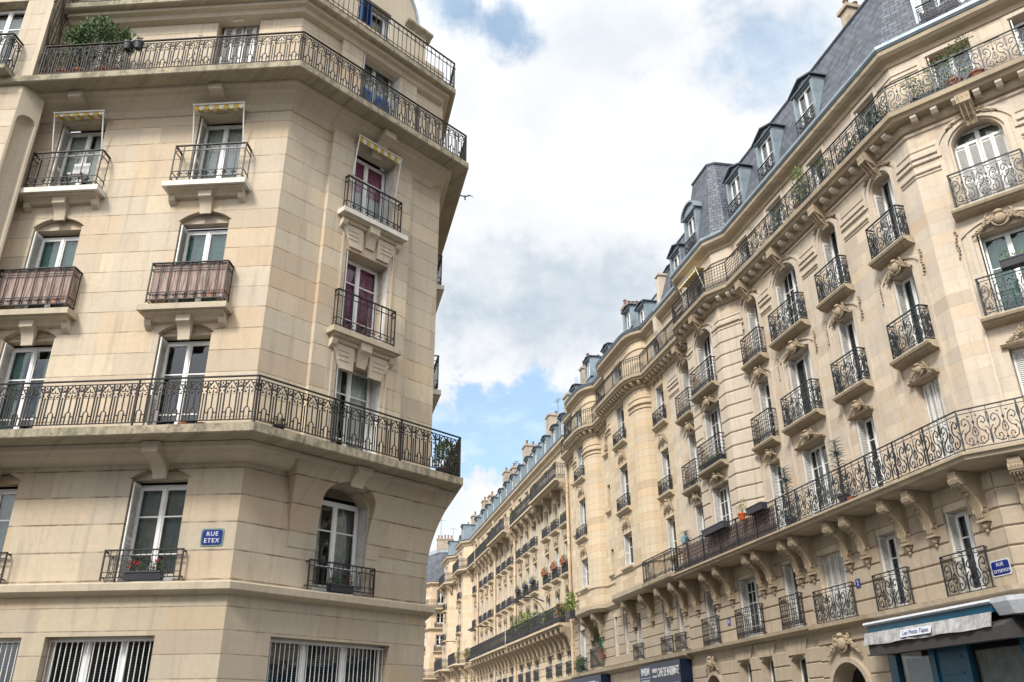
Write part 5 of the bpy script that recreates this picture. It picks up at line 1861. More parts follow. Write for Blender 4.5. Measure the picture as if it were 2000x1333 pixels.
# party wall pier with sloping foot beside C
m = MB(); m.extr([(0.6, 16.9), (-0.05, 16.9), (-0.05, 17.6), (-0.32, 18.3), (-0.34, 19.1), (-0.02, 19.6), (0.02, 21.2), (0.9, 21.2), (0.9, 16.9)], -17.1, -16.76)
m.extr([(1.0, 21.2), (-0.05, 21.2), (-0.05, 21.3), (1.0, 21.3)], -17.16, -16.70)
part('party_wall', m, 'stoneRp', BB, FR)
for (x, w), F in wB:
    wide = w > 1
    a, b = x-w/2, x+w/2
    cs = 2 if wide else 1
    window(BB, F, x, 7.14, w, 2.64, 0.32, rows=(0.2, 0.4, 0.6, 0.8), cols=cs, cur='curtain_white' if wide else None, sh='left', shw=0.30)
    window(BB, F, x, 10.46, w, 2.28 if not wide else 2.38, 0.32, rows=(0.25, 0.5, 0.75), cols=cs, cur='curtain_white' if wide else None, split=0.4, sh='left', shw=0.30)
    window(BB, F, x, 13.5, w, 2.48, 0.36, rows=(0.25, 0.45, 0.65), cols=cs, cur=None, sh='left', shw=0.33, arch=0.42)
    window(BB, F, x, 16.86, w, 1.59, 0.3, rows=(0.6,), cur='curtain_white', sh='left', shw=0.26)
    for z in (10.46, 13.5):
        balcony_small(BB, F, x, z-0.03, w+0.62, 0.34)
        guard(BB, F, x, z+0.02, w+0.42, 0.98, 0.27, rail_grid, 'iron', 'balcony_railing')
    arch_mould(BB, F, a-0.06, b+0.06, 16.03, 0.40 if not wide else 0.52, 0.06, 0.12, 13.6)
    arch_mould(BB, F, a-0.26, b+0.26, 16.20, 0.45 if not wide else 0.55, 0.04, 0.09, 15.3)
    if not wide: arch_mould(BB, F, a-0.34, b+0.30, 13.08, 0.34, 0.045, 0.07, 7.25)
    m = MB(); m.xf = T(x, 0, 0); bracket_mb(m, 0.36, 16.60, 15.86, 0.46)
    for q in (-0.12, 0, 0.12): m.tube([(q, -0.47, 16.5), (q, -0.40, 16.3), (q, -0.2, 16.0), (q, -0.08, 15.88)], 0.02, 4)
    part('head_console', m, 'carved', BB, F)
    ob('cartouche', cartouche_mesh(1.1, 0.34, 2), BB, F @ T(x, -0.03, 16.10))
    ob('cartouche', cartouche_mesh(0.9 if not wide else 1.2, 0.5, 1), BB, F @ T(x, -0.07, 12.92))
    ob('cartouche', cartouche_mesh(0.8 if not wide else 1.1, 0.36, 5), BB, F @ T(x, -0.07, 10.0))
    surround(BB, F, x, w, 16.86, 18.57, gap=0.02, t=0.1)
for (x, w), c in (((-9.0, 0.8), None), ((-11.75, 1.4), None), ((-14.75, 0.9), None)):
    window(BB, FR, x, 4.42, w, 2.0, 0.32, rows=(0.2, 0.4, 0.6, 0.8) if w > 1 else (0.6,), cols=2 if w > 1 else 1, cur=c, sh='left', shw=0.28)
    guard(BB, FR, x, 4.46, w+0.5, 0.98, 0.12, rail_grid, 'iron')

# ================================================================ building C : two rounded bows in tiled ashlar
BC = thing('apartment_building', 'warm yellow stone building with two rounded bows and a green cloth in one window', 'building', (*fp(FR, -24, 0), 0))
U0, U1 = -32.0, -16.752


def roundbow(a, b, o, n=4):
    """outline of a bow with rounded shoulders between x=a and x=b"""
    r = 0.95
    p = [(a, 0)]
    for k in range(1, n+1):
        t = pi/2*k/n; p.append((a+r*(1-math.cos(t)), o*math.sin(t)))
    q = [(b, 0)]
    for k in range(1, n+1):
        t = pi/2*k/n; q.append((b-r*(1-math.cos(t)), o*math.sin(t)))
    return p + q[::-1]


bw2 = roundbow(-29.95, -26.15, 0.6); bw1 = roundbow(-24.1, -18.85, 0.6)
outC = [(U0, 0)] + bw2 + bw1 + [(U1, 0)]
pathC = LP(FR, outC)
FCo = FR @ T(0, -0.6, 0)


def win3(a, b, zs): return [op(a, b, z0, z1, d=0.3) for z0, z1 in zs]


zc = [(8.45, 9.96), (11.08, 13.2), (14.32, 16.25), (17.0, 18.5)]
zn = [(8.75, 9.98), (11.95, 13.3), (15.0, 16.0), (17.3, 18.4)]
za = [(7.4, 9.92), (10.95, 12.92), (14.15, 15.95), (16.9, 18.45)]
flat_ops = win3(-25.45, -24.85, zn) + win3(-18.3, -17.35, za) + win3(-31.2, -30.6, zn)
for a_, b_, o_ in ((U0, -29.95, win3(-31.2, -30.6, zn)), (-26.15, -24.1, win3(-25.45, -24.85, zn)), (-18.85, U1, win3(-18.3, -17.35, za))):
    m = MB(); wall_mb(m, a_, b_, 7.1, 19.3, o_); part('wall', m, 'stoneC', BC, FR)
for a_, b_, o_ in ((-29.0, -27.1, win3(-28.6, -27.4, zc)), (-23.15, -19.8, win3(-22.0, -20.85, zc))):
    m = MB(); wall_mb(m, a_, b_, 7.4, 19.3, o_); part('bow_front', m, 'stoneC', BC, FCo)
for bw in (bw2, bw1):
    for seq in (bw[:5], bw[5:]):
        for i in range(4):
            Fs, L = seg_frame(FR, seq[i], seq[i+1])
            m = MB(); wall_mb(m, 0, L, 7.1, 19.3, [])
            part('bow_shoulder', m, 'stoneC', BC, Fs @ T(0, 0, 0))
# soffit of the bows and belt
for z0, z1, pr in ((7.05, 7.42, 0.22), (8.22, 8.34, 0.06)):
    m = MB(); m.sweep([(-0.3, z0+0.04), (0.02, z0), (pr*0.5, z0+0.06), (pr, z0+(z1-z0)*0.45), (pr, z1), (-0.3, z1)], pathC)
    part('belt_course', m, 'slabR' if z0 < 8 else 'stoneCp', BC)
for bw in (bw2, bw1):
    m = MB(); m.poly([(x, -o, 7.1) for x, o in bw]); part('bow_soffit', m, 'stoneCp', BC, FR)
for xs in ((-28.9, -27.1), (-22.6, -20.4)):
    for x in xs: ob('console', console_mesh(0.3, 1.1, 0.62), BC, FR @ T(x, -0.03, 7.06))
c1 = [op(-22.6, -21.9, 4.5, 6.5, d=0.3), op(-19.3, -18.6, 4.5, 6.5, d=0.3), op(-18.2+0.4, -17.3, 4.5, 6.5, d=0.3), op(-28.95, -27.35, 4.55, 6.75, rise=0.5, d=0.5), op(-31.2, -30.1, 4.5, 6.65, d=0.3), op(-25.55, -25.0, 5.3, 6.7, d=0.3), op(-24.1, -23.6, 5.3, 6.7, d=0.3)]
m = MB(); wall_mb(m, U0, U1, 4.1, 7.1, c1); part('wall', m, 'stoneR', BC, FR)
m = MB(); rustic(m, U0, U1, 4.5, 0.42, 6, 0.045, 0.03, c1, 0.02); part('rusticated_courses', m, 'stoneR0', BC, FR)
m = MB(); wall_mb(m, U0, U1, 0, 4.2, []); part('ground_wall', m, 'stoneR0', BC, FR)
m = MB(); m.sweep([(0, 4.12), (0.14, 4.16), (0.34, 4.28), (0.36, 4.42), (0, 4.46)], LP(FR, [(U0, 0), (U1, 0)])); part('string_course', m, 'slabR', BC)
for x, w, z0, h in ((-22.25, 0.7, 4.5, 2.0), (-18.95, 0.7, 4.5, 2.0), (-17.55, 0.5, 4.5, 2.0), (-30.65, 1.1, 4.5, 2.15), (-25.27, 0.55, 5.3, 1.4), (-23.85, 0.5, 5.3, 1.4)):
    window(BC, FR, x, z0, w, h, 0.3, rows=(0.6,), cur='curtain_white' if w > 1 else None, sh='left', shw=0.26)
    if z0 < 5: guard(BC, FR, x, z0+0.02, w+0.5, 0.66, 0.12, rail_vert, 'iron')
m = MB(); m.box(-29.2, -27.1, 0.5, 0.55, 4.4, 6.9); part('room_interior', m, 'room', BC, FR)
guard(BC, FR, -28.15, 4.56, 1.9, 0.95, 0.14, rail_vert, 'iron')
# windows
for x, w, F, zs, gh in ((-28.0, 1.2, FCo, zc, 0.58), (-21.42, 1.15, FCo, zc, 0.58), (-17.82, 0.95, FR, za, 0.62), (-25.15, 0.6, FR, zn, 0), (-30.9, 0.6, FR, zn, 0)):
    for i, (z0, z1) in enumerate(zs):
        window(BC, F, x, z0, w, z1-z0, 0.3, rows=(0.62,), cur='curtain_white' if i != 1 else None, split=0.3 if i == 0 else 0, sh='left' if gh else None, shw=0.28)
        if gh and i in (1, 2):
            guard(BC, F, x, z0+0.02, w+0.24, gh, 0.16, rail_scroll, 'iron')
            balcony_small(BC, F, x, z0-0.02, w+0.5, 0.22, 'stoneCp')
        elif i < 3:
            balcony_small(BC, F, x, z0-0.02, w+0.24, 0.16, 'stoneCp')
        if gh and i < 3:
            ob('cartouche', cartouche_mesh(0.95, 0.62, 8), BC, F @ T(x, -0.02, z1+0.42))
# capital bands on the bows
for z0, z1, pr in ((15.30, 15.36, 0.05), (15.52, 15.62, 0.09), (15.80, 15.86, 0.04)):
    for seq in (bw2[:6], bw2[4:], bw1[:6], bw1[4:]):
        m = MB()
        pts = [q for q in seq if not (-28.8 < q[0] < -27.3) and not (-22.2 < q[0] < -20.7)]
        if seq[0] == bw2[0] or seq[0] == bw1[0]: pts = seq[:5] + [(seq[4][0]+0.35, 0.6)]
        else: pts = [(seq[1][0]-0.35, 0.6)] + seq[1:]
        m.sweep([(0, z0), (pr*0.6, z0), (pr, z0+0.02), (pr, z1), (0, z1)], [(x, -o) for x, o in pts])
        part('capital_band', m, 'stoneCp', BC, FR)
m = MB(); m.sweep([(0, 16.30), (0.08, 16.32), (0.12, 16.42), (0.13, 16.60), (0.44, 16.62), (0.46, 16.70), (0.54, 16.73), (0.56, 16.86), (0, 16.88)], pathC); part('balcony_slab', m, 'slabR', BC)
mods = []
for i in range(len(outC)-1):
    Fs, L = seg_frame(FR, outC[i], outC[i+1])
    if L > 0.15: mods.append((Fs, 0, L, 0))
modillions(BC, mods, 16.60, 0.34, (0.14, 0.28, 0.16), 0.10, 'stoneCp')
rail_path(BC, offs(LP(FR, [(U0, 0), (-29.95, 0), (-29.2, 0.6), (-26.9, 0.6), (-26.15, 0), (-24.1, 0), (-23.3, 0.6), (-19.7, 0.6), (-18.85, 0), (U1, 0)]), 0.46), 16.90, 0.95, rail_vert, 'iron', posts=1.3)
m = MB(); m.sweep([(0, 18.75), (0.05, 18.77), (0.08, 18.86), (0.26, 18.95), (0.34, 19.0), (0.36, 19.14), (0, 19.16)], pathC); part('cornice', m, 'slabR', BC)
m = MB(); m.sweep([(0, 19.16), (0.38, 19.15), (0.42, 19.3), (0.2, 19.34), (0, 19.34)], pathC); part('gutter', m, 'zinc_dark', BC)
m = MB(); m.sweep([(0, 18.30), (0.05, 18.33), (0.05, 18.38), (0, 18.41)], pathC); part('attic_moulding', m, 'stoneCp', BC)
mansard(BC, LP(FR, [(U0, 0), (U1-0.35, 0)]), 19.3, 21.7, 0.0, -1.1, 'zinc')
for bw in ((-29.7, -26.4), (-23.6, -19.2)):
    m = MB()
    base = LP(FR, [(bw[0], -1.5), (bw[0], 0.2), (bw[0]+0.8, 0.62), (bw[1]-0.8, 0.62), (bw[1], 0.2), (bw[1], -1.5)])
    tp = LP(FR, [(bw[0]+0.5, -1.5), (bw[0]+0.6, -0.5), (bw[0]+1.0, -0.25), (bw[1]-1.0, -0.25), (bw[1]-0.6, -0.5), (bw[1]-0.5, -1.5)])
    for i in range(5): m.poly([(*base[i], 19.3), (*base[i+1], 19.3), (*tp[i+1], 20.5), (*tp[i], 20.5)])
    m.poly([(*p, 20.5) for p in tp])
    part('pavilion_roof', m, 'zinc_dark', BC)
for x, o, h in ((-19.4, -0.1, 1.2), (-25.0, -0.2, 1.4), (-31.2, -0.2, 1.4)): dormer(BC, FR, x, 19.6, 0.85, h, out=o, gable=0.14, back=1.6)
chimney(BC, FR, -22.3, -0.8, 19.9, 22.2, 0.45, 0.9, 4, 0.4)
chimney(BC, FR, -29.2, -0.9, 19.9, 22.0, 0.5, 0.9, 4, 0.35)
chimney(BC, FR, -31.0, -1.1, 19.3, 22.3, 0.45, 0.8, 2)
dormer(BC, FR, -21.0, 20.3, 0.8, 1.1, out=0.0, gable=0.12, back=1.2)
dormer(BC, FR, -27.7, 20.3, 0.8, 1.1, out=0.0, gable=0.12, back=1.2)
# C's lower stone balcony beside B
m = MB(); m.sweep([(0, 7.0), (0.5, 7.02), (0.8, 7.14), (0.86, 7.2), (0.88, 7.32), (0, 7.34)], LP(FR, [(-19.4, 0), (-16.12, 0)])); part('balcony_slab', m, 'slabR', BC)
rail_path(BC, LP(FR, [(-19.3, 0.02), (-19.3, 0.8), (-16.9, 0.80), (-16.2, 0.80), (-16.2, 0.02)]), 7.36, 0.9, rail_vert, 'iron', posts=1.2)
for x in (-16.9, -18.4): ob('console', console_mesh(), BC, FR @ T(x, -0.03, 7.0))

# ================================================================ the row farther down the street
DRAIN = 0


def row_building(name_label, segs, cols, dorms, chims, top_bal, low_bal, cornice=18.0, mat='stoneD', mats='stoneCp', roof='zinc', eave=0.0, f1=True,
                 floors=((7.30, 9.45), (10.05, 11.95), (12.98, 14.78), (15.75, 17.4)), low=7.15, pots_label=None, top_z=15.5, bow_r=None):
    """segs: outline (x,out); cols: (x, out, width)"""
    x0, x1 = segs[0][0], segs[-1][0]
    B = thing('apartment_building', name_label, 'building', (*fp(FR, (x0+x1)/2, 0), 0))
    P = LP(FR, segs)
    for i in range(len(segs)-1):
        Fs, L = seg_frame(FR, segs[i], segs[i+1])
        ops = []
        for x, o, w in cols:
            if segs[i][0] <= x <= segs[i+1][0] and abs(segs[i][1]-segs[i+1][1]) < 0.01:
                lx = x-segs[i][0]
                for z0, z1 in floors: ops.append(op(lx-w/2, lx+w/2, z0, z1, d=0.26))
                if f1: ops.append(op(lx-w/2, lx+w/2, 4.5, 6.4, d=0.26))
        m = MB(); wall_mb(m, 0, L, 0, cornice+0.4, ops); part('wall', m, mat, B, Fs)
        m = MB(); rustic(m, 0, L, 4.3, 0.42, 6, 0.05, 0.035, ops, 0.02); part('rusticated_courses', m, mats, B, Fs)
    for x, o, w in cols:
        F = FR @ T(0, -o, 0)
        for i, (z0, z1) in enumerate(floors):
            window(B, F, x, z0, w, z1-z0, 0.26, rows=(0.6,), cur='curtain_white' if (i+int(x)) % 3 else None, sh='left', shw=0.22)
            if i in (1, 2):
                guard(B, F, x, z0+0.02, w+0.3, 0.62, 0.2, rail_far, 'iron_far')
                balcony_small(B, F, x, z0-0.02, w+0.5, 0.3, mats)
                ob('cartouche', cartouche_mesh(0.8, 0.6, 8), B, F @ T(x, -0.05, z0-0.7))
            surround(B, F, x, w, z0, z1+0.12, mats, gap=0.02, t=0.12, pr=0.06)
        if f1:
            window(B, F, x, 4.5, w, 1.9, 0.26, rows=(0.6,), cur=None, sh='left', shw=0.22)
            guard(B, F, x, 4.52, w+0.3, 0.7, 0.12, rail_far, 'iron_far')
    m = MB(); m.sweep([(0, 4.12), (0.3, 4.25), (0.32, 4.4), (0, 4.42)], P); part('string_course', m, mats, B)
    m = MB(); m.sweep([(0, cornice-0.3), (0.08, cornice-0.28), (0.12, cornice-0.1), (0.34, cornice), (0.36, cornice+0.14), (0, cornice+0.16)], P); part('cornice', m, mats, B)
    m = MB(); m.sweep([(0, cornice+0.16), (0.38, cornice+0.15), (0.40, cornice+0.28), (0, cornice+0.30)], P); part('gutter', m, 'zinc_dark', B)
    for a, b, z, pr, dense in low_bal + top_bal:
        q = [(a, 0)] + [s for s in segs if a < s[0] < b and s[1] > 0] + [(b, 0)]
        if len(q) > 2: q = [s for s in segs if a <= s[0] <= b]
        PP = LP(FR, q)
        m = MB(); m.sweep([(0, z-0.26), (pr*0.7, z-0.22), (pr*0.75, z-0.14), (pr, z-0.12), (pr, z), (0, z+0.01)], PP); part('balcony_slab', m, mats, B)
        rr = offs(PP, pr-0.1)
        if len(q) == 2: rr = LP(FR, [(a+0.08, 0.02), (a+0.08, pr-0.1), (b-0.08, pr-0.1), (b-0.08, 0.02)])
        rail_path(B, rr, z+0.03, 0.95, rail_far, 'iron_far', posts=1.6)
        n = max(2, round((b-a)/dense))
        for k in range(n+1):
            xx = a+0.15+(b-a-0.3)*k/n
            o = 0
            for i in range(len(segs)-1):
                if segs[i][0] <= xx <= segs[i+1][0]:
                    t = (xx-segs[i][0])/max(1e-6, segs[i+1][0]-segs[i][0]); o = segs[i][1]*(1-t)+segs[i+1][1]*t
            if z < 9: ob('console', console_mesh(0.3, 1.15, 0.75), B, FR @ T(xx, -o-0.02, z-0.24))
            else: ob('console', console_mesh(0.3, 0.8, 0.55), B, FR @ T(xx, -o-0.02, z-0.24))
    base = LP(FR, [(x0, 0), (x1, 0)])
    mansard(B, base, cornice+0.2, cornice+3.0, 0.05, -1.0, roof)
    for x, o, w, h in dorms: dormer(B, FR, x, cornice+0.42, w, h, out=o, gable=0.12, back=1.5)
    for x, o, zt, w, d, n in chims: chimney(B, FR, x, o, cornice+2.0, zt, w, d, n)
    m = MB(); m.poly([(*base[0], 0), (*offs(base, -8)[0], 0), (*offs(base, -8)[0], cornice+3), (*base[0], cornice+1)]); m.poly([(*base[1], 0), (*offs(base, -8)[1], 0), (*offs(base, -8)[1], cornice+3), (*base[1], cornice+1)])
    part('party_wall', m, mats, B)
    return B


def drainpipe(B, x, o=0.12, z1=17.6):
    m = MB(); m.tube([(x, -o, 0), (x, -o, z1-0.5), (x, -o-0.15, z1-0.2), (x, -o-0.15, z1)], 0.09, 8)
    for z in (3, 6, 9, 12, 15): m.tube([(x, -o, z), (x, -o, z+0.12)], 0.11, 8)
    part('drainpipe', m, 'stoneE', B, FR)


D1 = row_building('yellow stone building beyond the rounded bows with flower boxes on its small balconies', [(-46.2, 0), (-32.05, 0)],
             [(-33.0, 0, 0.95), (-35.15, 0, 0.95), (-37.3, 0, 0.95), (-40.4, 0, 0.95), (-42.5, 0, 0.95), (-44.6, 0, 0.95)],
             [(-33.4, 0, 0.8, 1.45), (-35.3, 0, 0.8, 1.35), (-37.6, 0, 0.8, 1.35), (-40.1, 0, 0.8, 1.35), (-42.5, 0, 0.8, 1.35), (-44.7, 0, 0.8, 1.35)],
             [(-33.9, -1.2, 21.5, 0.9, 1.4, 2), (-39.2, -1.4, 22.0, 0.9, 1.3, 1), (-45.8, -1.4, 21.8, 1.0, 1.5, 3)],
             [(-38.6, -32.2, 15.55, 0.9, 2.0), (-45.8, -39.0, 15.55, 0.62, 1.8)], [(-46.1, -32.2, 7.2, 0.9, 1.05)])
drainpipe(D1, -32.25); drainpipe(D1, -46.0)
D2 = row_building('pale stone building with two groups of three narrow windows, midway along the row', [(-60.0, 0), (-46.25, 0)],
             [(-47.5, 0, 0.9), (-49.5, 0, 0.9), (-51.4, 0, 0.9), (-54.6, 0, 0.9), (-56.6, 0, 0.9), (-58.6, 0, 0.9)],
             [(-47.3, 0, 0.8, 1.35), (-49.5, 0, 0.8, 1.35), (-51.6, 0, 0.8, 1.35), (-54.5, 0, 0.8, 1.35), (-57.0, 0, 0.8, 1.35), (-59.0, 0, 0.8, 1.35)],
             [(-50.5, -1.4, 21.4, 0.9, 1.3, 3), (-53.2, -1.4, 21.8, 1.0, 1.4, 3), (-59.8, -1.4, 21.4, 0.9, 1.3, 2)],
             [(-52.6, -46.6, 15.5, 0.9, 1.9), (-59.6, -53.4, 15.5, 0.62, 1.7)], [(-59.9, -46.4, 7.2, 0.9, 1.2)], mat='stoneE')
drainpipe(D2, -53.0); drainpipe(D2, -60.3)
D3 = row_building('pinkish stone building with a bow window near the far end of the row', [(-69.0, 0), (-68.2, 0), (-67.4, 0.7), (-64.4, 0.7), (-63.6, 0), (-60.05, 0)],
             [(-61.7, 0, 1.0), (-65.9, 0.7, 1.1)],
             [(-62.0, 0, 0.8, 1.35), (-66.0, 0.6, 0.9, 1.5)],
             [(-62.5, -1.4, 21.6, 0.9, 1.4, 3), (-68.0, -1.4, 21.4, 0.9, 1.4, 2)],
             [(-69.0, -60.05, 15.5, 0.62, 3.0)], [(-68.9, -60.2, 7.2, 0.85, 1.3)], mat='stoneE')
drainpipe(D3, -60.2)
D4 = row_building('last pinkish stone building of the right row with balconies on a bow at its end', [(-77.5, 0), (-76.6, 0), (-75.6, 0.8), (-72.2, 0.8), (-71.4, 0), (-69.05, 0)],
             [(-70.2, 0, 0.9), (-73.9, 0.8, 1.1)],
             [(-70.3, 0, 0.8, 1.35), (-74.0, 0.6, 0.9, 1.5)],
             [(-71.8, -1.4, 21.2, 0.9, 1.4, 2)],
             [(-77.5, -69.05, 15.5, 0.62, 3.0)], [(-77.4, -69.2, 7.2, 0.85, 1.3)], mat='stoneE')

# ---------------------------------------------------------------- building closing the view at the end of the street
EC = (-8.95, 94.6)
BE = thing('apartment_building', 'cream corner building with rounded grey roof closing the far end of the street', 'building', (EC[0], EC[1], 0))
FE = frame(EC, (1.0, 0.03)); FE2 = frame(fp(FE, 0, 0), (0.55, -0.83))
FE2 = frame((EC[0]-5.5*1.6, EC[1]+8.3*1.6), (0.552, -0.834)); LE = math.hypot(5.5*1.6, 8.3*1.6)
ez = [(7.0, 8.8), (9.9, 11.1), (12.2, 13.4), (14.2, 15.75), (4.2, 5.9)]
eo = [op(0.98-0.42, 0.98+0.42, a, b, d=0.25) for a, b in ez] + [op(3.6, 4.4, a, b, d=0.25) for a, b in ez]
m = MB(); wall_mb(m, 0, 9, 0, 16.9, eo); part('wall', m, 'stoneE', BE, FE)
eo2 = [op(x-0.42, x+0.42, a, b, d=0.25) for x in (LE-1.6, LE-4.2, LE-6.8) for a, b in ez]
m = MB(); wall_mb(m, 0, LE, 0, 16.9, eo2); part('wall', m, 'stoneE', BE, FE2)
pe = [fp(FE2, 0, 0), EC, fp(FE, 9, 0)]
for z, pr in ((6.75, 0.8), (13.75, 0.6)):
    m = MB(); m.sweep([(0, z-0.2), (pr*0.8, z-0.15), (pr, z-0.1), (pr, z), (0, z)], pe); part('balcony_slab', m, 'stoneCp', BE)
    rail_path(BE, offs(pe, pr-0.1), z+0.03, 0.9, rail_far, 'iron_far', posts=1.5)
for z, pr in ((11.75, 0.3), (16.45, 0.35), (4.1, 0.3)):
    m = MB(); m.sweep([(0, z-0.25), (pr*0.5, z-0.2), (pr, z-0.05), (pr, z+0.05), (0, z+0.06)], pe); part('string_course' if z < 16 else 'cornice', m, 'stoneCp', BE)
for F, xs in ((FE, (0.98, 4.0)), (FE2, (LE-1.6, LE-4.2, LE-6.8))):
    for x in xs:
        for z0, z1 in ez:
            window(BE, F, x, z0, 0.84, z1-z0, 0.25, rows=(0.6,), cur='curtain_white' if z0 < 9 else None, sh=None)
            if 9 < z0 < 13: guard(BE, F, x, z0-0.45, 1.1, 0.6, 0.2, rail_far, 'iron_far'); balcony_small(BE, F, x, z0-0.45, 1.3, 0.26, 'stoneCp')
m = MB()
prof = [(0.15, 16.6), (-0.1, 17.6), (-0.5, 18.8), (-1.1, 19.9), (-2.0, 20.7), (-3.4, 21.0)]
rings = [(offs(pe, o), z) for o, z in prof]
for (a, z0), (b, z1) in zip(rings[:-1], rings[1:]):
    for i in range(2): m.poly([(*a[i], z0), (*a[i+1], z0), (*b[i+1], z1), (*b[i], z1)])
part('roof', m, 'slate', BE)
m = MB()
for (a, z0), (b, z1) in zip(rings[3:-1], rings[4:]):
    for i in range(2): m.poly([(a[i][0], a[i][1]-0.05, z0+0.06), (a[i+1][0], a[i+1][1]-0.05, z0+0.06), (b[i+1][0], b[i+1][1]-0.05, z1+0.06), (b[i][0], b[i][1]-0.05, z1+0.06)])
part('roof_cap', m, 'zinc', BE)
chimney(BE, FE, 1.2, -1.9, 20.0, 21.5, 1.8, 0.7, 5)
chimney(BE, FE2, LE-3.0, -2.2, 18.5, 20.2, 1.2, 0.7, 3)
dormer(BE, FE, 3.2, 17.0, 0.8, 1.2, gable=0.1)

# ================================================================ plants, pots, screens and other loose things


def leaf_mesh(key, blobs, n, s, mats, seed=0, up=0.3, flat=0.0):
    """leaves scattered in a set of ellipsoids (x,y,z,rx,ry,rz)"""
    def fn():
        r = random.Random(seed)
        m = MB()
        for k in range(n):
            x, y, z, rx, ry, rz = r.choice(blobs)
            while True:
                a, b, c = r.uniform(-1, 1), r.uniform(-1, 1), r.uniform(-1, 1)
                q = a*a+b*b+c*c
                if q < 1 and (q > 0.25 or r.random() < 0.4): break
            p = Vector((x+a*rx, y+b*ry, z+c*rz))
            d = Vector((a+r.uniform(-.6, .6), b+r.uniform(-.6, .6), c+up+r.uniform(-.5, .5))).normalized()
            q = d.cross(Vector((r.uniform(-1, 1), r.uniform(-1, 1), r.uniform(-1, 1)))).normalized()
            L = s*r.uniform(0.6, 1.4); w = L*0.42
            m.m = r.randrange(len(mats)) if r.random() < 0.9 else 0
            nrm = d.cross(q)*0.15*L
            m.add([p, p+d*L*0.5+q*w*0.5, p+d*L, p+d*L*0.5-q*w*0.5+nrm], [(0, 1, 2, 3)])
        return mesh(m, 'foliage', mats)
    return cached(('leaf', key), fn)


def pot_mesh(r, h, mat, box=None):
    def fn():
        m = MB()
        if box:
            w, d = box
            m.extr([(-d/2, 0), (-d/2-0.02, h), (-d/2-0.035, h), (-d/2-0.035, h+0.03), (d/2+0.035, h+0.03), (d/2+0.035, h), (d/2+0.02, h), (d/2, 0)], -w/2, w/2)
        else:
            m.lathe([(r*0.7, 0), (r, h*0.82), (r*1.12, h*0.82), (r*1.12, h), (r*0.9, h), (r*0.85, h*0.85)], (0, 0, 0), 14)
        return mesh(m, 'pot' if not box else 'planter_box', mat)
    return cached(('pot', r, h, mat, box), fn)


def plant(name, label, F, x, out, z, pot, blobs, n, s, mats, group=None, seed=0, key=None, cat='plant', petals=None, stems=True, up=0.3):
    M = F @ T(x, -out, z)
    t = thing(name, label, cat, M=M, group=group)
    ph = 0
    if pot:
        ob('pot' if not pot.get('box') else 'planter_box', pot_mesh(pot.get('r', 0.15), pot['h'], pot['mat'], pot.get('box')), t, M)
        ph = pot['h']
    k = key or (name, x, z)
    Mf = M @ T(0, 0, ph)
    ob('foliage', leaf_mesh(k, blobs, n, s, mats, seed, up), t, Mf)
    if stems:
        def fn():
            r = random.Random(seed+5); m = MB()
            for b in blobs:
                m.tube([(b[0]*0.3, b[1]*0.3, -0.05), (b[0]*0.6+r.uniform(-.03, .03), b[1]*0.6, b[2]*0.5), (b[0], b[1], b[2]+b[5]*0.3)], 0.012, 4, 0.004)
            return mesh(m, 'stems', 'bark')
        ob('stems', cached(('stem', k), fn), t, Mf)
    if petals:
        mt, cnt, ps = petals
        def fn2():
            r = random.Random(seed+9); m = MB()
            for _ in range(cnt):
                b = r.choice(blobs)
                c = (b[0]+r.uniform(-1, 1)*b[3]*0.9, b[1]-b[4]*r.uniform(0.2, 1), b[2]+b[5]*r.uniform(-.2, 1.1))
                for q in range(7): m.oct((c[0]+r.uniform(-1, 1)*ps, c[1]+r.uniform(-1, 1)*ps, c[2]+r.uniform(-1, 1)*ps), ps*0.6, ps*0.6, ps*0.45)
            return mesh(m, 'flowers', mt)
        ob('flowers', cached(('pet', k), fn2), t, Mf)
    return t


G3 = ['leaf_dark', 'leaf_mid', 'leaf_dark']
GL = ['leaf_light', 'leaf_mid', 'leaf_light']
# big bushy evergreens on the top balcony at the left
for i, (x, hgt, lab) in enumerate(((-5.45, 1.25, 'tall spiky evergreen shrub in a terracotta pot at the left end of the top balcony'),
                                   (-5.0, 1.35, 'tall bushy evergreen in the middle of the three shrubs on the top left balcony'),
                                   (-4.45, 1.15, 'dark evergreen shrub nearest the shaded window on the top left balcony'))):
    r = random.Random(i)
    bl = [(r.uniform(-.32, .32), r.uniform(-.15, .15), 0.25+hgt*k/6*r.uniform(.85, 1.05), 0.18, 0.16, 0.22) for k in range(8)] + [(r.uniform(-.32, .32), r.uniform(-.1, .1), hgt*r.uniform(.8, 1.08), 0.07, 0.07, 0.26) for _ in range(6)]
    plant('evergreen_shrub', lab, FL, x, 0.62, 15.69, dict(r=0.2, h=0.32, mat='terracotta'), bl, 1300, 0.085, ['leaf_dark', 'leaf_mid', 'leaf_dark', 'leaf_mid'], 'evergreen shrubs on the top left balcony', seed=20+i, up=0.7)
plant('potted_plant', 'small yellow green plant between the evergreens and the long railing', FL, -4.05, 0.7, 15.69, dict(r=0.16, h=0.25, mat='terracotta'), [(0, 0, 0.4, 0.25, 0.2, 0.35), (0.1, 0, 0.75, 0.15, 0.1, 0.15)], 420, 0.06, GL, seed=31)
for x, z, lab in ((-3.78, 16.42, 'dark hanging flower pot on the top left railing, nearer the evergreens'), (-3.52, 16.42, 'dark hanging flower pot on the top left railing, farther from the evergreens')):
    plant('hanging_pot', lab, FL, x, 0.99, z-0.1, dict(r=0.1, h=0.2, mat='pot_dark'), [(0, 0, 0.04, 0.1, 0.1, 0.06)], 60, 0.05, G3, 'pots hung on the top left railing', key='hp', stems=False, cat='flower pot')
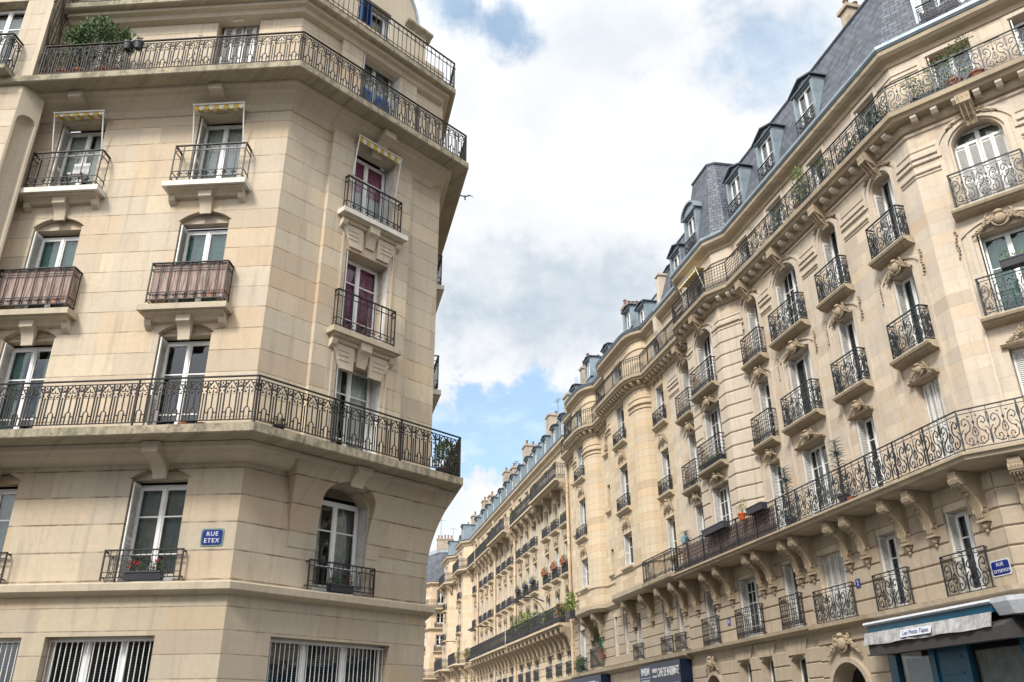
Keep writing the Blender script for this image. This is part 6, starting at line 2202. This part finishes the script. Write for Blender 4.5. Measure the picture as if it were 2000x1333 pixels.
plant('trailing_plant', 'thin leggy plant with pale leaves climbing above the top left railing', FL, -2.4, 0.62, 15.69, dict(r=0.13, h=0.2, mat='pot_dark'), [(-0.3, 0, 0.35, 0.25, 0.15, 0.25), (0.1, 0, 0.5, 0.2, 0.1, 0.3), (0.1, 0, 0.95, 0.12, 0.05, 0.25), (0.5, 0, 0.3, 0.2, 0.1, 0.15)], 230, 0.045, ['leaf_mid', 'leaf_dry'], seed=33)
plant('trailing_plant', 'low dark plant in a trough under the shuttered window of the top left balcony', FL, -1.7, 0.7, 15.69, dict(h=0.14, mat='pot_dark', box=(0.7, 0.16)), [(-0.2, 0, 0.1, 0.25, 0.1, 0.14), (0.2, 0, 0.1, 0.2, 0.1, 0.12)], 180, 0.05, G3, seed=34)
# climbing dry ivy on the wing return
iv = thing('climbing_ivy', 'dry sparse ivy clinging to the side wall above the evergreens at top left', 'ivy', M=FL @ T(-6.1, -0.4, 17.0))
r = random.Random(5); m = MB()
a_, b_ = Vector((*wv, 0)), Vector((*w2, 0))
for k in range(420):
    t = r.random()**0.8*0.9+0.02; z = 17.0+3.0*r.random()**0.7
    if math.sin(t*9+z*2.1)+r.uniform(-.9, .9) < 0: continue
    p = a_.lerp(b_, t)+Vector((0.03+r.uniform(0, .05), -0.02, z))
    s = r.uniform(0.03, 0.07)
    m.m = r.randrange(2)
    d = Vector((r.uniform(-.2, .6), r.uniform(-1, 1), r.uniform(-1, .4))).normalized()
    e = d.cross(Vector((1, 0.2, 0))).normalized()
    m.poly([p, p+d*s+e*s*0.4, p+d*s*2, p+d*s-e*s*0.4])
part('foliage', m, ['leaf_dark', 'bark'], iv)
m = MB()
for k in range(7):
    t = 0.1+0.11*k; pts = []
    for q in range(9): pts.append(a_.lerp(b_, min(0.97, max(0.02, t+0.06*math.sin(q*1.3+k))))+Vector((0.03, -0.01, 16.2+0.45*q)))
    m.tube(pts, 0.012, 4)
part('stems', m, 'bark', iv)

# brushwood screens behind the third floor guards
for x, lab in ((-1.66, 'reddish brushwood screen behind the balcony railing nearer the building fold'), (-5.07, 'reddish brushwood screen behind the balcony railing at the left edge')):
    m = MB(); M = FL @ T(x, -0.26, 9.95)
    m.box(-0.80, 0.80, 0.0, 0.018, 0, 0.86); m.box(-0.80, -0.782, 0.018, 0.24, 0, 0.86); m.box(0.782, 0.80, 0.018, 0.24, 0, 0.86)
    tag(part('brushwood_screen', m, 'brushwood', None, M), lab, 'privacy screen', 'brushwood screens on the left building')
# flower boxes on the first floor guards
plant('flower_box', 'dark window box of red geraniums beside the street plate', FL, -1.62, 0.06, 4.19, dict(h=0.13, mat='pot_dark', box=(0.7, 0.13)), [(-0.22, 0, 0.1, 0.14, 0.08, 0.1), (0.02, 0, 0.12, 0.16, 0.08, 0.13), (0.24, 0, 0.1, 0.12, 0.08, 0.12)], 260, 0.05, ['leaf_dark', 'leaf_mid'], seed=40, petals=('petal_red', 6, 0.03), cat='flower box')
plant('flower_box', 'grey window box with red and pink flowers on the angled first floor window', FC, 2.42, 0.06, 4.19, dict(h=0.12, mat='pot_dark', box=(0.56, 0.13)), [(-0.16, 0, 0.08, 0.12, 0.08, 0.09), (0.14, 0, 0.12, 0.14, 0.08, 0.12)], 220, 0.05, ['leaf_dark', 'leaf_mid'], seed=41, petals=('petal_pink', 5, 0.03), cat='flower box')
# things standing on the lower left balcony
for x, r_, lab in ((-0.95, 0.13, 'low terracotta saucer pot on the lower left balcony, left of the smaller saucer'), (-0.62, 0.09, 'small terracotta saucer on the lower left balcony near the fold')):
    m = MB(); m.lathe([(r_*0.8, 0), (r_, 0.05), (r_*1.05, 0.07), (r_*0.9, 0.07)], (0, 0, 0), 12)
    tag(part('plant_saucer', m, 'terracotta', None, FL @ T(x, -0.8, 6.88)), lab, 'plant pot')
plant('potted_plant', 'small round dark pot with low leaves on the lower balcony just past the fold', FC, 0.18, 0.78, 6.88, dict(r=0.11, h=0.14, mat='pot_dark'), [(0, 0, 0.04, 0.15, 0.12, 0.08)], 120, 0.05, ['leaf_dark', 'leaf_dry'], seed=44)
plant('potted_plant', 'bushy dark plant behind the railing at the far right end of the lower left balcony', FC, 4.7, 0.6, 6.88, dict(r=0.2, h=0.25, mat='pot_dark'), [(0, 0, 0.3, 0.3, 0.25, 0.3), (0.1, 0.1, 0.5, 0.2, 0.2, 0.2)], 420, 0.09, G3, seed=45)
# chair and white cooler on the fourth floor balcony at left
t = thing('folding_chair', 'white folding chair on the fourth floor balcony at far left', 'chair', M=FL @ T(-4.85, -0.14, 12.94))
for nm, b in (('seat', (-0.2, 0.2, -0.1, 0.12, 0.42, 0.45)), ('backrest', (-0.2, 0.2, 0.10, 0.13, 0.55, 0.85))):
    m = MB(); m.box(*b); part(nm, m, 'pot_white', t, FL @ T(-4.85, -0.14, 12.94))
for x in (-0.18, 0.18):
    for a, b in ((-0.1, 0.12), (0.12, -0.1)):
        m = MB(); m.bar((x, a, 0), (x, b, 0.45 if a < 0 else 0.45), 0.025); part('leg', m, 'iron', t, FL @ T(-4.85, -0.14, 12.94))

# right hand building, top balcony
plant('flowering_shrub', 'leafy shrub with purple flowers before the open attic window', FD, 1.5, 0.25, 16.88, dict(r=0.2, h=0.3, mat='terracotta'), [(-0.45, 0, 0.75, 0.16, 0.12, 0.14), (-0.2, 0, 0.85, 0.22, 0.12, 0.16), (0.1, 0, 0.95, 0.25, 0.15, 0.16), (0.4, 0, 1.1, 0.28, 0.15, 0.2), (0.1, 0, 0.4, 0.3, 0.12, 0.3)], 620, 0.065, ['leaf_mid', 'leaf_light', 'leaf_dark'], seed=50, petals=('petal_pink', 7, 0.035), cat='shrub')
plant('potted_plant', 'dry yellow bush behind the scrolled rail at the building corner', FD, 0.55, 0.28, 16.88, dict(r=0.16, h=0.22, mat='pot_dark'), [(0, 0, 0.35, 0.3, 0.14, 0.3), (-0.1, 0, 0.65, 0.2, 0.1, 0.15)], 380, 0.05, ['leaf_dry', 'leaf_light'], seed=51)
plant('potted_plant', 'terracotta bowl of small plants at the foot of the top right railing', FD, 2.05, 0.3, 16.88, dict(r=0.22, h=0.18, mat='terracotta'), [(0, 0, 0.06, 0.2, 0.12, 0.1)], 120, 0.05, G3, seed=52)
plant('potted_plant', 'dark leafy tub next to the corner attic window above the scrolled rail', FR, -1.1, 0.25, 16.88, dict(r=0.18, h=0.3, mat='pot_dark'), [(0, 0, 0.2, 0.3, 0.14, 0.3), (0.3, 0, 0.3, 0.3, 0.14, 0.2), (-0.4, 0, 0.2, 0.25, 0.12, 0.2)], 600, 0.06, ['leaf_dark', 'leaf_mid'], seed=53)
plant('potted_plant', 'pale green rounded bush behind the top rail between two attic windows', FR, -3.2, 0.25, 16.88, dict(r=0.16, h=0.3, mat='pot_dark'), [(0, 0, 0.35, 0.28, 0.15, 0.3), (-0.2, 0, 0.65, 0.2, 0.12, 0.2)], 420, 0.055, GL, seed=54)
plant('potted_tree', 'bright yellow green young tree standing tallest above the top right railing', FR, -4.75, 0.25, 16.88, dict(r=0.18, h=0.32, mat='terracotta'), [(0, 0, 0.4, 0.2, 0.15, 0.3), (0.05, 0, 0.85, 0.3, 0.15, 0.3), (0.1, 0, 1.15, 0.26, 0.15, 0.22)], 620, 0.07, GL, seed=55)
plant('potted_plant', 'bare twiggy plant above the top rail beside the square railing', FR, -8.1, 0.2, 16.88, dict(r=0.16, h=0.3, mat='pot_dark'), [(0, 0, 0.4, 0.3, 0.15, 0.3), (0.1, 0, 1.0, 0.25, 0.12, 0.35)], 110, 0.07, ['leaf_dark', 'leaf_dry'], seed=56)
plant('window_trough', 'dark trough with green plants on the third floor window guard', FD, 1.75, 0.44, 11.42, dict(h=0.17, mat='pot_dark', box=(0.75, 0.17)), [(-0.25, 0, 0.12, 0.12, 0.08, 0.16), (0.05, 0, 0.08, 0.18, 0.08, 0.08), (0.3, 0, 0.06, 0.1, 0.06, 0.08)], 230, 0.05, GL, seed=57, cat='flower box')
plant('window_trough', 'trough of green plants at the foot of the bow window in grid railing', FBc, -12.0, 0.12, 10.48, dict(h=0.18, mat='pot_dark', box=(1.5, 0.17)), [(-0.5, 0, 0.15, 0.25, 0.08, 0.14), (0.0, 0, 0.12, 0.2, 0.08, 0.12), (0.5, 0, 0.2, 0.25, 0.08, 0.16)], 420, 0.05, GL, seed=58, cat='flower box')
plant('flower_pot', 'orange pot with yellow leaves clipped to the grid railing', FR, -9.85, 0.95, 7.95, dict(r=0.13, h=0.22, mat='pot_orange'), [(0, 0, 0.14, 0.18, 0.15, 0.16), (0.2, 0, 0.25, 0.15, 0.1, 0.2)], 200, 0.05, ['leaf_light', 'leaf_dry'], seed=59, cat='flower pot')
for x, w, lab in ((-8.85, 1.0, 'black trough hung on the grid railing right of the orange pot'), (-11.9, 1.7, 'long black trough hung on the grid railing left of the orange pot')):
    plant('window_trough', lab, FR, x, 0.94, 7.98, dict(h=0.19, mat='pot_dark', box=(w, 0.2)), [(0, 0, 0.02, w*0.4, 0.06, 0.04)], 50, 0.05, G3, 'black troughs on the grid railing', seed=60, stems=False, cat='flower box')
m = MB(); m.box(-15.3, -8.2, 0, 0.015, 0, 0.8)
tag(part('reed_screen', m, 'brushwood', None, FR @ T(0, -0.72, 7.24)), 'brown reed screen inside the lower grid railing', 'privacy screen')
m = MB(); m.lathe([(0.09, 0), (0.11, 0.24), (0.09, 0.26)], (0, 0, 0), 12)
wc = thing('watering_can', 'pale blue watering can standing on the lower grid balcony end', 'watering can', M=FR @ T(-14.9, -0.8, 8.2))
MATS['curtain_blue'] = plain('curtain_blue', (0.18, 0.35, 0.42), 0.5)
part('body', m, 'curtain_blue', wc, FR @ T(-14.9, -0.8, 8.2))
m = MB(); m.tube([(0.08, 0, 0.05), (0.26, 0, 0.24)], 0.02, 6, 0.012); part('spout', m, 'curtain_blue', wc, FR @ T(-14.9, -0.8, 8.2))
m = MB(); m.tube(arc(-0.1, 0.14, 0.1, pi/2, pi*1.5, 8), 0.01, 4); part('handle', m, 'curtain_blue', wc, FR @ T(-14.9, -0.8, 8.2))


def dragon_tree(x, lab, h=1.9, F=FR, out=0.68, z=7.18):
    M = F @ T(x, -out, z)
    t = thing('spiky_plant', lab, 'plant', M=M, group='tall spiky plants on the scrolled balcony')
    m = MB(); m.tube([(0, 0, 0), (0.03, 0, h*0.5), (-0.02, 0, h*0.9)], 0.03, 6, 0.012); part('stem', m, 'bark', t, M)
    def fn():
        r = random.Random(8); m = MB()
        for k in range(120):
            zz = h*(0.12+0.86*k/120); a = k*2.4; L = 0.34*(1-0.35*k/120)*r.uniform(.8, 1.15)
            dx, dy = math.cos(a), math.sin(a)
            c = (0.02*math.sin(zz*3), 0, zz)
            cv = r.uniform(-0.1, 0.35)
            m.tube([c, (c[0]+dx*L*0.5, c[1]+dy*L*0.5, zz+L*0.25), (c[0]+dx*L, c[1]+dy*L, zz+L*cv)], 0.013, 3, 0.003)
        for k in range(26):
            a = k*1.1; b = r.uniform(-1, 1)
            m.tube([(0, 0, h*0.78), (0.2*math.cos(a), 0.2*math.sin(a), h*0.78+0.16*b)], 0.016, 3, 0.003)
        return mesh(m, 'foliage', 'leaf_blue')
    ob('foliage', cached(('dragon', h), fn), t, M)
    ob('pot', pot_mesh(0.17, 0.28, 'pot_dark'), t, M)


dragon_tree(-4.55, 'tall blue grey spiky plant nearer the corner on the scrolled balcony')
dragon_tree(-7.35, 'tall blue grey spiky plant beside the grid railing on the scrolled balcony')
dragon_tree(-15.3, 'blue grey spiky plant rising at the end of the grid balcony', 1.6, FR, 0.5, 7.2)
m = MB(); m.box(-0.55, 0.55, -0.13, 0.13, 0, 0.12); m.box(-0.5, 0.5, -0.1, 0.1, 0.12, 0.14)
tag(part('storage_tray', m, 'pot_white', None, FR @ T(-5.35, -0.66, 7.18)), 'long white tray on the floor of the scrolled balcony', 'tray')
m = MB(); m.lathe([(0.12, 0), (0.16, 0.1), (0.17, 0.12)], (0, 0, 0), 12)
tag(part('plant_pot', m, 'terracotta', None, FR @ T(-4.15, -0.7, 7.18)), 'small terracotta pot on the scrolled balcony right of the white tray', 'flower pot')
plant('potted_plant', 'reddish twiggy plant on the narrow grid balcony beyond the banded bow', FR, -15.0, 0.12, 10.5, dict(r=0.12, h=0.18, mat='pot_dark'), [(0.2, 0, 0.3, 0.15, 0.08, 0.2), (-0.2, 0, 0.8, 0.15, 0.08, 0.25)], 120, 0.05, ['petal_pink', 'leaf_dry'], seed=61)
plant('potted_plant', 'low green plants filling the grid balcony at the bow attic', FBc, -12.6, 0.25, 16.88, dict(h=0.15, mat='pot_dark', box=(1.2, 0.2)), [(-0.4, 0, 0.1, 0.25, 0.1, 0.14), (0.4, 0, 0.12, 0.25, 0.1, 0.14)], 260, 0.05, G3, seed=62)
# striped awning over the bow's attic window
small_awning(FBc, -12.05, 18.42, 1.7, 0.12, 0.42, 'cream scalloped awning over the attic window of the bow')
# green cloth and hanging things in C's first floor opening
m = MB(); m.smooth = True
vs = []; fs = []
for j in range(9):
    for i in range(11):
        x = -0.72+1.44*i/10; z = 1.15-1.15*j/8
        vs.append((x*(1-0.02*j), 0.05*math.sin(i*1.7+j*0.3), z+0.05*math.sin(i*0.6)))
for j in range(8):
    for i in range(10): fs.append((j*11+i, j*11+i+1, (j+1)*11+i+1, (j+1)*11+i))
m.add(vs, fs)
tag(part('hanging_cloth', m, 'green_cloth', None, FR @ T(-28.15, 0.25, 5.55)), 'bright green cloth hung in the arched first floor opening', 'cloth')
plant('potted_plant', 'dark plant bulging over the guard left of the green cloth', FR, -30.7, 0.2, 4.6, dict(h=0.15, mat='pot_dark', box=(0.8, 0.2)), [(0, 0, 0.25, 0.5, 0.2, 0.3), (0.3, -0.2, 0.0, 0.2, 0.2, 0.3)], 420, 0.09, G3, seed=63)
plant('flower_pot', 'pot with a red bloom right of the green cloth', FR, -27.0, 0.2, 4.9, dict(r=0.14, h=0.2, mat='terracotta'), [(0, 0, 0.15, 0.2, 0.15, 0.16)], 120, 0.07, ['leaf_dark', 'leaf_dry'], seed=64, petals=('petal_red', 2, 0.05), cat='flower pot')
plant('potted_plant', 'little shrub in a pot on the sill of the narrow window between the bows', FR, -25.15, 0.05, 15.0, dict(r=0.12, h=0.16, mat='terracotta'), [(0, 0, 0.12, 0.18, 0.12, 0.12)], 100, 0.06, G3, seed=65)

# flower boxes down the street
for i, (x, z, mt, lab) in enumerate(((-33.0, 10.62, 'petal_orange', 'box of orange flowers on the third floor guard nearest the rounded bow'), (-35.15, 10.62, 'petal_orange', 'box of orange flowers on the middle guard of the nearest group of three'),
                               (-37.3, 10.62, 'petal_orange', 'box of orange flowers on the left guard of the nearest group of three'), (-40.4, 10.62, None, 'box of green plants on the right guard of the second group of three'),
                               (-42.5, 10.62, None, 'box of green plants on the middle guard of the second group of three'), (-44.6, 10.62, None, 'box of green plants on the left guard of the second group of three'))):
    plant('flower_box', lab, FR, x, 0.26, z, dict(h=0.15, mat='terracotta' if mt else 'pot_dark', box=(0.8, 0.2)), [(-0.25, 0, 0.1, 0.16, 0.1, 0.14), (0.2, 0, 0.14, 0.18, 0.1, 0.18)], 120, 0.09, ['leaf_mid', 'leaf_dark'], 'flower boxes on the far row', seed=70+i, petals=(mt, 8, 0.05) if mt else None, key='fb%s' % bool(mt), stems=False, cat='flower box')
for i, (x, z, hh, mats, lab) in enumerate(((-31.0, 7.3, 1.0, GL, 'arching yellow green plant on the balcony beside the rounded bow'), (-32.9, 7.22, 0.75, ['leaf_mid', 'petal_orange', 'leaf_light'], 'reddish green bush at the near end of the long far balcony'),
                               (-35.4, 7.22, 0.7, GL, 'small light green plant on the long far balcony'), (-38.4, 7.22, 0.95, ['leaf_mid', 'leaf_light', 'leaf_dark'], 'grey green bush on the long far balcony right of the big grasses'),
                               (-40.6, 7.22, 1.25, ['leaf_mid', 'leaf_light', 'leaf_dry'], 'big feathery shrub on the long far balcony, right one of three'), (-42.4, 7.22, 1.35, ['leaf_mid', 'leaf_dry', 'leaf_light'], 'big feathery shrub on the long far balcony, middle one of three'),
                               (-44.6, 7.22, 1.4, G3, 'tall dark green shrub on the long far balcony, left one of three'), (-62.0, 7.22, 0.8, ['leaf_dry', 'leaf_mid'], 'brownish bush on the farthest low balcony'), (-66.0, 7.22, 1.25, GL, 'bright green bush on the farthest low balcony'))):
    bl = [(-0.4, 0, 0.3*hh, 0.4, 0.25, 0.3*hh), (0.3, 0, 0.4*hh, 0.4, 0.25, 0.35*hh), (0, 0, 0.75*hh, 0.45, 0.25, 0.3*hh)]
    if i < 3: bl = [(b[0]*0.5, b[1], b[2], b[3]*0.6, b[4], b[5]) for b in bl]
    plant('balcony_shrub', lab, FR, x, (0.55 if x > -60 else 0.6), z, dict(h=0.3, mat='pot_dark', box=(0.8, 0.3)), bl, 620, 0.12, mats, 'shrubs on the far low balconies', seed=80+i, cat='shrub')
for i, (x, z, lab) in enumerate(((-37.9, 15.58, 'green plants at the dividing end of the projecting top balcony'), (-45.0, 15.58, 'small plants on the recessed top balcony'), (-52.0, 15.53, 'dark plants at the far end of the top balcony'), (-53.9, 15.53, 'hanging green plants on the far top balcony'))):
    plant('balcony_plant', lab, FR, x, 0.4, z, dict(h=0.2, mat='pot_dark', box=(0.7, 0.2)), [(0, 0, 0.4, 0.4, 0.2, 0.45)], 300, 0.11, ['leaf_mid', 'leaf_light', 'leaf_dark'], 'plants on the far top balconies', seed=95+i, cat='plant')


def street_lamp(x, z, lab):
    M = FR @ T(x, 0, z)
    t = thing('street_lamp', lab, 'street lamp', M=M, group='wall lamps on curved brackets')
    m = MB(); m.tube([(0, 0, 0), (0, -0.7, 0.25), (0, -1.5, 0.2), (0, -1.9, 0.1)], 0.04, 6); m.tube([(0, 0, -0.6), (0, -0.35, -0.1), (0, -0.9, 0.2)], 0.025, 5); part('bracket', m, 'iron', t, M)
    m = MB(); m.lathe([(0.05, 0.05), (0.12, 0.0), (0.32, -0.12), (0.34, -0.16)], (0, -1.95, 0.08), 12); part('shade', m, 'iron', t, M)
    m = MB(); m.ell((0, -1.95, -0.1), 0.16, 0.16, 0.12); part('bulb', m, 'pot_white', t, M)


street_lamp(-38.5, 9.2, 'dark street lamp on a wall bracket nearer the camera')
street_lamp(-53.2, 9.0, 'dark street lamp on a wall bracket farther down the row')
street_lamp(-68.5, 9.3, 'small street lamp on a bracket above the bright green bush')

# shop fronts on C with their signs
def shop(x0, x1, lab, words, fs, tx, proj=0.5):
    t = thing('shop_sign', lab, 'shop sign', M=FR @ T((x0+x1)/2, 0, 3.6))
    m = MB(); m.box(x0, x1, -proj, 0, 3.35, 4.15); part('fascia', m, 'shop_dark', t, FR)
    m = MB(); m.box(x0+0.05, x1-0.05, -proj-0.08, -proj+0.0, 3.27, 3.34); part('light_bar', m, 'zinc', t, FR)
    for s, sz, xx, z, sx, bd in words:
        text(s, sz, FR @ T(xx, -proj-0.012, z), t, 'paint_white', 0.004, bold=bd, sx=sx)
    m = MB(); m.lathe([(0.04, 0), (0.09, 0.02), (0.09, 0.16), (0.05, 0.2)], (x1-0.28, -proj-0.1, 3.62), 10); part('lamp', m, 'pot_white', t, FR)
    m = MB(); m.box(x0+0.05, x1-0.05, -0.05, 0.02, 0, 3.35)
    tag(part('shop_window', m, 'door_dark', t, FR))
    return t


shop(-19.95, -16.95, 'dark blue shop fascia with pale capital lettering under the building joint', [('IMBM', 0.24, -19.55, 3.86, 0.9, 0.002), ('MARBRERIE', 0.11, -19.55, 3.64, 0.85, 0.0), ('CAVE DE MARBRAGE', 0.46, -18.15, 3.76, 0.50, 0.006)], 0.4, 0)
t = thing('projecting_sign', 'small dark square sign reading IMBM hung beside the blue fascia', 'shop sign', M=FR @ T(-20.9, -0.35, 3.75))
m = MB(); m.box(-21.5, -20.1, -0.42, -0.36, 3.35, 4.15); part('board', m, 'shop_dark', t, FR)
text('IMBM', 0.42, FR @ T(-20.8, -0.43, 3.88), t, 'paint_white', 0.004, bold=0.004)
text('MARBRERIE', 0.19, FR @ T(-20.8, -0.43, 3.50), t, 'sign_white', 0.004, bold=0.001)
m = MB(); m.box(-21.4, -20.2, -0.43, -0.421, 3.64, 3.66); part('rule', m, 'sign_white', t, FR)
shop(-31.8, -26.5, 'farther dark blue shop fascia with a white lettered panel', [('LA MAISON MARBRERIE', 0.42, -29.0, 3.74, 0.75, 0.004)], 0.4, 0)
# gull in the sky near the upper left balcony
g_ = thing('bird', 'grey gull gliding in the sky beside the left building', 'bird', M=T(-3.9, 57.0, 43.0))
rd = (fwd + rt*((908-1000)/1644.15) - up*((385-666.5)/1644.15)).normalized()
gp_ = Vector((0, 0, 1.6)) + rd*55
M = T(*gp_)
WM[g_.name] = M; g_.matrix_basis = M
m = MB(); m.smooth = True
m.ell((0, 0, 0), 0.07, 0.22, 0.06, 8, 6)
m.smooth = False
for sg in (-1, 1):
    m.add([(0, -0.08, 0.02), (0, 0.09, 0.02), (sg*0.30, 0.06, 0.10), (sg*0.30, -0.10, 0.10), (sg*0.62, 0.0, -0.06), (sg*0.0, 0.0, 0.05), (sg*0.3, -0.02, 0.12)],
          [(0, 3, 2, 1), (3, 4, 2), (0, 3, 6, 5), (5, 6, 2, 1), (3, 4, 6), (6, 4, 2)])
m.add([(-0.03, 0.2, 0), (0.03, 0.2, 0), (0.07, 0.36, 0), (-0.07, 0.36, 0)], [(0, 1, 2, 3)])
part('body', m, 'bird', g_, M)

# more greenery crowding the top right railing
for i, (F, x, lab, mats, hh) in enumerate(((FR, -0.45, 'dark trailing plant against the scrolled rail just left of the building corner', ['leaf_dark', 'leaf_mid'], 0.5),
        (FR, -2.0, 'low dark green trough between the corner attic window and the pale bush', G3, 0.35),
        (FR, -4.3, 'dark climbing plant winding through the rail beside the yellow green tree', G3, 0.6),
        (FR, -6.1, 'dark leafy plant behind the rail left of the yellow green tree', ['leaf_dark', 'leaf_mid', 'leaf_dry'], 0.55),
        (FD, 1.0, 'green shrub with pale leaves at the foot of the flowering shrub', ['leaf_mid', 'leaf_light', 'leaf_blue'], 0.5))):
    plant('potted_plant', lab, F, x, 0.28, 16.88, dict(h=0.2, mat='pot_dark', box=(0.7, 0.2)), [(-0.25, 0, hh*0.5, 0.28, 0.12, hh*0.6), (0.2, 0, hh*0.6, 0.25, 0.12, hh*0.55)], 420, 0.06, mats, seed=120+i)
# far side of the crossing, behind the photographer: unseen, added for the panes to mirror
BO_ = thing('apartment_building', 'plain stone building on the far side of the crossing, behind the viewpoint', 'building', (0, -24, 0))
FO = frame((38, -24), (-1, 0))
oo = [op(x-0.6, x+0.6, z, z+2.1, d=0.3) for x in [2.5+3.1*k for k in range(24)] for z in (4.6, 7.7, 10.8, 13.9)]
m = MB(); wall_mb(m, 0, 76, 0, 17.0, oo); part('wall', m, 'stoneD', BO_, FO)
m = MB(); m.box(0, 76, 0.32, 0.5, 0, 17); part('room_interior', m, 'door_dark', BO_, FO)
m = MB(); m.extr([(0, 17), (1.6, 20.5), (9, 20.5), (9, 17)], 0, 76); part('roof', m, 'slate', BO_, FO)
m = MB()
for z in (7.6, 13.8): m.box(0, 76, -0.7, 0, z-0.25, z-0.05)
m.box(0, 76, -0.35, 0, 16.7, 17.0)
part('balcony_slab', m, 'slabR', BO_, FO)


def antenna(B, F, x, out, z, h):
    m = MB(); m.tube([(x, -out, z), (x, -out, z+h)], 0.025, 5)
    m.tube([(x-0.5, -out, z+h-0.1), (x+0.5, -out, z+h-0.15)], 0.014, 4)
    for k in range(6): m.tube([(x-0.45+0.18*k, -out-0.22, z+h-0.11), (x-0.45+0.18*k, -out+0.22, z+h-0.11)], 0.010, 3)
    part('antenna', m, 'zinc_dark', B, F)


antenna(BE, FE, 0.7, -1.9, 21.3, 2.6); antenna(BE, FE, 2.1, -1.9, 21.0, 1.9)
antenna(D1, FR, -39.0, -1.5, 21.9, 1.5); antenna(D2, FR, -52.0, -1.5, 20.8, 1.8); antenna(BA, FR, -0.9, -1.9, 22.8, 1.4)
